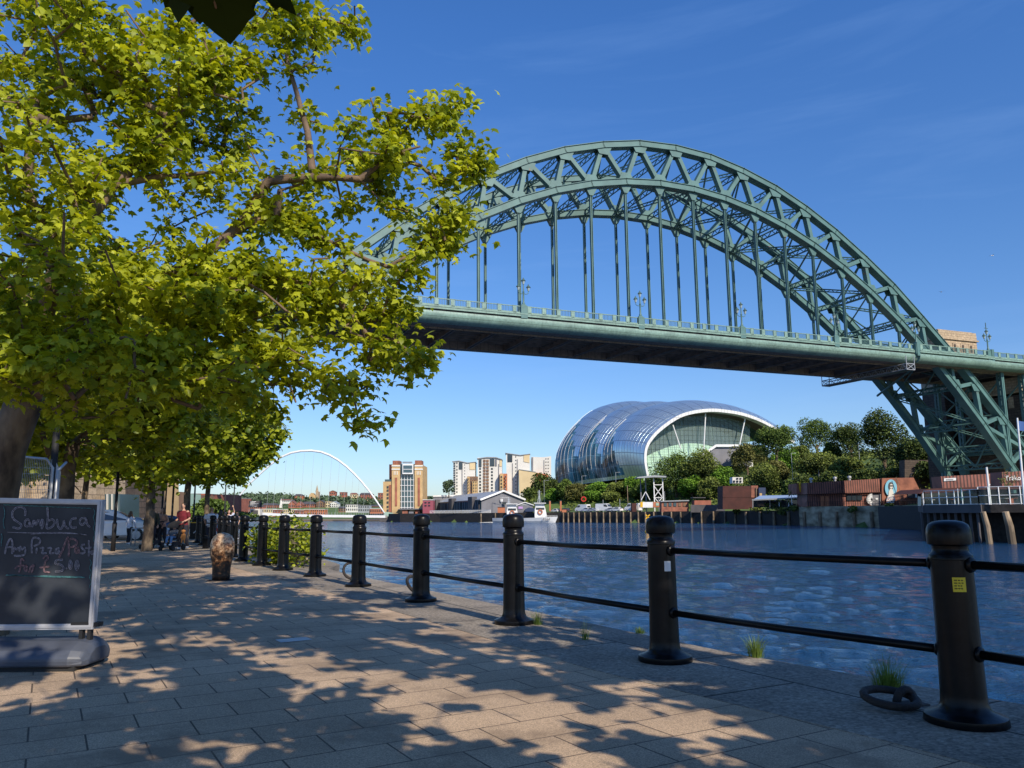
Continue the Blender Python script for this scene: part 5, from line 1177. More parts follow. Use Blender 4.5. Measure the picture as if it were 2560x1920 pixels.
# ------------------------------------------------------------------ buildings by sighting
def front(root, name, poly, Y, dep, mat, dy=0.0):
    """front polygon sighted at distance Y, carried back by dep"""
    mb = MB(); mb.prism([P(x, y, Y - dy) for x, y in reversed(poly)], (0, dep, 0)); return mb.build(name, mat, root, world=True)
def rect(x0, y0, x1, y1): return [(x0, y0), (x1, y0), (x1, y1), (x0, y1)]
def bld(name, label, cat, x, y, Y, group=None): p = P(x, y, Y); return thing(name, label, cat, p, 0, group)
def windows(root, xs, ys, w_, h_, Y, mat=None, dy=.12, name='window'):
    mat = mat or M['glass']; sx = w_ / 1990 * Y; sz = h_ / 1990 * Y; first = None
    for y in ys:
        for x in xs:
            c = P(x, y, Y)
            if first is None:
                mb = MB(); mb.box((0, 0, 0), (sx, .2, sz)); first = mb.build(name, mat, root).data; o = root.children[-1]
                o = [q for q in root.children if q.data == first][0]
            else: o = bpy.data.objects.new(name, first); link(o); o.parent = root
            o.location = c - root.location - Vector((0, dy, 0))
# art gallery mill
gl = bld('art_gallery_mill', 'tall buff brick former flour mill with twin towers and glazed centre by the river', 'building', 1008, 1286, 400)
YB = 400
front(gl, 'corner_tower', rect(979.5, 1162, 999.8, 1282), YB, 22, M['beigebrick'], 1.2); front(gl, 'corner_tower', rect(1036.6, 1162, 1056.4, 1282), YB, 22, M['beigebrick'], 1.2)
front(gl, 'tower_cap', rect(981.5, 1151.5, 998.8, 1162.5), YB, 8, M['rustplain'], .8); front(gl, 'tower_cap', rect(1037.2, 1151, 1054.2, 1161.5), YB, 8, M['rustplain'], .8)
for x in (979, 1036.4): 
    for y in (1163, 1171.5): front(gl, 'stone_band', rect(x, y, x + 20.8, y + 3.2), YB, 1, M['offwhite'], 1.5)
for x in (987.6, 1044.6): front(gl, 'brick_panel', rect(x, 1194, x + 5, 1265), YB, .5, M['redbrick'], 1.5)
for x in (984.5, 988.5, 992.5, 1042, 1046, 1050): front(gl, 'slot_window', rect(x, 1178, x + 1.6, 1187), YB, .3, M['offwhite'], 1.45)
front(gl, 'central_glazing', rect(999.8, 1160, 1036.6, 1272), YB, 20, M['bluish'])
for k in range(5): x = 1003 + k * 7.6; front(gl, 'mullion', rect(x, 1185, x + 1.0, 1272), YB, .5, M['white'], .5)
for y in (1199, 1213, 1227, 1241, 1254, 1268): front(gl, 'floor_band', rect(1000, y, 1036.4, y + 1.2), YB, .5, M['white'], .4)
front(gl, 'viewing_box', rect(1006, 1159.5, 1032.6, 1185), YB, 4, M['white'], 2.5); front(gl, 'viewing_box_glass', rect(1008.3, 1163.5, 1030.4, 1181), YB, .3, M['bluish'], 2.7); front(gl, 'box_rail', rect(1008.3, 1172.5, 1030.4, 1173.8), YB, .2, M['white'], 2.9)
for k in range(8): front(gl, 'rooftop_letter', rect(1006.5 + k * 3.1, 1154, 1008.7 + k * 3.1, 1158.5), YB, .4, M['greyclad'], 2)
front(gl, 'side_wing', rect(957.8, 1204, 979.5, 1282), YB, 18, M['beigebrick'], .3); front(gl, 'wing_brick', rect(972.5, 1212, 979.4, 1280), YB, .4, M['redbrick'], .6); front(gl, 'wing_parapet', rect(962, 1198.5, 979.5, 1203.8), YB, 10, M['bluish'])
windows(gl, (969.5,), (1218, 1226, 1236, 1245, 1256, 1267, 1276), 4.4, 5.2, YB, dy=.5)
front(gl, 'rear_block', rect(973, 1161, 979.4, 1204), YB + 20, 10, M['rustdark'])
front(gl, 'entrance_canopy', [(992, 1273.5), (1005, 1271), (1082, 1271.5), (1082, 1273), (1005, 1274)], YB, 6, M['greyclad'], 6); front(gl, 'entrance_box', rect(1005.5, 1275, 1019, 1289), YB, 4, M['rustplain'], 5); front(gl, 'ground_floor', rect(990, 1274, 1056, 1289), YB, 3, M['glass'], 1)
front(gl, 'ground_sign', rect(1022, 1279, 1034, 1285), YB, .4, M['greyclad'], 5.5); front(gl, 'entrance_box', rect(1038, 1276, 1050, 1284), YB, 3, M['redbrick'], 4.6)
# flats above the shed
YT = 430
def tower(label, poly, mat='offwhite'):
    x = sum(p[0] for p in poly) / len(poly); o = bld('apartment_tower', label, 'building', x, 1240, YT, None); front(o, 'wall', poly, YT, 14, M[mat]); return o
t1 = tower('leftmost slim white apartment tower with dark balcony strip', [(1133, 1154), (1146, 1153), (1168, 1157.5), (1188, 1155), (1188, 1191), (1168, 1191), (1168, 1240), (1133, 1240)])
front(t1, 'roof_edge', [(1130, 1153), (1147, 1151), (1169, 1156), (1189, 1154), (1189, 1155.3), (1169, 1157.8), (1147, 1153), (1130, 1154.5)], YT, 15, M['greyroof'], .6)
front(t1, 'corner_glazing', rect(1147.5, 1155.5, 1156.5, 1173), YT, .3, M['glass'], .4); front(t1, 'cream_panel', rect(1174, 1157.5, 1187.8, 1174), YT, .2, M['cream'], .3)
for k in range(14): front(t1, 'balcony', rect(1134, 1157 + k * 5.8, 1138.5, 1160.5 + k * 5.8), YT, .3, M['glass'], .4)
windows(t1, (1142.5,), [1158 + k * 8 for k in range(10)], 2.6, 4, YT); windows(t1, (1162,), [1162 + k * 7.4 for k in range(11)], 1.6, 2.2, YT)
front(t1, 'stair_strip', rect(1154.5, 1174, 1156.2, 1239), YT, .2, M['greyclad'], .3)
t2 = tower('broad white apartment tower with brown balcony columns', [(1194, 1144), (1239, 1143), (1255, 1149), (1255, 1184), (1249, 1184), (1249, 1240), (1195, 1240)])
front(t2, 'roof_edge', [(1192, 1145.5), (1216, 1142), (1240, 1142.4), (1256, 1148), (1256, 1149.5), (1240, 1144.4), (1216, 1144.2), (1192, 1147)], YT, 15, M['greyroof'], .8)
front(t2, 'corner_glazing', rect(1197, 1149, 1204, 1167), YT, .3, M['glass'], .4); front(t2, 'corner_glazing', rect(1225, 1147, 1236, 1165), YT, .3, M['glass'], .4); front(t2, 'corner_glazing', rect(1238, 1148, 1242, 1165), YT, .3, M['greyclad'], .4)
for k in range(11):
    for x in (1208, 1216): front(t2, 'balcony', rect(x, 1149 + k * 8, x + 6, 1154.5 + k * 8), YT, .4, M['brownbrick'], .5)
windows(t2, (1200.5, 1230), [1172 + k * 8 for k in range(8)], 4.4, 4.4, YT); front(t2, 'stair_strip', rect(1246, 1160, 1247.6, 1230), YT, .2, M['greyclad'], .3); front(t2, 'cream_panel', rect(1249, 1151, 1254.6, 1166), YT, .2, M['cream'], .3)
t3 = tower('tallest white apartment tower with a slanting roof and corner window', [(1265.5, 1133), (1283, 1135), (1301, 1138.5), (1324.5, 1135.5), (1324.5, 1178), (1297, 1174), (1297, 1240), (1268, 1240), (1265.5, 1156)])
front(t3, 'roof_edge', [(1263, 1131.5), (1301, 1137), (1326, 1133.8), (1326, 1135.3), (1301, 1138.8), (1263, 1133)], YT, 15, M['greyroof'], .6)
front(t3, 'corner_glazing', rect(1269, 1135, 1280.8, 1154.5), YT, .3, M['glass'], .4); windows(t3, (1289.5,), [1142 + k * 8.8 for k in range(11)], 2.2, 2.6, YT); front(t3, 'cream_panel', [(1309, 1139), (1324, 1137), (1324, 1157), (1309, 1154)], YT, .2, M['cream'], .3)
front(t3, 'stair_strip', rect(1292.6, 1148, 1294.2, 1238), YT, .2, M['greyclad'], .3); front(t3, 'stair_strip', rect(1280.5, 1158, 1282, 1238), YT, .2, M['greyclad'], .3)
t4 = tower('white apartment tower half behind the glass end of the hall', [(1329, 1142), (1358, 1143), (1378, 1140.5), (1378, 1194), (1368, 1187), (1330, 1180)])
windows(t4, (1365, 1370.5), [1147 + k * 8 for k in range(5)], 2, 2.6, YT); front(t4, 'corner_glazing', rect(1329.4, 1143, 1333, 1178), YT, .2, M['greyclad'], .3); front(t4, 'stair_strip', rect(1359.5, 1150, 1361, 1184), YT, .2, M['greyclad'], .3)
o = bld('apartment_block', 'plain yellow rendered apartment block beside the tallest white tower', 'building', 1318, 1245, YT - 6); front(o, 'wall', [(1297, 1173.5), (1339, 1180), (1342, 1204), (1325, 1222), (1325, 1245), (1299, 1245)], YT - 6, 10, M['cream']); front(o, 'base', [(1299, 1233), (1325, 1233), (1325, 1246), (1299, 1246)], YT - 6, 5, M['offwhite'], .4); front(o, 'roof_edge', [(1296.5, 1172.5), (1339.5, 1179), (1339.5, 1180.5), (1296.5, 1174)], YT - 6, 10.4, M['greyroof'], .3)
o = bld('apartment_block', 'orange brick apartment block below the half hidden white tower', 'building', 1355, 1245, YT - 3); front(o, 'wall', [(1338.5, 1181), (1370, 1186), (1372, 1245), (1343, 1245)], YT - 3, 9, M['orange']); windows(o, (1350, 1360), (1194,), 3, 3.4, YT - 3)
o = bld('apartment_block', 'dark brown brick flats between the first two white towers', 'building', 1180, 1240, YT - 4); front(o, 'wall', rect(1168.2, 1191, 1194, 1240), YT - 4, 9, M['brownbrick']); front(o, 'beige_bay', rect(1181, 1203, 1193.8, 1240), YT - 4, 1, M['beigebrick'], 1.2); front(o, 'beige_bay', rect(1168.4, 1192, 1174, 1240), YT - 4, .6, M['beigebrick'], .8)
windows(o, (1171.3, 1178, 1185, 1190.5), [1198 + k * 7.5 for k in range(5)], 1.9, 4, YT - 4, dy=1.4)
o = bld('apartment_block', 'orange and buff flats between the balcony tower and the tallest tower', 'building', 1259, 1240, YT - 4); front(o, 'wall', rect(1249.5, 1184, 1268, 1240), YT - 4, 9, M['orange']); front(o, 'beige_bay', rect(1249.6, 1185, 1258.5, 1240), YT - 4, .6, M['beigebrick'], .8); windows(o, (1253.5, 1263.5), [1192.5 + k * 8.3 for k in range(6)], 3.2, 4.4, YT - 4, dy=1)
o = bld('cladded_building', 'magenta clad low building between the mill and the grey shed', 'building', 1070, 1285, YB - 10); front(o, 'wall', rect(1056.8, 1250, 1083, 1285), YB - 10, 8, M['pinkclad']); windows(o, (1064, 1073), (1256.5, 1264), 5, 3, YB - 10); front(o, 'roof_edge', rect(1056.5, 1248.8, 1083.4, 1250.2), YB - 10, 8.2, M['white'], .3)
o = bld('flat_roofed_block', 'long flat roofed grey block with a white eaves band behind the shed', 'building', 1130, 1270, 425); front(o, 'wall', rect(1083, 1238, 1182, 1275), 425, 10, M['greyclad']); front(o, 'eaves', [(1082, 1238.3), (1178, 1236.5), (1182, 1240), (1083, 1242)], 425, 10.5, M['white'], .5); front(o, 'roundel', rect(1091, 1250, 1096.5, 1256), 425, .2, M['white'], .4)
# grey boat shed
Ag = P(1203.5, 1284, 335); Bg = P(1309, 1284, 342); ax = P(1086, 1286, 430) - P(1203.5, 1284, 335); ax.z = 0; zb_ = ZQ - .2
ze = P(1203.5, 1253, 335).z; ze2 = P(1310, 1247, 342).z; zr = P(1260, 1229, 338).z; apx = (Ag + Bg) / 2 + Vector((.2, 0, 0)); ze = (ze + ze2) / 2
sh_ = thing('boat_shed', 'long grey metal clad boathouse with white gable edges and dark glazed river side', 'building', (Ag.x, Ag.y, zb_))
mb = MB(); mb.prism([(Ag.x, Ag.y, zb_), (Bg.x, Bg.y, zb_), (Bg.x, Bg.y, ze), (apx.x, apx.y, zr), (Ag.x, Ag.y, ze)], ax); mb.build('wall', M['greyclad'], sh_, world=True)
mb = MB(); up_ = Vector((0, 0, .25)); fr = -ax.normalized() * .8
for a, b in (((Ag.x, Ag.y, ze), (apx.x, apx.y, zr)), ((apx.x, apx.y, zr), (Bg.x, Bg.y, ze))):
    a = Vector(a); b = Vector(b); d = (a - b) * .07 if a.z < b.z else Vector((0, 0, 0)); d2 = (b - a) * .07 if a.z > b.z else Vector((0, 0, 0)); mb.prism([a + d + fr + up_, b + d2 + fr + up_, b + d2 + fr + up_ * 2, a + d + fr + up_ * 2], ax * 1.01 - fr)
mb.build('roof', M['greyroof'], sh_, world=True)
mb = MB()
for a, b in (((Ag.x, Ag.y, ze), (apx.x, apx.y, zr)), ((apx.x, apx.y, zr), (Bg.x, Bg.y, ze))):
    a = Vector(a); b = Vector(b); e_ = (b - a) * .07; a2 = a - (e_ if a.z < b.z else e_ * 0); b2 = b + (e_ if a.z > b.z else e_ * 0); mb.bar(a2 + fr * 1.2 + up_ * 1.4, b2 + fr * 1.2 + up_ * 1.4, .3, .75)
mb.build('barge_board', M['white'], sh_, world=True)
sd = ax.normalized(); sn = Vector((-sd.y, sd.x, 0));  sn = -sn if sn.dot(Ag) > 0 else sn
sn = Vector((sd.y, -sd.x, 0)); sn = sn if sn.x < 0 else -sn
mb = MB(); a = Ag + sn * .15; mb.prism([(a.x, a.y, zb_ + .3), (a.x, a.y, ze - .2), tuple(Vector((a.x, a.y, ze - .2)) + ax), tuple(Vector((a.x, a.y, zb_ + .3)) + ax)], sn * .1); mb.build('side_glazing', M['bluish'], sh_, world=True)
for k in range(30):
    c = Ag + ax * ((k + .5) / 30) + sn * .5; mb = MB(); mb.bb((c.x - .2, c.y - .5, zb_), (c.x + .2, c.y + .5, ze - .3)); mb.build('pilaster', M['greyclad'] if k % 5 else M['slate'], sh_, world=True)
for k in (.12, .52, .9):
    c = Ag + ax * k + sn * .9; mb = MB(); mb.box((c.x, c.y, (zb_ + ze) / 2 + .8), (7.5, 2.2, ze - zb_ + 1.6), rz=math.atan2(ax.y, ax.x)); mb.build('dormer_bay', M['slate'], sh_, world=True)
Yg = 336
front(sh_, 'gable_window', rect(1256, 1255, 1266, 1261), Yg + 2, .3, M['glass'], .8); front(sh_, 'drain_pipe', rect(1231.5, 1250, 1232.5, 1283), Yg + 2, .3, M['slate'], .9)
front(sh_, 'crest', rect(1251, 1247, 1257, 1254), Yg + 2, .2, M['white'], .9)
tx = text_obj("ROYAL NAVY", 3.0 / 1990 * 336 * 1.15, M['white'], sh_, P(1262, 1244, 334.5) - Vector((Ag.x, Ag.y, zb_)), (math.pi / 2, 0, .06), 'wall_lettering', .02)
# white picket rail along the shed quay
fr_ = bld('railing', 'white upright picket railing on the wharf before the boathouse', 'railing', 1150, 1290, 345)
mb = MB(); X = 1075
while X < 1226:
    p, t = bankpt(X); zt = ZQ; mb.box((p.x, p.y + .6, zt + .6), (.16, .16, 1.3)); X += 2.6
mb.build('picket', M['white'], fr_, world=True)['kind'] = 'stuff'
p0, _ = bankpt(1075); p1, _ = bankpt(1226); mb = MB(); mb.bar((p0.x, p0.y + .6, ZQ + 1.2), (p1.x, p1.y + .6, ZQ + 1.2), .1, .1); mb.build('top_rail', M['white'], fr_, world=True)
# small white gable hut
o = bld('hut', 'small open fronted white gabled hut between the two patrol boats', 'hut', 1312, 1286, 325); front(o, 'wall', rect(1294, 1263, 1332, 1287), 325, 6, M['greyclad']); front(o, 'gable', [(1291, 1262.5), (1312, 1254.5), (1335, 1262), (1335, 1264), (1312, 1256.5), (1291, 1264.5)], 325, 7, M['white'], .6); front(o, 'gable_fill', [(1296, 1263.5), (1312, 1257), (1330, 1263.5)], 325, 1, M['greyroof'], .1); front(o, 'banner', rect(1296, 1266.5, 1307, 1272), 325, .2, pbr("lilac_banner", (.5, .3, .6), .6), .3)
o = bld('marquee', 'dark blue pitched awning beside the white hut', 'awning', 1325, 1286, 322); front(o, 'canvas', [(1313, 1273), (1322, 1268.5), (1336, 1271), (1338, 1279), (1313, 1279)], 322, 4, M['navy']); 
o = bld('kiosk', 'orange brick kiosk at the boathouse corner', 'kiosk', 1252, 1286, 325); front(o, 'wall', rect(1244, 1268, 1262, 1285), 325, 5, M['orange']); front(o, 'roof', rect(1243.4, 1267, 1262.6, 1268.2), 325, 5.2, M['slate'], .2)

# ------------------------------------------------------------------ tilting footbridge
fb = bld('tilting_footbridge', 'slender white arched footbridge far downstream spanning the river', 'bridge', 775, 1290, 385)
AR = [(579, 1272), (600, 1238), (625, 1208), (653, 1182), (678, 1160), (702, 1143), (728, 1132), (752, 1127.5), (779, 1126.5), (803, 1130), (824, 1138), (845, 1150), (866, 1166), (884, 1183), (903, 1203), (921, 1225), (938, 1248), (952, 1269), (966, 1290)]
mb = MB(); mb.tube([P(x, y, 385) for x, y in AR], [.32 + .24 * math.sin(math.pi * i / 18) for i in range(19)], 10); mb.build('arch', M['white'], fb, smooth=True, world=True)
dk = [(578, 1280), (640, 1284), (700, 1287), (760, 1289), (820, 1290), (880, 1290.5), (930, 1291), (966, 1291.5)]
mb = MB()
for (x0, y0), (x1, y1) in zip(dk, dk[1:]): mb.bar(P(x0, y0, 376), P(x1, y1, 376), 1.1, 6, (0, 0, 1))
mb.build('deck', M['white'], fb, world=True)
mb = MB()
for k in range(60):
    t = k / 59 * (len(dk) - 1); i = min(int(t), len(dk) - 2); f = t - i; x = dk[i][0] * (1 - f) + dk[i + 1][0] * f; y = dk[i][1] * (1 - f) + dk[i + 1][1] * f; c = P(x, y, 373.2); mb.bb((c.x - .06, c.y - .06, c.z), (c.x + .06, c.y + .06, c.z + 1.7))
mb.build('baluster', M['greyroof'], fb, world=True)
for (a, b) in zip([(599, 1179 + 61), (674, 1181 - 19)], []): pass
CT = [(820, 100), (940, 40), (1060, 20), (1185, 25), (1305, 45), (1420, 80), (1522, 150), (1615, 225), (1700, 310), (1780, 375), (1858, 450), (690, 190), (600, 262)]
for (zx, zy) in CT:
    x = 560 + zx / 5.267; y = 1130 + zy / 5.267; mb = MB(); xb = x - 11 * (1288 - y) / 140; mb.tube([P(x, y, 385), P(xb, 1287, 377)], .05, 4); mb.build('cable', M['greyroof'], fb, world=True)
mb = MB(); mb.prism([P(951, 1290, 384), P(1000, 1290, 384), P(996, 1307, 384), P(948, 1307, 384)], (0, 8, 0)); mb.build('bridge_pier', M['slate'], fb, world=True)
mb = MB(); mb.prism([P(963, 1280, 383), P(985, 1283, 383), P(985, 1291, 383), P(957, 1291, 383)], (0, 5, 0)); mb.build('glazed_pavilion', M['mint'], fb, world=True)
mb = MB(); mb.prism([P(982, 1283, 381), P(993, 1283, 381), P(995, 1307, 381), P(981, 1307, 381)], (0, 3, 0)); mb.build('pier_wall', M['beigebrick'], fb, world=True)
# mud bank and far town
flat('mud_bank', [Vector((-58, 385, 0)), Vector((-56, 600, 0)), Vector((-420, 760, 0)), Vector((-170, 470, 0)), Vector((-128, 448, 0)), Vector((-95, 425, 0))], -4, -1.9, M['sandbank'])
def town_h(X, Y):
    return -1.8 + 10 * sstep(520, 760, Y) + 15 * sstep(760, 1150, Y) * (.8 + .25 * math.sin(X * .012) + .12 * math.sin(X * .05))
vs = []; fs = []; gx = np.arange(-760, 800, 20.0); gy = np.arange(470, 1500, 20.0)
for X in gx:
    for Y in gy: vs.append((X, Y, town_h(X, Y) if X < -60 + (Y - 400) * .0 or Y > 620 else -3.5))
ny = len(gy)
for i in range(len(gx) - 1):
    for j in range(ny - 1): a = i * ny + j; fs.append((a, a + ny, a + ny + 1, a + 1))
o = mesh_obj('distant_hill', vs, fs, M['turf'], smooth=True); o['kind'] = 'structure'
rg = np.random.default_rng(9)
n = 36000; X = rg.uniform(-520, 60, n); Y = rg.uniform(760, 1200, n)
dens = np.sin(X * .035 + 1) + np.sin(Y * .021) + np.sin(X * .011 - Y * .013); keep = dens > -.9; X = X[keep]; Y = Y[keep]
zz = np.array([town_h(a, b) for a, b in zip(X, Y)]); cl = (np.sin(X * .33) * np.sin(Y * .29 + X * .07)); zz = zz + rg.uniform(0, 1, len(X)) * (3.5 + 4.5 * np.clip(cl, 0, 1))
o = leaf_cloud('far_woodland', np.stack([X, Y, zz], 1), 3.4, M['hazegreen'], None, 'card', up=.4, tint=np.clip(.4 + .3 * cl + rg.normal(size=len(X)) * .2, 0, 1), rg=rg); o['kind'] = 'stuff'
def house(name, label, x0, x1, yt, yb, Y, mat, roof='slate', kind='hip', cols=3, rows=2, wf=.5, frac=.35, wmat=None, cat='building'):
    o = bld(name, label, cat, (x0 + x1) / 2, yb, Y); H = yb - yt; ye = yt + H * frac if kind != 'flat' else yt
    front(o, 'wall', rect(x0, ye, x1, yb + 3), Y, 9, mat)
    w_ = x1 - x0
    if kind == 'gable': front(o, 'gable', [(x0, ye), ((x0 + x1) / 2, yt), (x1, ye)], Y, 9, mat, .02); front(o, 'roof', [(x0 - .5, ye + .4), ((x0 + x1) / 2, yt - .3), (x1 + .5, ye + .4), (x1 + .5, ye - .4), ((x0 + x1) / 2, yt - 1.1), (x0 - .5, ye - .4)], Y, 9.5, M[roof], .4)
    elif kind == 'hip':
        mb = MB(); a, b = P(x0 - .4, ye, Y - .4), P(x1 + .4, ye, Y - .4); t1_, t2_ = P(x0 + w_ * .12, yt, Y + 4), P(x1 - w_ * .12, yt, Y + 4); c, d = b + Vector((0, 10, 0)), a + Vector((0, 10, 0)); mb.add([a, b, c, d, t1_, t2_], [(0, 1, 5, 4), (1, 2, 5), (2, 3, 4, 5), (3, 0, 4), (3, 2, 1, 0)]); mb.build('roof', M[roof], o, world=True)
    else: front(o, 'roof', rect(x0 - .4, yt - .8, x1 + .4, yt + .1), Y, 9.4, M[roof], .3)
    if cols: windows(o, [x0 + w_ * (k + .5) / cols for k in range(cols)], [ye + (yb - ye) * (k + .5) / rows for k in range(rows)], w_ / cols * wf, (yb - ye) / rows * .52, Y, wmat)
    return o
H_ = house; m = M
H_('town_flats', 'tall red and cream flats at the far left end of the town', 583, 618, 1246, 1276, 560, m['redbrick'], 'greyroof', 'flat', 6, 4)
H_('town_flats', 'red flats just showing under the tree crown', 556, 577, 1238, 1276, 560, m['redbrick'], 'greyroof', 'flat', 4, 5)
H_('terrace_house', 'long low red building with a dark slate roof', 656, 696, 1258, 1273, 700, m['redbrick'], 'slate', 'hip', 8, 1)
H_('school_building', 'big red brick gabled school, left wing', 721, 739, 1253, 1276, 690, m['redbrick'], 'redroof', 'gable', 4, 2)
H_('school_building', 'big red brick gabled school, right wing', 739, 756, 1255, 1276, 692, m['redbrick'], 'redroof', 'gable', 4, 2)
H_('school_building', 'red brick hall with a darker roof right of the school', 756, 787, 1254, 1273, 700, m['redbrick'], 'slate', 'hip', 6, 2)
for k, (a, b, c, d, mt, rf, kd, lab) in enumerate([(737, 757, 1235, 1247, 'orange', 'slate', 'hip', 'house pair high on the wooded hill left of the church'), (823, 839, 1227, 1236, 'redbrick', 'redroof', 'gable', 'red gabled house on the hilltop right of the church'), (849, 865, 1231, 1240, 'redbrick', 'redroof', 'flat', 'square red house on the hilltop'), (875, 893, 1232, 1243, 'cream', 'redroof', 'hip', 'cream house on the hilltop near the footbridge arch'),
     (899, 932, 1232, 1244, 'redbrick', 'slate', 'hip', 'long hilltop terrace crossing behind the footbridge arch'), (945, 958, 1233, 1247, 'redbrick', 'redroof', 'flat', 'red house beside the mill wing'), (900, 925, 1245, 1252, 'cream', 'slate', 'hip', 'cream terrace below the hilltop terrace'), (761, 780, 1247, 1253, 'brownbrick', 'slate', 'hip', 'small dark house under the church'), (790, 812, 1251, 1268, 'brownbrick', 'slate', 'gable', 'dark gabled house right of the school'),
     (814, 825, 1253, 1268, 'cream', 'slate', 'flat', 'narrow cream house in the town'), (824, 845, 1254, 1268, 'offwhite', 'greyroof', 'gable', 'white gabled house in the town'), (864, 895, 1261, 1278, 'offwhite', 'slate', 'flat', 'white flats with a dark roof deck'), (895, 923, 1263, 1279, 'greyroof', 'slate', 'flat', 'grey flats beside the white flats'), (923, 957, 1262, 1272, 'redbrick', 'slate', 'hip', 'low brick terrace by the arch foot'), (925, 956, 1272, 1282, 'orange', 'offwhite', 'flat', 'second low brick terrace by the arch foot'),
     (655, 682, 1273, 1289, 'cream', 'offwhite', 'flat', 'waterside flats with cream bays, leftmost'), (682, 708, 1274, 1289, 'redbrick', 'offwhite', 'flat', 'waterside red flats, second from left'), (708, 734, 1274, 1289, 'cream', 'offwhite', 'flat', 'waterside cream flats in the middle'), (735, 760, 1275, 1289, 'redbrick', 'offwhite', 'flat', 'waterside red flats right of the middle'), (760, 812, 1273.5, 1286, 'orange', 'offwhite', 'flat', 'longest waterside orange flats with white roof edge'), (700, 730, 1248, 1256, 'offwhite', 'redroof', 'hip', 'pale house in the trees'), (846, 864, 1266, 1278, 'brownbrick', 'slate', 'hip', 'dark house left of the white flats'), (618, 655, 1262, 1276, 'redbrick', 'slate', 'hip', 'red terrace behind the sign'), (1062, 1084, 1240, 1252, 'redbrick', 'slate', 'hip', 'red house right of the mill')]):
    Y = 1000 if d < 1254 else (700 if d < 1275 else 560); H_('town_house', lab, a, b, c, d, Y, m[mt], rf if rf != 'offwhite' else 'white', kd, max(2, int((b - a) / 5)), 1 if d - c < 12 else 2)
ch = bld('church', 'stone church with a tall pointed spire on the wooded hilltop', 'church', 787, 1244, 980); front(ch, 'nave', [(773, 1237), (778, 1232), (783, 1237), (790, 1237), (790, 1246), (773, 1246)], 980, 14, m['beigebrick'])
front(ch, 'tower', rect(789, 1229, 796, 1246), 980, 8, m['stone']); c = P(792.5, 1229, 984); mb = MB(); mb.lathe([(1.9, 0), (.05, 8.2)], c, 6); mb.build('spire', m['stone'], ch, world=True)
o = bld('fair_spire', 'small white pointed church spire in the town', 'spire', 702, 1268, 700); c = P(702, 1268, 700); mb = MB(); mb.bb((c.x - 1, c.y - 1, c.z - 3), (c.x + 1, c.y + 1, c.z + 2)); mb.build('tower', m['offwhite'], o, world=True); mb = MB(); mb.lathe([(1.2, 2), (.05, 8)], c, 6); mb.build('spire', m['offwhite'], o, world=True)
# masts near the flats
o = bld('modern_mast', 'dark mast with two flat arms left of the first white tower', 'mast', 1130, 1240, 425); front(o, 'pole', rect(1129, 1200, 1131, 1240), 425, .4, m['slate']); front(o, 'arm', [(1121, 1198), (1133, 1200), (1133, 1201.5), (1121, 1199)], 425, .5, m['greyroof']); front(o, 'arm', [(1123, 1203), (1132, 1205), (1132, 1206), (1123, 1204)], 425, .5, m['greyroof'])
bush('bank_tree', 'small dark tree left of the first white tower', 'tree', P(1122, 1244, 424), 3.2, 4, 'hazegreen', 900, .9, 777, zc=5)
# dark slope left of the hall
bush('ivy_slope', 'dark ivy covered slope between the yellow block and the hall', 'ivy', P(1360, 1262, 372), 9.5, 10, 'bushdark', 4200, 1.0, 778, ry=5, clumps=30, zc=4.0)
bush('ivy_slope', 'dark bush at the low end of the ivy slope behind the mast', 'bush', P(1325, 1262, 368), 4.5, 5, 'bushdark', 1600, .9, 779, ry=4, clumps=18, zc=2.0)
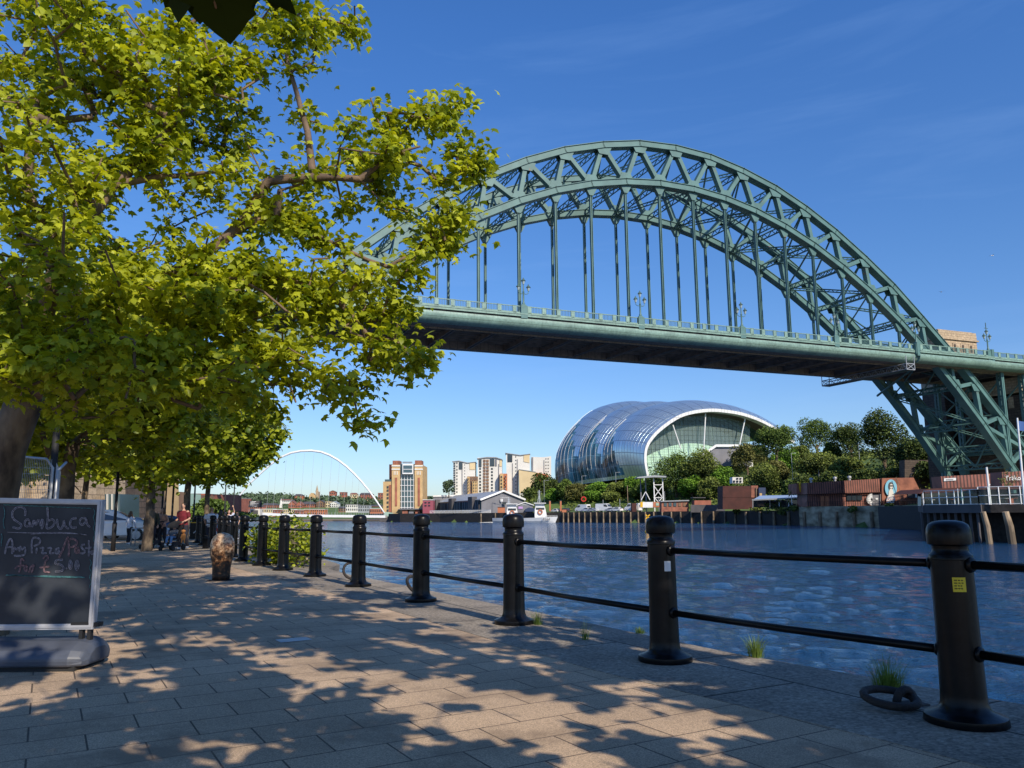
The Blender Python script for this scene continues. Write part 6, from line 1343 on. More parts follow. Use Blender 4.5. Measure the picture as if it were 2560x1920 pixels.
# ------------------------------------------------------------------ vehicles and clutter on the far wharf
def wheel(parent, x, y, z, r, w_=.2, name='wheel'):
    mb = MB(); mb.tube([(x, y - w_ / 2, z), (x, y + w_ / 2, z)], r, 16); wh = mb.build(name, M['rubber'], parent, smooth=False)
    mb = MB(); mb.tube([(x, y - w_ / 2 - .012, z), (x, y - w_ / 2 + .02, z)], r * .62, 12); mb.tube([(x, y + w_ / 2 - .02, z), (x, y + w_ / 2 + .012, z)], r * .62, 12); mb.build('rim', M['galv'], wh)
def vehicle(label, cat, kind, loc, rz, paint, scale=1.0, group=None):
    """local x = length (front at +x)"""
    r_ = thing({'van': 'parked_van', 'car': 'parked_car'}[kind], label, cat, loc, rz, group, scale)
    if kind == 'van':
        body = [(-2.6, .35), (-2.6, 2.2), (-2.45, 2.38), (1.0, 2.42), (1.35, 2.3), (1.95, 1.45), (2.5, 1.25), (2.62, 1.0), (2.62, .35)]; W_ = 1.95
        side = [(1.0, 2.15), (.35, 2.15), (.35, 1.45), (1.75, 1.45), (1.35, 2.1)]; ws = ((1.38, 2.24), (1.96, 1.47)); wx = (-1.7, 1.75)
    else:
        body = [(-2.05, .3), (-2.1, .75), (-2.0, 1.0), (-1.75, 1.12), (-1.2, 1.46), (.1, 1.5), (.45, 1.42), (1.15, 1.0), (1.95, .85), (2.1, .65), (2.1, .3)]; W_ = 1.75
        side = [(-1.6, 1.05), (-1.15, 1.36), (.08, 1.40), (.40, 1.33), (.95, 1.0)]; ws = ((.48, 1.40), (1.12, 1.03)); wx = (-1.3, 1.3)
    mb = MB(); mb.prism([(x, -W_ / 2, z) for x, z in reversed(body)], (0, W_, 0))
    for v in mb.v:
        if v.z > 1.1: v.y *= .90 if kind == 'van' else .82
    mb.build('body', paint, r_, bevel=.06)
    for s_ in (-1, 1):
        mb = MB(); yy = s_ * (W_ / 2 + .012); k = .90 if kind == 'van' else .82
        mb.add([(x, yy * (1 if z < 1.1 else (k + .012)), z) for x, z in side], [tuple(range(len(side))) if s_ < 0 else tuple(reversed(range(len(side))))]); mb.build('side_window', M['glass'], r_)
    (x0, z0), (x1, z1) = ws; hw = W_ / 2 * .8; mb = MB(); mb.add([(x0 + .02, -hw, z0), (x0 + .02, hw, z0), (x1 + .03, hw * 1.05, z1 + .02), (x1 + .03, -hw * 1.05, z1 + .02)], [(3, 2, 1, 0)]); mb.build('windscreen', M['glass'], r_)
    mb = MB(); xb = body[0][0] - .03; mb.add([(xb + (.0 if kind == 'van' else .5), -hw * .85, 2.0 if kind == 'van' else 1.34), (xb + (.0 if kind == 'van' else .5), hw * .85, 2.0 if kind == 'van' else 1.34), (xb, hw * .9, 1.3 if kind == 'van' else 1.05), (xb, -hw * .9, 1.3 if kind == 'van' else 1.05)], [(0, 1, 2, 3)]); mb.build('rear_window', M['glass'], r_)
    for x in wx:
        for s_ in (-1, 1): wheel(r_, x, s_ * (W_ / 2 - .1), .33, .33)
    for s_ in (-.68, .68):
        mb = MB(); mb.box((body[-1][0] + .01, s_, .72 if kind == 'car' else .9), (.06, .28, .16)); mb.build('headlight', M['white'], r_)
        mb = MB(); mb.box((body[0][0] - .01, s_, .85 if kind == 'car' else 1.1), (.06, .16, .26)); mb.build('tail_light', M['red'], r_)
    return r_
def wharfpt(x, back): p, t = bankpt(x); q = p + Vector((t.y, -t.x, 0)) * back; return q
silver = pbr("silver_car_paint", (.45, .47, .50), .3, metal=.3); darkcar = pbr("dark_car_paint", (.05, .055, .07), .25)
for x, kind, lab, sc, rz_, pt, bk_ in ((1434, 'van', 'white panel van parked leftmost on the far wharf', 1.15, 2.75, M['white'], 5), (1488, 'van', 'white high roofed van parked in the middle of the wharf row', 1.22, -.25, M['white'], 5), (1556, 'van', 'white van parked at the right end of the wharf row', 1.2, 2.8, M['white'], 6),
     (1452, 'car', 'white hatchback between the two leftmost vans', 1.05, 2.7, M['white'], 3), (1470, 'car', 'silver car nose out beside the middle van', 1.0, -.3, silver, 2.6), (1512, 'car', 'pale silver saloon right of the middle van', 1.05, 2.9, silver, 3.4), (1528, 'car', 'white saloon second from right in the wharf row', 1.1, 2.8, M['white'], 3), (1398, 'car', 'dark car parked left of the leftmost van', 1.0, 2.6, darkcar, 4), (1375, 'car', 'white small car nearest the patrol boat bow', .9, 2.5, M['white'], 4)):
    q = wharfpt(x, bk_); q.z = ZQ + .02; p, t = bankpt(x); vehicle(lab, 'van' if kind == 'van' else 'car', kind, q, math.atan2(t.y, t.x) + rz_ - 2.75, pt, sc, 'vehicles parked on the far wharf')
# lookout frame
lk = thing('lookout_frame', 'tall open white steel frame with a flat roof standing above the wharf', 'frame', wharfpt(1628, 12))
b0 = wharfpt(1628, 12); YL = b0.y; Z0_ = ZQ
mb = MB()
xs_ = (1601, 1613.5, 1634, 1656)
for k, x in enumerate(xs_):
    top = P(x, 1193, YL + (4 if k < 2 else 0)); mb2 = MB(); mb2.bar((top.x, top.y, Z0_), top, .32, .32); mb2.build('post', M['white'] if k > 1 else M['greyclad'], lk, world=True)
for (x0, y0, x1, y1) in ((1634, 1212, 1657, 1212), (1634, 1244, 1657, 1244), (1636, 1216, 1655, 1242), (1655, 1216, 1636, 1242), (1603, 1250, 1614, 1229), (1614, 1229, 1625, 1250), (1636, 1244, 1645, 1254), (1655, 1244, 1647, 1254)): mb.bar(P(x0, y0, YL), P(x1, y1, YL), .22, .22)
mb.build('cross_bracing', M['white'], lk, world=True)
mb = MB(); mb.prism([P(1593, 1192.5, YL - 2), P(1636, 1188, YL - 2), P(1666, 1190, YL - 2), P(1666, 1193.5, YL - 2), P(1636, 1193, YL - 2), P(1593, 1195.5, YL - 2)][::-1], (0, 6, 0)); mb.build('roof', M['greyroof'], lk, world=True)
# lamp columns on the hillside road
def lampcol(x, yt, yb, label, Y=None, arm=11, dirn=1):
    p = gh(x, yb) if Y is None else P(x, yb, Y); top = P(x, yt, p.y)
    o = thing('lamp_column', label, 'lamp post', p, 0, 'pale lamp columns on the far bank'); mb = MB(); h = top.z - p.z; mb.tube([(0, 0, -1), (0, 0, h)], [.13, .08], 6); mb.build('column', M['greyroof'], o)
    a = arm / 1990 * p.y * dirn; mb = MB(); mb.bar((0, 0, h), (a, 0, h + .1), .10, .10); mb.box((a * .8, 0, h + .05), (a * .5, .3, .14)); mb.build('lamp_head', M['greyroof'], o)
for (x, yt, yb, lab) in ((1361, 1201, 1262, 'pale lamp column leftmost, before the dark ivy slope'), (1456, 1190, 1250, 'pale lamp column under the left curve of the steel hall'), (1541, 1181, 1248, 'pale lamp column in the middle under the hall shell'), (1637, 1167, 1187, 'short pale lamp column just above the lookout frame roof'), (1782, 1152, 1205, 'pale lamp column by the olive tree before the stair block'),
     (1928, 1101, 1140, 'pale lamp column against the dark tree near the white roof tip'), (2024, 1104, 1140, 'pale lamp column under the domed tree'), (1984, 1133, 1225, 'pale lamp column above the blue awning'), (2049, 1145, 1210, 'dark pole lamp above the container bar roof'), (2149, 1109, 1150, 'pale lamp column before the biggest dark tree'), (1253, 1222, 1290, 'pale lamp column over the boathouse roof')): lampcol(x, yt, yb, lab, 330 if x == 1253 else None)
for (x, yt, yb, lab) in ((1502, 1214, 1250, 'bare timber pole on the slope left of the middle lamp column'), (1440, 1250, 1268, 'short pale post behind the leftmost vans'), (1482, 1248, 1268, 'short pale post beside the red lifebuoy'), (1580, 1241, 1262, 'pale post left of the banners'), (1595, 1229, 1262, 'tall pale post next to the lookout frame')):
    p = wharfpt(x, 15); h = P(x, yt, p.y).z; o = thing('pole', lab, 'pole', (p.x, p.y, ZQ)); mb = MB(); mb.tube([(0, 0, 0), (0, 0, h - ZQ)], .11, 6); mb.build('shaft', M['wood'] if x == 1502 else M['greyroof'], o)
# wharf fence and odds
fe = thing('mesh_fence', 'dark mesh fence running behind the parked vans', 'fence', wharfpt(1500, 17)); mb = MB(); ms_ = MB(); X = 1350; prev = None
while X < 1600:
    q = wharfpt(X, 17.5); zt = hill_h(q.x, q.y) + 2.4; ms_.bar((q.x, q.y, zt - 2.6), (q.x, q.y, zt), .08, .08)
    if prev:
        for f_ in (0, .5, 1, 1.5, 2, 2.4): mb.bar(prev + Vector((0, 0, -f_)), Vector((q.x, q.y, zt - f_)), .04, .04)
    prev = Vector((q.x, q.y, zt)); X += 12
mb.build('wire', M['slate'], fe, world=True); ms_.build('posts', M['slate'], fe, world=True)
def wbox(name, label, cat, x0, x1, yt, yb, back, mat, dep=4, extra=None, z0=None):
    p = wharfpt((x0 + x1) / 2, back); o = thing(name, label, cat, (p.x, p.y, ZQ if z0 is None else z0)); front(o, 'wall', rect(x0, yt, x1, yb), p.y, dep, M[mat]); 
    if extra: extra(o, p.y)
    return o
def banner_bits(o, Y):
    front(o, 'orange_band', rect(1601, 1255, 1607, 1268), Y, .1, M['yellow'], .15); front(o, 'panel', rect(1633, 1255, 1649, 1268), Y, .1, M['orange'], .15); front(o, 'panel', rect(1640, 1257, 1647, 1264), Y, .1, M['mint'], .3)
wbox('hoarding', 'bright white and orange painted hoarding below the lookout frame', 'hoarding', 1600, 1651, 1255, 1269, 5, 'white', .4, banner_bits)
wbox('storage_box', 'dark red storage box left of the painted hoarding', 'container', 1580, 1591, 1258, 1280, 4, 'rustdark', 3)
def shed_bits(o, Y):
    front(o, 'roof', [(1652, 1252), (1722, 1250), (1724, 1252.5), (1652, 1254.5)], Y, 5, M['greyroof'], .6)
    for k in range(5): front(o, 'window', rect(1660 + k * 12, 1257, 1667 + k * 12, 1266), Y, .1, M['bluish'] if k < 3 else M['brownbrick'], .2)
wbox('rusty_shed', 'rust brown shed with a pale flat roof right of the hoarding', 'shed', 1654, 1722, 1253, 1281, 5, 'rustplain', 4, shed_bits)
wbox('red_shed', 'small flat red shed above the quay between bushes', 'shed', 1736, 1778, 1251, 1266, 12, 'redbrick', 4, lambda o, Y: front(o, 'canopy', rect(1733, 1243, 1764, 1245), Y, 4, M['slate'], .3))
wbox('dark_hoarding', 'dark scribbled hoarding along the wharf left of the dark containers', 'hoarding', 1727, 1812, 1262, 1281, 3, 'slate', .4)
wbox('timber_stack', 'orange timber crate on the wharf beside the bow of the patrol boat', 'crate', 1405, 1416, 1274, 1284, 2, 'orange', 2)
for x, lab in ((1375, 'orange wharf post left of the fence'), (1402, 'taller orange wharf post near the crate')):
    p = wharfpt(x, 5); o = thing('orange_post', lab, 'post', (p.x, p.y, ZQ)); front(o, 'shaft', rect(x - 2, 1253, x + 2, 1278), p.y, .5, M['orange']); front(o, 'cap', rect(x - 2.4, 1251.6, x + 2.4, 1253), p.y, .6, M['slate'], .05)
p = wharfpt(1459, 15); o = thing('lifebuoy', 'small red lifebuoy hung on the mesh fence', 'lifebuoy', P(1459, 1248, p.y)); mb = MB(); mb.tube([(.8 * math.cos(a), 0, .8 * math.sin(a)) for a in [k * math.pi / 8 for k in range(17)]], .25, 6); mb.build('ring', M['red'], o)
wbox('white_cabin', 'small white louvred cabin among the hillside bushes', 'cabin', 1831, 1857, 1193, 1208, 40, 'offwhite', 3, lambda o, Y: [front(o, 'window', rect(1833 + k * 8, 1201, 1838 + k * 8, 1206), Y, .1, M['glass'], .2) for k in range(3)] + [front(o, 'window', rect(1841 + k * 8, 1194.5, 1846 + k * 8, 1198.5), Y, .1, M['glass'], .2) for k in range(2)])
# patrol boats
def boat(label, x0, x1, Y, wl, sheer0, sheer1, seed, number=None):
    a = P(x0, wl, Y); b = P(x1, wl, Y - 6); L_ = (b - a).length; ang = math.atan2(b.y - a.y, b.x - a.x); o = thing('patrol_boat', label, 'boat', (a.x, a.y, WZ), ang, 'grey naval patrol boats')
    h0 = P(x0, sheer0, Y).z - WZ; h1 = P(x1, sheer1, Y - 6).z - WZ; ns = 14; vs = []; fs = []; Bm = L_ * .12
    for i in range(ns + 1):
        t = i / ns; x = t * L_; hb = Bm * (1 if t < .6 else math.cos((t - .6) / .4 * math.pi / 2) ** .7) * (.85 + .15 * min(1, t * 6)); h = h0 + (h1 - h0) * t ** 2; xo = (t ** 6) * 1.2
        for yy, zz, xx in ((-hb, h, xo), (-hb * .86, h * .35, xo * .5), (-hb * .5, -.4, 0), (hb * .5, -.4, 0), (hb * .86, h * .35, xo * .5), (hb, h, xo)): vs.append((x + xx, yy, zz))
    for i in range(ns):
        for j in range(5): q = i * 6 + j; fs.append((q, q + 1, q + 7, q + 6))
        q = i * 6; fs.append((q + 5, q, q + 6, q + 11))
    fs.append((0, 5, 4, 3, 2, 1)); o2 = mesh_obj('hull', vs, fs, M['white'] if number else M['hull'], o)
    if number: text_obj(number, h1 * .62, M['slate'], o, (L_ * .80, -Bm * 1.06, h1 * .55), (math.pi / 2, 0, .20), 'hull_number', .03)
    return o, L_, h0, Bm, ang
def superstructure(o, xa, xb, yt, yb, Y, mast_x, mast_top):
    front(o, 'wheelhouse', [(xa, yt + 8), (xa + 2, yt), (xb - 2, yt), (xb, yt + 8), (xb + 4, yb), (xa, yb)], Y, 4.5, M['white']); front(o, 'bridge_window', rect(xa + 3, yt + 3, xb - 3, yt + 8), Y, .1, M['glass'], .15)
    front(o, 'upper_cabin', rect(xa + 1, yt - 9, xb - 3, yt), Y + 1, 3, M['hull'], .0); front(o, 'roof_frame', [(xa - 2, yt - 9), (xb + 1, yt - 9), (xb + 1, yt - 7.4), (xa - 2, yt - 7.4)], Y, 5, M['white'], .2)
    mb = MB(); mb.bar(P(mast_x, yt - 8, Y + 2), P(mast_x, mast_top, Y + 2), .25, .25)
    for k in range(4): yy = mast_top + 5 + k * 5; mb.bar(P(mast_x - 5 + k, yy, Y + 2), P(mast_x + 5 - k, yy, Y + 2), .12, .12)
    mb.bar(P(mast_x - 5, yt - 8, Y + 2), P(mast_x, mast_top + 10, Y + 2), .12, .12); mb.bar(P(mast_x + 5, yt - 8, Y + 2), P(mast_x, mast_top + 10, Y + 2), .12, .12); mb.build('mast', M['hull'], o, world=True)
    c = P((xa + xb) / 2, yt + 14, Y - .4); mb = MB(); mb.tube([c + Vector((.75 * math.cos(a), 0, .75 * math.sin(a))) for a in [k * math.pi / 8 for k in range(17)]], .22, 6); mb.build('lifebuoy', M['orange'], o, world=True)
    mb = MB(); 
    for k in range(9): x = xb + 2 + k * 3.4; mb.bar(P(x, yb, Y - .5), P(x, yb - 6, Y - .5), .07, .07)
    mb.bar(P(xb + 2, yb - 6, Y - .5), P(xb + 29, yb - 6, Y - .5), .07, .07); mb.bar(P(xb + 2, yb - 3, Y - .5), P(xb + 29, yb - 3, Y - .5), .05, .05); mb.build('guard_rail', M['white'], o, world=True)
b1 = boat('grey patrol boat moored behind, its stern left of the fourth post', 1235, 1312, 312, 1308.5, 1295, 1297, 1)[0]; superstructure(b1, 1267, 1293, 1268, 1296, 312, 1272, 1243)
b2 = boat('white bowed patrol boat numbered P164 moored at the wharf', 1308, 1387, 300, 1309, 1295, 1291.5, 2, "P164")[0]; superstructure(b2, 1337, 1364, 1266, 1295, 300, 1348, 1225)
o = thing('pontoon', 'low white floating pontoon left of the patrol boats', 'pontoon', P(1218, 1307, 318)); front(o, 'float', [(1199, 1306), (1240, 1304.5), (1240, 1307.5), (1199, 1308.5)], 318, 3, M['offwhite'])
for x in (1202.5, 1226): p = P(x, 1306, 322); o = thing('mooring_pile', 'pale mooring pile %s of the pontoon' % ('at the left end' if x < 1210 else 'at the right end'), 'pile', (p.x, p.y, -4)); mb = MB(); mb.tube([(0, 0, 0), (0, 0, P(x, 1284, 322).z + 4)], .28, 8); mb.build('timber', M['wood'], o)
# yellow channel marker in the river
p = G(1619, 1333, WZ); o = thing('channel_marker', 'yellow cross topped navigation buoy in the river behind the second post', 'buoy', p); s_ = p.y / 1990
mb = MB(); mb.lathe([(6 * s_, -.3), (7.5 * s_, 5 * s_), (4 * s_, 9 * s_), (1.6 * s_, 12 * s_)], n=12); mb.build('float', M['yellow'], o, smooth=True); mb = MB(); mb.tube([(0, 0, 0), (1.5 * s_, 0, 36 * s_)], 1.2 * s_, 6); mb.build('pole', M['yellow'], o)
mb = MB(); c = Vector((1.8 * s_, 0, 40 * s_)); mb.bar(c + Vector((-5 * s_, 0, -5 * s_)), c + Vector((5 * s_, 0, 5 * s_)), 2 * s_, 2.6 * s_); mb.bar(c + Vector((5 * s_, 0, -5 * s_)), c + Vector((-5 * s_, 0, 5 * s_)), 2 * s_, 2.6 * s_); mb.build('cross_topmark', M['yellow'], o)
# ------------------------------------------------------------------ container bar
YC = 196.0
def cpoly(o, name, poly, Y, dep, mat, dy=0): return front(o, name, poly, Y, dep, mat, dy)
cd = bld('container_stack', 'stack of two dark red shipping containers left of the blue awning', 'container', 1850, 1272, 232); cpoly(cd, 'lower_container', rect(1807, 1244, 1896, 1273), 232, 6, M['rustdark']); cpoly(cd, 'upper_container', rect(1807, 1215, 1878, 1243.6), 232, 6, M['rustdark']); cpoly(cd, 'end_container', rect(1878.3, 1214, 1895, 1243.6), 232, 5, M['rustplain'], .1)
cpoly(cd, 'drain_pole', rect(1890, 1218, 1892, 1272), 232, .2, M['wood'], .6)
o = bld('dark_cabin', 'small dark blue cabin between the red containers and the bushes', 'cabin', 1905, 1258, 231); cpoly(o, 'wall', rect(1897, 1219, 1914, 1243), 231, 5, M['navy']); cpoly(o, 'door', rect(1899, 1233, 1905, 1243), 231, .2, M['beigebrick'], .1)
aw = bld('blue_awning', 'long pale blue awning shelter left of the container bar', 'awning', 1950, 1268, 212); mb = MB(); mb.add([P(1880, 1250.5, 210), P(2012, 1243.5, 206), P(2016, 1237, 213), P(1900, 1239, 217)], [(0, 1, 2, 3)]); mb.build('canopy', M['blueawn'], aw, world=True)
mb = MB()
for x in (1882, 1925, 1968, 2004): mb.bar(P(x, 1248, 210), P(x, 1270, 210), .12, .12)
mb.bar(P(1880, 1250, 210), P(2010, 1244, 206), .1, .35); mb.build('frame', M['greyroof'], aw, world=True); cpoly(aw, 'back_wall', rect(1884, 1250, 2012, 1268), 216, .3, M['glass'])
for k in range(3): cpoly(aw, 'menu_sign', rect(1922 + k * 14, 1249, 1926 + k * 14, 1253), 212, .05, M['white'], 2)
for k, x in enumerate((1900, 1935, 1965, 1990, 2010, 2030)):
    p = P(x, 1268, 203); t_ = thing('picnic_table', 'dark picnic table on the quay, number %s from the left under the awning' % ('first', 'second', 'third', 'fourth', 'fifth', 'last')[k], 'table', (p.x, p.y, 1.9), .3, 'picnic tables on the far quay'); mb = MB(); mb.box((0, 0, .75), (1.8, .75, .07)); mb.build('table_top', M['darkwood'], t_)
    for yy in (-.7, .7): mb = MB(); mb.box((0, yy, .45), (1.8, .25, .06)); mb.build('bench', M['darkwood'], t_)
    for xx in (-.65, .65): mb = MB(); mb.bar((xx, -.75, 0), (xx, .3, .72), .08, .08); mb.bar((xx, .75, 0), (xx, -.3, .72), .08, .08); mb.build('leg', M['darkwood'], t_)
def palm(x, yt, yb, Y, label):
    p = P(x, yb, Y); h = P(x, yt, Y).z - p.z; o = thing('palm_plant', label, 'plant', p); mb = MB(); mb.tube([(0, 0, 0), (.05, 0, h * .62)], .09, 6); mb.build('trunk', M['white'] if x < 2100 else M['wood'], o)
    V = []; F = []; rg_ = np.random.default_rng(int(x)); T = []
    for k in range(46):
        a = rg_.uniform(0, 6.28); el = rg_.uniform(-.5, 1.3); L_ = h * .42 * rg_.uniform(.7, 1.1); d = np.array([math.cos(a) * math.cos(el), math.sin(a) * math.cos(el), math.sin(el)]); s = np.cross(d, (0, 0, 1)); s /= np.linalg.norm(s); b_ = len(V); c = np.array([.05, 0, h * .62])
        for t, w_ in ((0, .04), (.5, .07), (1, .005)): q = c + d * L_ * t + np.array([0, 0, -.35 * L_ * t * t]); V += [q - s * w_, q + s * w_]; T += [rg_.uniform(.3, 1)] * 2
        F += [(b_, b_ + 1, b_ + 3, b_ + 2), (b_ + 2, b_ + 3, b_ + 5, b_ + 4)]
    np_mesh('fronds', np.array(V), np.array(F), M['busholive'], np.array(T), o)
palm(1980, 1218, 1262, 204, 'pale stemmed palm standing before the blue awning'); palm(1948, 1248, 1266, 203, 'low bushy palm left of the pale stemmed palm'); palm(1972, 1248, 1266, 202, 'low bushy palm right under the awning')
bar_ = bld('container_bar', 'long rust brown corrugated container bar with a painted portrait on its end', 'building', 2100, 1266, YC)
cpoly(bar_, 'lettered_container', rect(1991.5, 1209, 2018, 1235), YC + 4, 6, M['rustplain']); tx = text_obj("U", 4.0, M['yellow'], bar_, P(2010, 1221, YC + 3.8) - bar_.location, (math.pi / 2, 0, 0), 'painted_letter', .02, .05)
cpoly(bar_, 'lower_wall', [(2018, 1236), (2203, 1231), (2203, 1264), (2018, 1266.5)], YC, 7, M['rustclad']); cpoly(bar_, 'upper_wall', [(2018, 1207), (2105, 1202), (2203, 1196.5), (2205, 1230), (2018, 1235.2)], YC - .6, 7, M['rustclad'])
cpoly(bar_, 'end_wall', [(2205, 1195.5), (2284, 1194), (2301, 1228), (2300, 1264), (2205, 1265)], YC - .6, 7, M['rustplain']); cpoly(bar_, 'eaves_strip', [(2040, 1234.6), (2203, 1229.6), (2203, 1231), (2040, 1236)], YC, .3, M['rustdark'], 1.0)
cpoly(bar_, 'seam', rect(2105.5, 1202.5, 2106.8, 1233), YC, .2, M['rustdark'], .9); cpoly(bar_, 'seam', rect(2203.5, 1196, 2205.3, 1264), YC, .3, M['rustdark'], 1.0)
d_ = cpoly(bar_, 'door', rect(2052, 1240, 2072, 1266), YC, .2, M['orange'], .3); cpoly(bar_, 'door_frame', rect(2061.5, 1241, 2062.8, 1265), YC, .2, M['rustdark'], .45)
for k in range(3): cpoly(bar_, 'window', rect(2117 + k * 13, 1237, 2128.6 + k * 13, 1251), YC, .2, M['glass'], .3)
cpoly(bar_, 'glazed_door', rect(2181, 1235, 2202, 1263.5), YC, .2, M['greyclad'], .3); cpoly(bar_, 'notice', rect(2189, 1245, 2195, 1249), YC, .1, M['white'], .5); cpoly(bar_, 'hatch', rect(2270, 1233, 2288, 1245), YC, .2, M['slate'], .9); cpoly(bar_, 'poster', rect(2287, 1232, 2292.5, 1244), YC, .1, M['white'], .9)
for x, y in ((2028, 1205), (2088, 1202), (2124, 1200)):
    c = P(x, y, YC + 3); mb = MB(); mb.lathe([(.28, -.3), (.28, .5), (.5, .55), (.45, .9), (.1, 1.05)], c, 10); mb.build('roof_vent', M['galv'], bar_, world=True)
# the round painting: blue disc, head with dark hair and sunglasses, pale body, patterned skirt (a plain figure)
mu = None
def disc(cx, cy, rx, ry, n=28): return [(cx + rx * math.cos(a), cy + ry * math.sin(a)) for a in [2 * math.pi * k / n for k in range(n)]]
pf = cpoly(bar_, 'painted_disc', disc(2227.5, 1220, 15, 21.5), YC, .05, pbr("sky_blue_mural_paint", (.22, .52, .68), .7), 1.0)
cpoly(bar_, 'painted_hair', disc(2227, 1216, 6.5, 11), YC, .05, M['slate'], 1.06); cpoly(bar_, 'painted_face', disc(2228.5, 1215.5, 4, 5.8), YC, .05, M['offwhite'], 1.12); cpoly(bar_, 'painted_glasses', rect(2225, 1213, 2232.5, 1216), YC, .05, M['slate'], 1.18)
cpoly(bar_, 'painted_body', [(2225, 1222), (2231, 1222), (2234, 1232), (2236, 1242), (2221, 1242), (2222, 1230)], YC, .05, M['offwhite'], 1.14)
sk = brickmat("red_and_white_pattern_paint", (.75, .70, .68), (.50, .05, .04), (.75, .72, .7), 1, .55, .45, .12, .7, axis='XZ', noise=.1); cpoly(bar_, 'painted_skirt', [(2219, 1241), (2236, 1241), (2238, 1247), (2235, 1257), (2216, 1257), (2216, 1250)], YC, .05, sk, 1.16)
def fanwheel(x, y, Y):
    c = P(x, y, Y); o = thing('fan_sculpture', 'white spoked fan ornament beside the glazed door of the container bar', 'ornament', c); mb = MB()
    for k in range(20): a = math.pi * (.5 + k / 19 * 1.0); mb.bar((0, 0, 0), (2.6 * math.cos(a) * .55, 0, 2.6 * math.sin(a) * .55), .05, .10)
    for k in range(20): a = math.pi * (.5 + k / 19 * 1.0); mb.bar((0, 0, 0), (1.1 * math.cos(a), 0, 1.45 * math.sin(a)), .04, .08)
    mb.build('blades', M['white'], o)
fanwheel(2181, 1249, YC - .8)
for x, lab in ((2255, 'left terracotta pot with a tall bare cane on the quay'), (2264, 'right terracotta pot standing behind the first')):
    p = P(x, 1264, YC - 2); o = thing('plant_pot', lab, 'plant pot', p); mb = MB(); mb.lathe([(.42, 0), (.62, 1.0), (.70, 1.0), (.70, 1.2), (.55, 1.2)], n=14); mb.build('pot', M['terracotta'], o)
    if x == 2255: mb = MB(); mb.tube([(0, 0, 1), (-.3, 0, 4.5), (-.9, 0, 6.8)], .07, 5); mb.tube([(-.2, 0, 1), (-.4, 0, 2.6)], .05, 5); mb.build('cane', M['wood'], o)
ra = bld('railing', 'low black railing along the quay before the container bar', 'railing', 2150, 1265, YC - 3); mb = MB()
for k in range(40): x = 2015 + k * 7.2; mb.bar(P(x, 1255, YC - 3), P(x, 1265.5, YC - 3), .06, .06)
mb.bar(P(2015, 1255, YC - 3), P(2296, 1253.5, YC - 3), .08, .08); mb.bar(P(2015, 1260, YC - 3), P(2296, 1259, YC - 3), .05, .05); mb.build('rails', M['black_matt'], ra, world=True)
# quayside containers of the restaurant and the pier
YR = 128
r1 = bld('restaurant_container', 'rust red corrugated container with a white name board above the glass terrace', 'container', 2420, 1220, YR); cpoly(r1, 'side_wall', [(2352, 1191), (2468, 1185), (2468, 1221), (2357, 1222)], YR, 3, M['rustclad']); cpoly(r1, 'door_end', [(2468, 1184.5), (2486, 1184), (2489, 1219), (2472, 1221)], YR, 2.8, M['rustplain'], .1)
cpoly(r1, 'name_board', [(2360, 1196), (2390, 1194.5), (2390, 1201), (2360, 1203)], YR, .08, M['white'], .15); text_obj("RIVERSIDE", .26, M['slate'], r1, P(2375, 1198.6, YR - .26) - r1.location, (math.pi / 2, -.05, 0), 'name_board_lettering', .01)
for x in (2474, 2480): cpoly(r1, 'lock_rod_light', rect(x, 1210, x + 2.4, 1213), YR, .05, M['white'], .2)
r2 = bld('restaurant_container', 'rust red container carrying large white lettering at the edge of view', 'container', 2540, 1210, 118); cpoly(r2, 'side_wall', [(2505, 1180), (2600, 1176), (2600, 1214), (2506, 1216)], 118, 3, M['rustclad']); text_obj("Träkol", .95, M['white'], r2, P(2534, 1195.5, 117.6) - r2.location, (math.pi / 2, -.02, 0), 'white_lettering', .02, .012)
tb2 = bld('terrace_building', 'low dark restaurant hall with a sloping red roof behind the glass screens', 'building', 2400, 1262, 112); cpoly(tb2, 'roof', [(2296, 1234), (2320, 1222), (2470, 1216), (2600, 1214), (2600, 1222), (2425, 1224), (2400, 1230)], 112, 8, M['rustdark']); cpoly(tb2, 'dark_wall', rect(2303, 1233, 2600, 1265), 116, 1, M['glass'])
mb = MB()
pier = bld('timber_pier', 'dark timber pier carrying the glass screened terrace', 'pier', 2430, 1270, 99)
pd = [P(2297, 1266, 150), P(2310, 1266, 99), P(2452, 1265, 92), P(2700, 1262, 86), P(2900, 1262, 160), P(2500, 1262, 165)]
zt = 1.62; mb.prism([(p.x, p.y, zt - .9) for p in pd], (0, 0, .9)); mb.build('deck', M['darkwood'], pier, world=True)
mb = MB(); mb.bar((pd[1].x, pd[1].y - .1, zt - .45), (pd[2].x, pd[2].y - .1, zt - .45), .16, .95); mb.bar((pd[1].x - .1, pd[1].y, zt - .45), (pd[0].x - .1, pd[0].y, zt - .45), .16, .95); mb.build('fascia_board', M['slate'], pier, world=True)
for k in range(9):
    t = k / 8; q = pd[1].lerp(pd[2], t) + Vector((0, .8, 0)); mb = MB(); mb.bar((q.x, q.y, -4), (q.x, q.y, zt - .8), .22, .22); mb.build('pile', M['slate'], pier, world=True)
for x, rr_ in ((2462, .33), (2518, .40), (2575, .4)):
    q = P(x, 1300, 90); mb = MB(); mb.tube([(q.x - .35, q.y - .4, zt - .8), (q.x - .05, q.y - .4, -.8), (q.x + .1, q.y - .4, -4)], [rr_ * .85, rr_, rr_ * 1.05], 10); mb.build('pile', M['wood'], pier, world=True)
mb = MB()
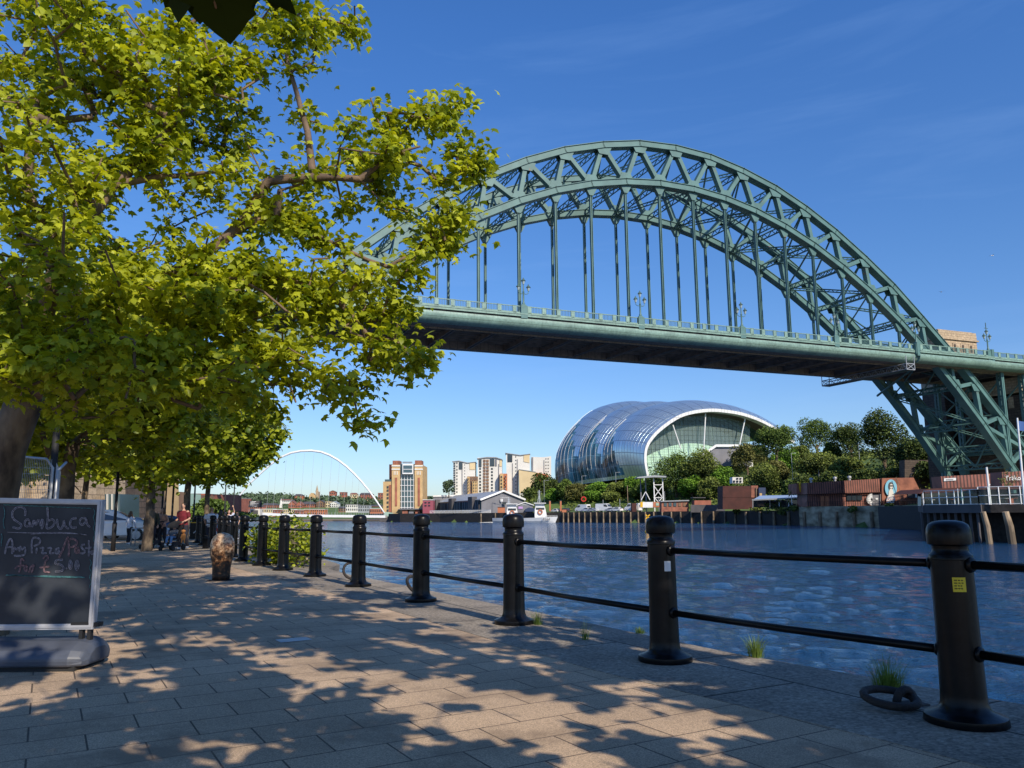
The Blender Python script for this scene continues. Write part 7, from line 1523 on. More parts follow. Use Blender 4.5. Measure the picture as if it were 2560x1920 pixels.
bb0 = pd[1] + Vector((1, 2.5, 0)); bb1 = pd[3] + Vector((0, 2.5, 0)); mb.prism([(bb0.x, bb0.y, -4), (bb1.x, bb1.y, -4), (bb1.x, bb1.y, zt - .9), (bb0.x, bb0.y, zt - .9)], (0, .6, 0)); mb.build('sheet_wall', M['darkwood'], pier, world=True)
# land behind the pier
flat('quay_yard', [Vector((77, 100, 0)), Vector((76, 168, 0)), Vector((150, 190, 0)), Vector((170, 110, 0)), Vector((120, 90, 0))][::-1], -4, 1.75, M['asphalt'])
gs = thing('glass_screen', 'white framed glass screens around the terrace on the pier', 'glass screen', (pd[1].x, pd[1].y, zt))
def screen(a, b, n, h):
    mb = MB()
    for k in range(n + 1): q = a.lerp(b, k / n); mb.bar((q.x, q.y, zt), (q.x, q.y, zt + h), .09, .09)
    for z in (.08, h * .52, h): mb.bar((a.x, a.y, zt + z), (b.x, b.y, zt + z), .07, .07)
    mb.build('frame', M['white'], gs, world=True)
mm_, n_, l_, b_ = newmat("clear_screen_glass"); tr_ = n_.new("ShaderNodeBsdfTransparent"); tr_.inputs[0].default_value = (.85, .92, .90, 1); mx_ = n_.new("ShaderNodeMixShader"); mx_.inputs[0].default_value = .14; b_.inputs['Roughness'].default_value = .03; b_.inputs['Base Color'].default_value = (.3, .36, .36, 1); l_.new(tr_.outputs[0], mx_.inputs[1]); l_.new(b_.outputs[0], mx_.inputs[2]); l_.new(mx_.outputs[0], n_['Material Output'].inputs[0])
s0 = pd[0] + Vector((.3, 0, 0)); s1 = pd[1] + Vector((.3, .3, 0)); s2 = pd[2] + Vector((0, .3, 0)); s3 = pd[3] + Vector((0, .3, 0))
screen(s0, s1, 9, 1.7); screen(s1, s2, 7, 1.75); screen(s2, s3, 9, 2.0)
for a, b, h in ((s1, s2, 1.75), (s2, s3, 2.0)): mb = MB(); mb.add([(a.x, a.y + .02, zt + .1), (b.x, b.y + .02, zt + .1), (b.x, b.y + .02, zt + h), (a.x, a.y + .02, zt + h)], [(0, 1, 2, 3)]); mb.build('pane', mm_, gs, world=True)
for x, y0, x1, y1, Y, lab in ((2466, 1168, 2476, 1262, 97, 'white lamp mast rising from the pier terrace'), (2394, 1222, 2396, 1262, 98, 'thin white pole above the glass screens')):
    a = P(x1, y1, Y); b = P(x, y0, Y); o = thing('mast', lab, 'mast', a); mb = MB(); mb.tube([Vector((0, 0, -.2)), b - a], [.16 if x > 2400 else .07, .12 if x > 2400 else .06], 8); mb.build('pole', M['white'], o)
fa = P(2562, 1262, 88); fb_ = P(2543, 1045, 88); o = thing('flagpole', 'white flagpole flying a small blue flag at the right edge', 'flagpole', fa); mb = MB(); mb.tube([Vector((0, 0, 0)), fb_ - fa], [.13, .09], 8); mb.build('pole', M['white'], o)
mb = MB(); v0 = fb_ - fa; vs = []
for i in range(7):
    for j in range(4): vs.append(v0 + Vector((.12 + i * .28, .12 * math.sin(i * 1.3 + j * .4), -.3 - j * .36 - i * .05)))
mb.add(vs, [(i * 4 + j, i * 4 + j + 1, i * 4 + j + 5, i * 4 + j + 4) for i in range(6) for j in range(3)]); mb.build('flag', pbr("blue_flag_cloth", (.05, .12, .32), .8), o, smooth=True)
for k, (x, Y, cl) in enumerate(((2330, 104, 'offwhite'), (2380, 103, 'orange'), (2492, 95, 'slate'), (2514, 95, 'offwhite'), (2536, 94, 'redbrick'), (2350, 106, 'slate'))):
    p = P(x, 1262, Y); p.z = zt; o = thing('cafe_table', 'small cafe table behind the terrace screens, %s from the left' % ('first', 'third', 'fourth', 'fifth', 'last', 'second')[k], 'table', p, 0, 'cafe tables on the terrace'); mb = MB(); mb.lathe([(.3, 0), (.05, .05), (.05, .7)], n=8); mb.build('pedestal', M['slate'], o); mb = MB(); mb.lathe([(.4, .7), (.42, .75)], n=14); mb.build('table_top', M[cl], o)
p = P(2406, 1262, 101); p.z = zt; o = thing('parasol', 'furled dark green parasol behind the glass screens', 'parasol', p); mb = MB(); mb.tube([(0, 0, 0), (0, 0, 2.2)], .04, 6); mb.build('pole', M['wood'], o); mb = MB(); mb.lathe([(.22, .6), (.16, 1.5), (.04, 2.2)], n=10); mb.build('canopy', M['bushgreen'] if False else pbr("green_canvas", (.02, .12, .07), .8), o)
p = P(2528, 1262, 100); p.z = zt; o = thing('potted_tree', 'slender bare potted tree in a terracotta pot on the terrace', 'tree', p); mb = MB(); mb.lathe([(.3, 0), (.42, .8), (.46, .8)], n=12); mb.build('pot', M['terracotta'], o)
rg = np.random.default_rng(4); A = sample_lobes([((0, 0, 3.2), (.9, .9, 1.1), 1)], 40, rg); arr, par, rad, tips = grow([(0, 0, .7), (0, 0, 1.4), (0, 0, 1.9)], None, A, rg=rg); skin_tree('branches', arr, par, np.maximum(rad, .015), M['wood'], o); leaf_cloud('crown', arr[tips][rg.integers(0, len(tips), 260)] + rg.normal(size=(260, 3)) * .15, .16, M['busholive'], o, 'card', rg=rg)
# riverside gulls in the sky
for k, (x, y, Y, rz_) in enumerate(((2481, 639, 120, .4), (2353, 730, 110, 1.2))):
    o = thing('gull', ('white gull in the upper right sky', 'dark gull below and left of the white one')[k], 'bird', P(x, y, Y), rz_); mb = MB(); mb.sphere((0, 0, 0), (.22, .07, .06), 10, 6); mb.sphere((.22, 0, .03), (.06, .045, .045), 8, 5); mb.tube([(-.2, 0, 0), (-.32, 0, 0)], [.05, .01], 6); mb.build('body', M['white'], o, smooth=True)
    for s_ in (-1, 1): mb = MB(); mb.add([(.08, 0, .03), (.04, .3 * s_, .14), (-.02, .62 * s_, .05), (-.08, .3 * s_, .12), (-.08, 0, .03)], [(0, 1, 2, 3, 4)]); mb.build('wing', M['greyroof'], o)
# stone arch wall on the far bank by the bridge foot
o = bld('stone_arch_wall', 'dark stone retaining wall with a blocked arch by the bridge foot', 'wall', 2300, 1225, 205); cpoly(o, 'wall', rect(2262, 1150, 2370, 1262), 205, 3, M['darkstone'], 0); cpoly(o, 'arch_ring', [(2275, 1215), (2278, 1185), (2295, 1168), (2320, 1162), (2345, 1168), (2358, 1185), (2362, 1215), (2355, 1215), (2351, 1188), (2340, 1174), (2320, 1169), (2298, 1174), (2285, 1188), (2281, 1215)], 205, .4, M['stone'], .3)
# white mooring post and bush on the near quay edge
p = Vector((-5.55, 20.6, 0)); o = thing('mooring_post', 'cream painted rounded post half hidden in the riverside bush', 'post', p); mb = MB(); mb.lathe([(.14, 0), (.14, .78), (.19, .82), (.2, .9), (.12, .98), (.02, 1.0)], n=16); mb.build('shaft', pbr("peeling_cream_paint", (.55, .48, .36), .8, c2=(.3, .22, .15), scale=8), o, smooth=True)
def near_bush(label, p, rx, ry, rz, n, seed, mat, size):
    rg = np.random.default_rng(seed); o = thing('riverside_shrub', label, 'shrub', p); A = sample_lobes([((0, 0, rz * .55), (rx, ry, rz * .6), 1), ((rx * .6, -ry * .4, rz * .45), (rx * .6, ry * .6, rz * .5), .5)], 70, rg)
    arr, par, rad, tips = grow([(0, 0, 0), (0, 0, .15), (.05, 0, .25)], None, A, step=.15, rg=rg); skin_tree('stems', arr, par, rad * .6, M['twig'], o)
    tp = arr[tips][rg.integers(0, len(tips), n)] + rg.normal(size=(n, 3)) * .13; tp = tp[tp[:, 2] > .02]; leaf_cloud('foliage', tp, size, M[mat], o, 'quad', up=.3, rg=rg)
near_bush('tall leafy shrub sprouting over the quay edge behind the railing', Vector((-6.25, 21.6, 0)), .75, .9, 1.0, 1900, 41, 'leafB', .11); near_bush('low bright shrub farther along behind the railing', Vector((-7.3, 25.3, 0)), .7, 1.3, .9, 1500, 42, 'leafB', .12); near_bush('wiry shrub spilling toward the water beside the cream post', Vector((-5.3, 19.9, 0)), .55, .6, .95, 700, 43, 'leafB', .09)
for k, (x, y, r) in enumerate(((-6.3, 20.9, .22), (-6.7, 22.8, .16))):
    o = thing('stone', ('larger pale boulder under the riverside shrub', 'smaller boulder farther under the riverside shrub')[k], 'stone', (x + .75, y, 0)); mb = MB(); mb.sphere((0, 0, r * .6), (r * 1.4, r, r * .8), 12, 8)
    for v in mb.v: v += Vector((random.uniform(-1, 1), random.uniform(-1, 1), random.uniform(-1, 1))) * r * .1
    mb.build('rock', M['concrete'], o)
# ------------------------------------------------------------------ people
def etube(mb, rings, n=14):
    b = len(mb.v)
    for cx, cy, z, rx, ry in rings:
        for k in range(n): a = 2 * math.pi * k / n; mb.v.append(Vector((cx + rx * math.cos(a), cy + ry * math.sin(a), z)))
    for i in range(len(rings) - 1):
        for k in range(n): a = b + i * n + k; c = b + i * n + (k + 1) % n; mb.f.append((a, c, c + n, a + n)); mb.mi.append(0)
    mb.f.append(tuple(b + k for k in reversed(range(n)))); mb.mi.append(0); e = b + (len(rings) - 1) * n; mb.f.append(tuple(e + k for k in range(n))); mb.mi.append(0)
def remesh(o, vox):
    m = o.modifiers.new("remesh", 'REMESH'); m.mode = 'VOXEL'; m.voxel_size = vox; m.use_smooth_shade = True
    s = o.modifiers.new("smooth", 'SMOOTH'); s.factor = .5; s.iterations = 2; return o
MCL = {}
def cloth(name, c):
    if name not in MCL: MCL[name] = pbr(name, c, .85, var=.18, scale=9, bump=.3, bscale=14)
    return MCL[name]
def person(label, loc, rz, H, shirt, trousers, hair, pose, sleeve='short', shoes=(.6, .6, .6), build=1.0, female=False, bald=False, vox=.016):
    s = H / 1.75; o = thing('person', label, 'person', loc, rz, None, s); B = build
    J = dict(lean=0.0, le=(-.27, -.02, 1.16), lw=(-.27, -.12, .92), re=(.27, -.02, 1.16), rw=(.27, -.12, .92), lk=(-.10, -.03, .50), la=(-.10, .02, .09), rk=(.10, -.03, .50), ra=(.10, .02, .09)); J.update(pose)
    ln = J['lean']; sh = .185 * B
    def tor(mb, g=0.0, z0=.86, z1=1.50, top=True):
        rings = [(0, 0, .84, .15 * B + g, .11 * B + g), (0, 0, .92, .165 * B + g, .118 * B + g), (0, ln * .3, 1.05, (.125 if female else .145) * B + g, .10 * B + g), (0, ln * .7, 1.26, .165 * B + g, .122 * B + g), (0, ln, 1.40, .175 * B + g, .10 * B + g), (0, ln, 1.455, .10 * B + g, .075 + g), (0, ln, 1.50, .055 + g * .6, .055 + g * .6)]
        etube(mb, [r for r in rings if z0 <= r[2] <= z1])
    def arm(mb, sd, g=0.0, upto=3):
        S_ = Vector((sd * sh, ln, 1.405)); E_ = Vector(J['le'] if sd < 0 else J['re']); W_ = Vector(J['lw'] if sd < 0 else J['rw'])
        if upto == 1: q = S_.lerp(E_, .75); mb.tube([S_, q], [.055 * B + g, .048 * B + g + .008], 10); return
        if upto == 2: mb.tube([S_, E_, E_.lerp(W_, .9)], [.055 * B + g, .042 * B + g, .032 * B + g], 10); return
        mb.tube([S_, S_.lerp(E_, .5), E_, E_.lerp(W_, .5), W_], [.050 * B, .044 * B, .036 * B, .033 * B, .024], 10); mb.sphere(S_, .055 * B, 10, 6)
        d = (W_ - E_).normalized(); side = Vector((1, 0, 0)); side = (side - d * side.dot(d)).normalized(); dn = d.cross(side); P0 = W_ + d * .045
        mb.tube([W_, P0, P0 + d * .03], [.024, .036, .034], 8)
        for k in range(4): f0 = P0 + side * (k - 1.5) * .019 + d * .025; L_ = (.062, .074, .070, .055)[k]; mb.tube([f0, f0 + d * L_ * .55 + dn * .008, f0 + d * L_ + dn * .03], [.011, .0105, .009], 6)
        t0 = P0 - side * sd * .03 - d * .02; mb.tube([t0, t0 - side * sd * .03 + d * .03, t0 - side * sd * .035 + d * .055 + dn * .015], [.013, .012, .010], 6)
    def leg(mb, sd, g=0.0):
        Hp = Vector((sd * .09 * B, 0, .90)); K = Vector(J['lk'] if sd < 0 else J['rk']); A = Vector(J['la'] if sd < 0 else J['ra'])
        mb.tube([Hp, Hp.lerp(K, .5), K, K.lerp(A, .35), A if g == 0 else A.lerp(K, .05)], [.088 * B + g, .078 * B + g, .056 * B + g, .055 * B + g, .036 + g * 1.6], 12)
    body = MB(); tor(body); [arm(body, q) for q in (-1, 1)]; [leg(body, q) for q in (-1, 1)]
    hc = Vector((0, ln - .015, 1.635)); body.sphere(hc, (.074, .090, .108), 16, 12); body.sphere(hc + Vector((0, -.035, -.055)), (.052, .058, .055), 12, 8); body.sphere(hc + Vector((0, -.095, -.02)), (.012, .018, .022), 8, 6)
    for q in (-1, 1): body.sphere(hc + Vector((q * .075, .0, -.01)), (.010, .020, .028), 8, 6)
    body.tube([(0, ln, 1.46), (0, ln - .008, 1.58)], [.052, .050], 10)
    remesh(body.build('body', M['skin'], o), vox)
    m_ = MB(); m_.box(hc + Vector((0, -.091, -.062)), (.038, .012, .008)); m_.build('mouth', cloth('lips', (.35, .12, .10)), o)
    for q in (-1, 1): m_ = MB(); m_.sphere(hc + Vector((q * .028, -.080, .008)), (.011, .008, .007), 8, 6); m_.build('eye', M['slate'], o)
    t = MB(); tor(t, .016, .84, 1.47); [arm(t, q, .012, 1 if sleeve == 'short' else 2) for q in (-1, 1)]; remesh(t.build('top', shirt, o), vox)
    l_ = MB(); etube(l_, [(0, 0, .80, .14 * B, .11 * B), (0, 0, .90, .168 * B + .012, .125 * B + .008), (0, 0, .99, .150 * B + .012, .113 * B + .006)]); [leg(l_, q, .014) for q in (-1, 1)]; remesh(l_.build('trousers', trousers, o), vox)
    for q in (-1, 1):
        A = Vector(J['la'] if q < 0 else J['ra']); m_ = MB(); m_.sphere(A + Vector((0, -.055, -.045)), (.045, .125, .045), 12, 8); m_.build('shoe', cloth('shoes%s' % str(shoes), shoes), o, smooth=True)
    if not bald:
        h_ = MB(); h_.sphere(hc + Vector((0, .018, .022)), (.084, .090, .100), 16, 12)
        if female: h_.tube([hc + Vector((0, .05, .0)), hc + Vector((0, .085, -.12)), hc + Vector((0, .085, -.30))], [.08, .085, .04], 12); [h_.tube([hc + Vector((q * .06, .0, .02)), hc + Vector((q * .085, -.01, -.12)), hc + Vector((q * .09, -.02, -.26))], [.035, .035, .02], 8) for q in (-1, 1)]
        remesh(h_.build('hair', hair, o), vox)
    return o
hair_d = pbr("dark_hair", (.025, .016, .012), .7); hair_b = pbr("brown_hair", (.10, .05, .025), .7); hair_g = pbr("short_ginger_hair", (.30, .17, .10), .8)
push = dict(le=(-.26, .02, 1.15), lw=(-.20, -.30, 1.02), re=(.26, .02, 1.15), rw=(.20, -.30, 1.02), lk=(-.10, -.10, .50), la=(-.10, -.02, .09), rk=(.10, .02, .48), ra=(.10, .18, .12), lean=-.04)
pman = G(455, 1374); person('man in a maroon t-shirt pushing the pushchair that holds a toddler', pman, R(-18), 1.72, cloth('maroon_tshirt', (.16, .012, .022)), cloth('dark_jeans', (.02, .022, .035)), hair_d, push, build=1.12)
pw = G(404, 1369); person('woman with long hair in a peach top pushing the empty black pushchair', pw, R(-20), 1.56, cloth('peach_top', (.50, .28, .20)), cloth('dark_jeans', (.02, .022, .035)), hair_b, push, 'long', female=True)
pv = G(322, 1361); person('woman with long dark hair in a white top and black leggings by the cycle stands', pv, R(160), 1.46, cloth('white_top', (.62, .62, .66)), cloth('black_leggings', (.012, .012, .015)), hair_b, dict(lk=(-.10, .03, .5), la=(-.10, .12, .1)), 'long', female=True)
pa = G(525, 1364); person('stocky man in a white t-shirt and dark trousers walking away', pa, R(172), 1.58, cloth('bright_white_tshirt', (.80, .80, .82)), cloth('navy_trousers', (.018, .02, .035)), hair_g, dict(lk=(-.11, -.16, .52), la=(-.11, -.10, .10), rk=(.11, .0, .47), ra=(.11, .26, .14), le=(-.31, .0, 1.16), lw=(-.33, -.10, .94), re=(.31, .04, 1.16), rw=(.33, -.12, .98)), build=1.28)
px_ = P(551, 1290, 34.5); person('woman in a white top and bright red trousers walking beside the far posts', (px_.x, px_.y, 0), R(150), 1.46, cloth('pale_blue_white_top', (.62, .66, .76)), cloth('red_trousers', (.62, .02, .02)), hair_d, dict(lk=(-.10, -.12, .5), ra=(.10, .14, .12)), 'long', female=True)
for x, Y, hh, c, lab, ps in ((572, 39, 1.50, (.55, .60, .75), 'person in pale blue raising one arm beyond the railing posts', dict(re=(.30, -.02, 1.62), rw=(.22, -.04, 1.88))), (583, 41, 1.42, (.25, .35, .6), 'person in a blue and white top next to the one raising an arm', {}), (594, 42, 1.40, (.06, .06, .08), 'dark haired person in grey at the right of the far group', {}), (563, 44, 1.44, (.6, .55, .5), 'person in a pale top at the left of the far group', {})):
    q = P(x, 1290, Y); person(lab, (q.x, q.y, 0), R(random.uniform(-60, 60)), hh, cloth('far_top_%d' % x, c), cloth('dark_jeans', (.02, .022, .035)), hair_d, ps, vox=.02)
q = P(381, 1290, 31.5); person('man in a dark olive jacket in the tree shade behind the woman in peach', (q.x, q.y, 0), R(10), 1.66, cloth('olive_jacket', (.045, .05, .03)), cloth('dark_jeans', (.02, .022, .035)), hair_d, {}, 'long', vox=.02)
# pushchairs
def pushchair(label, loc, rz, bag=False):
    o = thing('pushchair', label, 'pushchair', loc, rz, None); fr = MB()
    for s_ in (-1, 1):
        fr.tube([(s_ * .23, -.34, .09), (s_ * .23, -.05, .42), (s_ * .22, .30, .92), (s_ * .21, .42, 1.02)], .014, 6); fr.tube([(s_ * .24, .34, .10), (s_ * .23, .02, .50), (s_ * .22, -.14, .62)], .014, 6)
    fr.tube([(-.21, .42, 1.02), (.21, .42, 1.02)], .018, 8); fr.tube([(-.23, -.30, .14), (.23, -.30, .14)], .012, 6); fr.tube([(-.23, .30, .14), (.23, .30, .14)], .012, 6); fr.build('frame', M['black_matt'], o, smooth=True)
    m_ = MB(); m_.add([(-.2, -.20, .44), (.2, -.20, .44), (.2, .14, .42), (-.2, .14, .42), (.2, .26, .92), (-.2, .26, .92)], [(0, 1, 2, 3), (3, 2, 4, 5)]); m_.box((0, -.03, .41), (.42, .36, .04)); m_.build('seat', cloth('black_pushchair_fabric', (.012, .012, .015)), o)
    m_ = MB(); rings = 7; b0 = len(m_.v)
    for i in range(rings):
        a = math.pi * (.02 + .52 * i / (rings - 1)); 
        for k in range(9): t = k / 8 - .5; m_.v.append(Vector((t * .44, .26 - .34 * math.sin(a) * (1 - .5 * t * t), .80 + .26 * math.cos(a * .9) * (1 - 1.0 * t * t))))
    for i in range(rings - 1):
        for k in range(8): a = i * 9 + k; m_.f.append((a, a + 1, a + 10, a + 9)); m_.mi.append(0)
    m_.build('canopy', cloth('black_pushchair_fabric', (.012, .012, .015)), o, smooth=True)
    m_ = MB(); m_.box((0, .05, .24), (.36, .42, .14)); m_.build('basket', cloth('basket_mesh', (.03, .03, .035)), o)
    if bag: m_ = MB(); m_.box((0, -.17, .27), (.34, .04, .12)); m_.build('green_bag', cloth('green_bag', (.05, .28, .10)), o); m_ = MB(); m_.box((.03, -.18, .185), (.28, .04, .05)); m_.build('white_parcel', M['white'], o)
    for s_ in (-1, 1):
        for y, r in ((-.34, .085), (.34, .11)):
            for d in (-.02, .02): m_ = MB(); m_.tube([(s_ * .24 + d - .012, y, r), (s_ * .24 + d + .012, y, r)], r, 14); m_.build('wheel', M['rubber'], o)
    return o
f1 = Vector((math.sin(R(-20)) * -.0 - .12, -.72, 0)); l1 = pw + Vector((-.22, -.68, 0)); l2 = pman + Vector((-.20, -.70, 0)); l1.x += .0; l2.x += .12; l1.x += .12
pushchair('empty black pushchair with a green bag in its basket', l1, R(-8), True); pc = pushchair('black pushchair carrying a toddler in a grey jumper', l2, R(-8))
ch = thing('person', 'toddler in a pink hat, grey jumper and blue jeans sitting in the pushchair', 'person', l2, R(-8)); cb = MB(); etube(cb, [(0, .02, .46, .11, .09), (0, .06, .60, .12, .09), (0, .12, .72, .10, .075), (0, .12, .77, .05, .045)]); cb.sphere((0, .10, .85), (.075, .08, .09), 14, 10); cb.sphere((0, .022, .84), (.01, .012, .014), 6, 4)
legs_ = MB()
for q in (-1, 1):
    cb.tube([(q * .10, .12, .71), (q * .15, .0, .60), (q * .12, -.14, .56)], [.038, .032, .026], 8); cb.tube([(q * .06, .02, .47), (q * .08, -.20, .47), (q * .09, -.25, .26)], [.055, .045, .035], 8)
    for k in range(5): cb.tube([(q * .12 + (k - 2) * .010, -.15, .56), (q * .12 + (k - 2) * .012, -.20 + abs(k - 2) * .008, .548)], .008, 5)
remesh(cb.build('body', M['skin'], ch), .009)
m_ = MB(); etube(m_, [(0, .02, .46, .125, .105), (0, .06, .60, .135, .105), (0, .12, .72, .115, .09), (0, .12, .755, .06, .055)]); [m_.tube([(q * .10, .12, .71), (q * .15, .0, .60), (q * .125, -.11, .565)], [.05, .044, .036], 8) for q in (-1, 1)]; remesh(m_.build('jumper', cloth('grey_jumper', (.10, .11, .13)), ch), .012)
m_ = MB(); [m_.tube([(q * .06, .02, .47), (q * .08, -.20, .475), (q * .09, -.25, .28)], [.068, .058, .045], 8) for q in (-1, 1)]; remesh(m_.build('jeans', cloth('pale_blue_jeans', (.12, .22, .38)), ch), .012)
m_ = MB(); [m_.sphere((q * .09, -.29, .22), (.038, .07, .035), 10, 6) for q in (-1, 1)]; m_.build('socks', M['white'], ch, smooth=True); m_ = MB(); m_.sphere((0, .105, .885), (.085, .09, .07), 14, 8); m_.build('hat', cloth('pink_hat', (.55, .22, .24)), ch, smooth=True)
o = thing('toy_dog', 'orange cuddly toy dog hanging from the toddler pushchair', 'toy', l2 + Vector((.40, -.02, .38))); m_ = MB(); m_.sphere((0, 0, .12), (.06, .06, .13), 10, 8); m_.sphere((0, -.03, .30), (.07, .07, .07), 10, 8); [m_.tube([(q * .04, 0, .05), (q * .06, -.02, -.12)], [.03, .02], 6) for q in (-1, 1)]; [m_.tube([(q * .05, 0, .2), (q * .09, -.02, .05)], [.025, .018], 6) for q in (-1, 1)]; [m_.sphere((q * .06, -.02, .31), (.02, .025, .045), 6, 5) for q in (-1, 1)]; remesh(m_.build('plush_body', cloth('orange_plush', (.50, .20, .05)), o), .012)
# ------------------------------------------------------------------ street furniture on the left
def pole(x, yb, Y, yt, r, lab, mat='black_matt'):
    p = G(x, yb) if Y is None else P(x, 1290, Y); p.z = 0; top = P(x, yt, p.y).z
    o = thing('lamp_post', lab, 'lamp post', p, 0, 'black lamp posts along the quay'); mb = MB(); mb.tube([(0, 0, 0), (0, 0, 1.0), (0, 0, 1.05), (0, 0, top)], [r * 1.5, r * 1.45, r, r * .8], 10); mb.build('column', M[mat], o, smooth=True); mb = MB(); mb.tube([(0, 0, top), (0, 0, top + .1), (0, 0, top + .5)], [r, r * 2.4, r * 2.8], 10); mb.build('lantern', M[mat], o)
pole(282, 1378, None, 800, .055, 'thin black lamp post standing just right of the chalkboard'); pole(124, 1300, 15.5, 860, .07, 'thick black lamp post beside the mesh fence above the chalkboard')
for x, Y, yt, lab in ((404, 41, 1090, 'black lamp post behind the woman in peach'), (412, 47, 1120, 'black lamp post just right of the one behind the woman'), (430, 38, 1100, 'thin black lamp post between the two pushchairs'), (484, 46, 1080, 'black lamp post above the litter bin'), (561, 62, 1090, 'thin distant lamp post left of the raised arm'), (583, 66, 1110, 'thin distant lamp post right of the raised arm')): pole(x, 0, Y, yt, .05, lab)
p = G(496, 1347); o = thing('litter_bin', 'wide black litter bin with a yellow band behind the man in white', 'litter bin', p); w2 = 17 / 1990 * p.y; mb = MB(); mb.box((0, 0, .42), (w2 * 2, .6, .84)); mb.build('body', M['black'], o, bevel=.02); mb = MB(); mb.box((0, 0, .86), (w2 * 2.05, .63, .04)); mb.build('yellow_band', M['yellow'], o)
mb = MB(); mb.sphere((0, 0, 1.05), (w2 * .95, .3, .2), 16, 8); [mb.bar((q * w2 * .85, 0, .87), (q * w2 * .85, 0, 1.08), .03, .03) for q in (-1, 1)]; mb.build('domed_lid', M['black'], o, smooth=True); mb = MB(); mb.box((0, -.31, .45), (.42, .01, .05), ry=-.7); mb.box((.08, -.31, .30), (.1, .01, .1)); mb.build('emblem', M['galv'], o)
p = G(514, 1372); o = thing('short_bollard', 'short square black bollard in front of the litter bin', 'bollard', p); mb = MB(); mb.box((0, 0, .19), (.19, .19, .38)); mb.build('body', M['black'], o, bevel=.01); mb = MB(); mb.box((0, 0, .40), (.21, .21, .04)); mb.build('cap', M['black_matt'], o)
for k, (xa, xb, yb, yt) in enumerate(((327, 337, 1364, 1321), (337, 381, 1364, 1318))):
    a, b = G(xa, yb), G(xb, yb - 6 * k); h = .72; o = thing('cycle_stand', ('end-on steel cycle stand at the left, nearest the woman in white', 'long steel cycle stand running to the tree trunk')[k], 'cycle stand', a, 0, 'cycle stands'); d = b - a; mb = MB(); mb.tube([(0, 0, 0), (0, 0, h - .08), d * .08 + Vector((0, 0, h)), d * .92 + Vector((0, 0, h)), d + Vector((0, 0, h - .08)), d], .028, 8); mb.build('hoop', M['galv'], o, smooth=True)
for (x, y, lab, pt, rz_, kind, sc) in ((286, 1352, 'white hatchback parked behind the thin lamp post', M['white'], .35, 'car', 1.12), (352, 1346, 'small silver blue car beyond the cycle stands', pbr("pale_blue_car_paint", (.25, .35, .48), .3, metal=.2), .3, 'car', .85), (432, 1338, 'blue car farther down the road between the pushchairs', pbr("blue_car_paint", (.03, .08, .2), .3), .9, 'car', .9)):
    p = G(x, y); vehicle(lab, 'car', kind, (p.x - 1.0, p.y + 1.2, -.1), rz_, pt, sc, 'cars on the quay road')
# mesh fence panel
fp = thing('mesh_fence', 'temporary steel mesh fence panel with rounded corners behind the chalkboard', 'fence', (-8, 12.8, 0)); A_ = P(20, 1141, 12.6); B_ = P(134, 1147, 13.2); A_.z = B_.z = (A_.z + B_.z) / 2; mb = MB()
mb.tube([(A_.x, A_.y, .05), (A_.x, A_.y, A_.z - .15), (A_.x + .12, A_.y, A_.z), (B_.x - .12, B_.y, B_.z), (B_.x, B_.y, B_.z - .15), (B_.x, B_.y, .05)], .021, 8); mb.tube([(A_.x, A_.y, .2), (B_.x, B_.y, .2)], .018, 6); mb.build('frame', M['galv'], fp, world=True, smooth=True)
mb = MB(); n_ = 26
for k in range(1, n_): q = A_.lerp(B_, k / n_); mb.bar((q.x, q.y, .2), (q.x, q.y, A_.z - .01), .004, .004)
for z in (.5, .9, 1.3, 1.7, 1.95, 2.05): mb.bar((A_.x, A_.y, z), (B_.x, B_.y, z), .005, .005)
mb.build('mesh', M['galv'], fp, world=True); fp2 = MB(); C_ = Vector((B_.x * 1.22 + .12, B_.y * 1.22, B_.z)); mb = fp2; mb.tube([(B_.x + .08, B_.y, .05), (B_.x + .08, B_.y, B_.z - .2), (B_.x + .1, B_.y + .2, B_.z - .05), (C_.x, C_.y, C_.z - .05), (C_.x, C_.y, .05)], .021, 8)
o = thing('mesh_fence', 'second mesh fence panel seen edge-on beside the thick lamp post', 'fence', (B_.x, B_.y, 0)); fp2.build('frame', M['galv'], o, world=True, smooth=True); mb = MB()
for k in range(1, 20): q = B_.lerp(C_, k / 20); mb.bar((q.x + .05, q.y, .2), (q.x + .05, q.y, B_.z - .06), .004, .004)
mb.build('mesh', M['galv'], o, world=True)
# buildings along the road
def block(name, label, x0, x1, yt, yb, Y, mat, dep=14, wins=None, wm='glass', extra=None):
    o = bld(name, label, 'building', (x0 + x1) / 2, yb, Y); front(o, 'wall', rect(x0, yt, x1, yb), Y, dep, M[mat])
    if wins: xs, ys, w_, h_ = wins; windows(o, xs, ys, w_, h_, Y, M[wm]); 
    if extra: extra(o, Y)
    return o
block('stone_building', 'pale stone bridge abutment with a small dark window behind the mesh fence', -260, 128, 1060, 1352, 52, 'stone', 10, ((99,), (1184,), 27, 12), 'glass', lambda o, Y: [front(o, 'ledge', rect(-260, 1163, 129, 1170), Y, 1, M['offwhite'], .4), front(o, 'pilaster', rect(30, 1150, 60, 1352), Y, 1, M['stone'], .8)])
block('stone_building', 'dark block standing for the shadow right of the abutment', 128, 300, 1150, 1352, 62, 'darkstone', 8)  # plain dark block added where shadow lies beside the abutment
block('shop_building', 'pale glazed shop front behind the white hatchback', 262, 300, 1235, 1345, 58, 'bluish', 3, None, 'glass', lambda o, Y: [front(o, 'mullion', rect(x, 1235, x + 1.4, 1345), Y, .2, M['offwhite'], .2) for x in (266, 278, 290)])
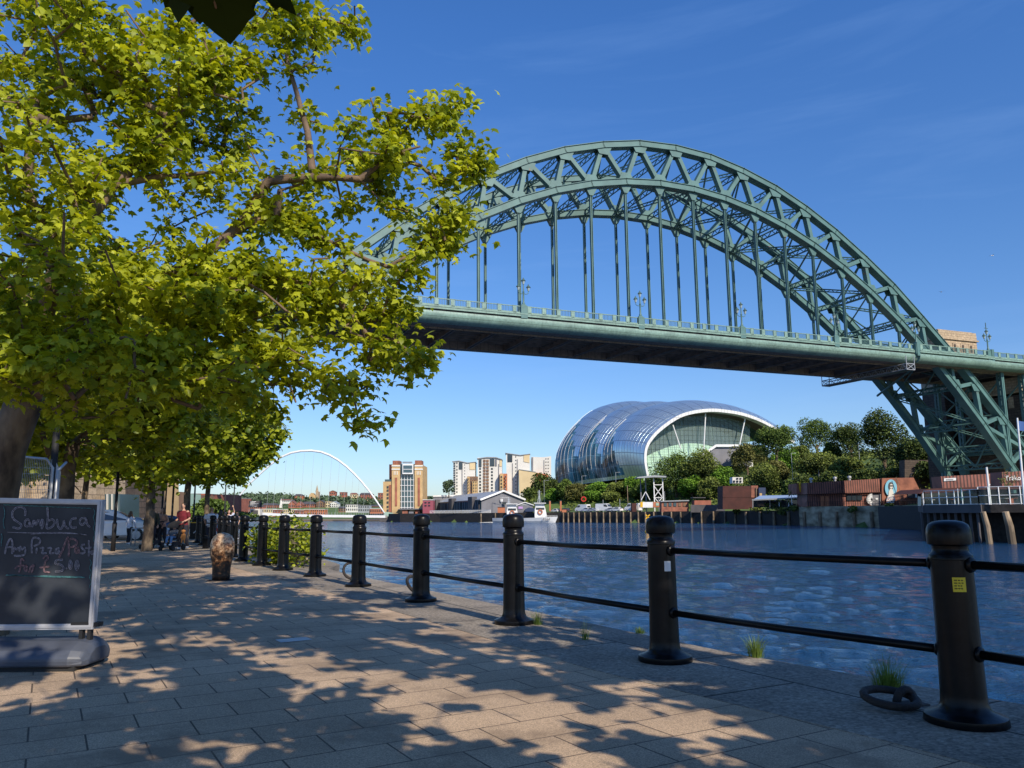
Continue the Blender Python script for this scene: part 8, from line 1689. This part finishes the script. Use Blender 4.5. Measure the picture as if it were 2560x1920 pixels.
block('stone_building', 'brown banded stone corner building carrying a small white street sign', 290, 346, 1150, 1345, 66, 'beigebrick', 8, None, 'glass', lambda o, Y: [front(o, 'street_sign', rect(321, 1264, 336, 1269), Y, .1, M['white'], .3), front(o, 'reddish_bay', rect(291, 1200, 303, 1345), Y, .3, M['brownbrick'], .5), front(o, 'door', rect(303, 1264, 309, 1300), Y, .1, M['slate'], .3)] + [front(o, 'band', rect(291, 1204 + k * 12, 345, 1205 + k * 12), Y, .1, M['brownbrick'], .25) for k in range(9)])  # reddish brick column at the left corner
block('terrace_building', 'magenta and dark brick frontage beyond the stone corner building', 345, 377, 1225, 1340, 78, 'brownbrick', 8, ((352, 362, 371), (1236, 1256, 1282), 5, 9), 'glass', lambda o, Y: front(o, 'pink_banner', rect(347, 1243, 354, 1265), Y, .1, M['pinkclad'], .4))
block('mint_building', 'pale mint fronted building with white framed windows', 377, 428, 1232, 1338, 84, 'mint', 8, ((384, 393, 405, 416, 424), (1247, 1270, 1292), 5.5, 11), 'glass', lambda o, Y: [front(o, 'upper_storey', rect(377, 1232, 428, 1254), Y, .2, M['offwhite'], .06)] + [front(o, 'window_band', rect(377, y, 428, y + 1.4), Y, .2, M['white'], .3) for y in (1238, 1256, 1262, 1279)] + [front(o, 'window_bar', rect(x, 1240, x + 1, 1256), Y, .1, M['white'], .35) for x in (382, 388.5, 395, 401)])
block('brick_building', 'grey and orange mixed frontage behind the maroon t-shirt', 428, 470, 1236, 1335, 92, 'brownbrick', 8, ((434, 443, 452, 461), (1250, 1268, 1290), 4.5, 8))
block('brick_building', 'red brick office building above the small tree', 470, 515, 1234, 1330, 110, 'redbrick', 8, ((476, 485, 494, 503, 511), (1243, 1256, 1270), 3.6, 5.5))
block('brick_building', 'long red brick waterfront building with cream bays', 514, 562, 1236, 1325, 130, 'redbrick', 8, ((519, 526, 533, 540, 547, 556), (1244, 1254, 1264, 1274), 3, 4.4), 'glass', lambda o, Y: [front(o, 'cream_bay', rect(x, 1240, x + 5, 1325), Y, .2, M['cream'], .06) for x in (514, 536, 551)])
block('brick_building', 'far red brick building beside the footbridge arch foot', 560, 590, 1246, 1310, 170, 'redbrick', 8, ((564, 571, 578, 585), (1253, 1262, 1271), 3, 4), 'glass', lambda o, Y: front(o, 'cream_base', rect(560, 1276, 590, 1310), Y, .2, M['cream'], .1))
q = P(520, 1330, 88); bush('small_tree', 'small round green tree between the litter bin and the red brick buildings', 'tree', (q.x, q.y, 0), 2.0, 1.6, 'bushgreen', 2600, .30, 901, zc=1.6); q = P(486, 1335, 84); bush('small_tree', 'low green shrubbery left of the small round tree', 'shrub', (q.x, q.y, 0), 1.4, 1.0, 'bushgreen', 1200, .28, 902, zc=.9)
q = P(585, 1330, 120); bush('hedge', 'clipped hedge behind the far group of people', 'hedge', (q.x, q.y, 0), 4, 1.0, 'bushgreen', 1800, .35, 903, zc=.7, trunk=False)
# way-finding boards and bus shelter
o = bld('direction_sign', 'black direction board with white lines of lettering before the town', 'sign', 638, 1268, 140); o.location.z = 0; front(o, 'panel', rect(623, 1252, 654, 1267), 140, .15, M['slate']); mb = MB(); mb.bar(P(653, 1250, 140), (P(653, 1290, 140).x, 140, 0), .12, .12); mb.build('post', M['black_matt'], o, world=True)
for k in range(5): front(o, 'lettering_line', rect(625.5, 1253.5 + k * 2.8, (640, 637, 646, 634, 642)[k], 1254.8 + k * 2.8), 140, .03, M['white'], .05)
o = bld('ticket_kiosk', 'white framed kiosk with a black screen and glass door beyond the posts', 'kiosk', 636, 1298, 120); o.location.z = 0; front(o, 'frame', rect(625, 1272, 650, 1300), 120, 1.2, M['offwhite']); front(o, 'screen', rect(628, 1275.5, 645, 1284.5), 120, .05, M['slate'], .1); front(o, 'glass_door', rect(629, 1287, 647, 1300), 120, .05, M['bluish'], .1)
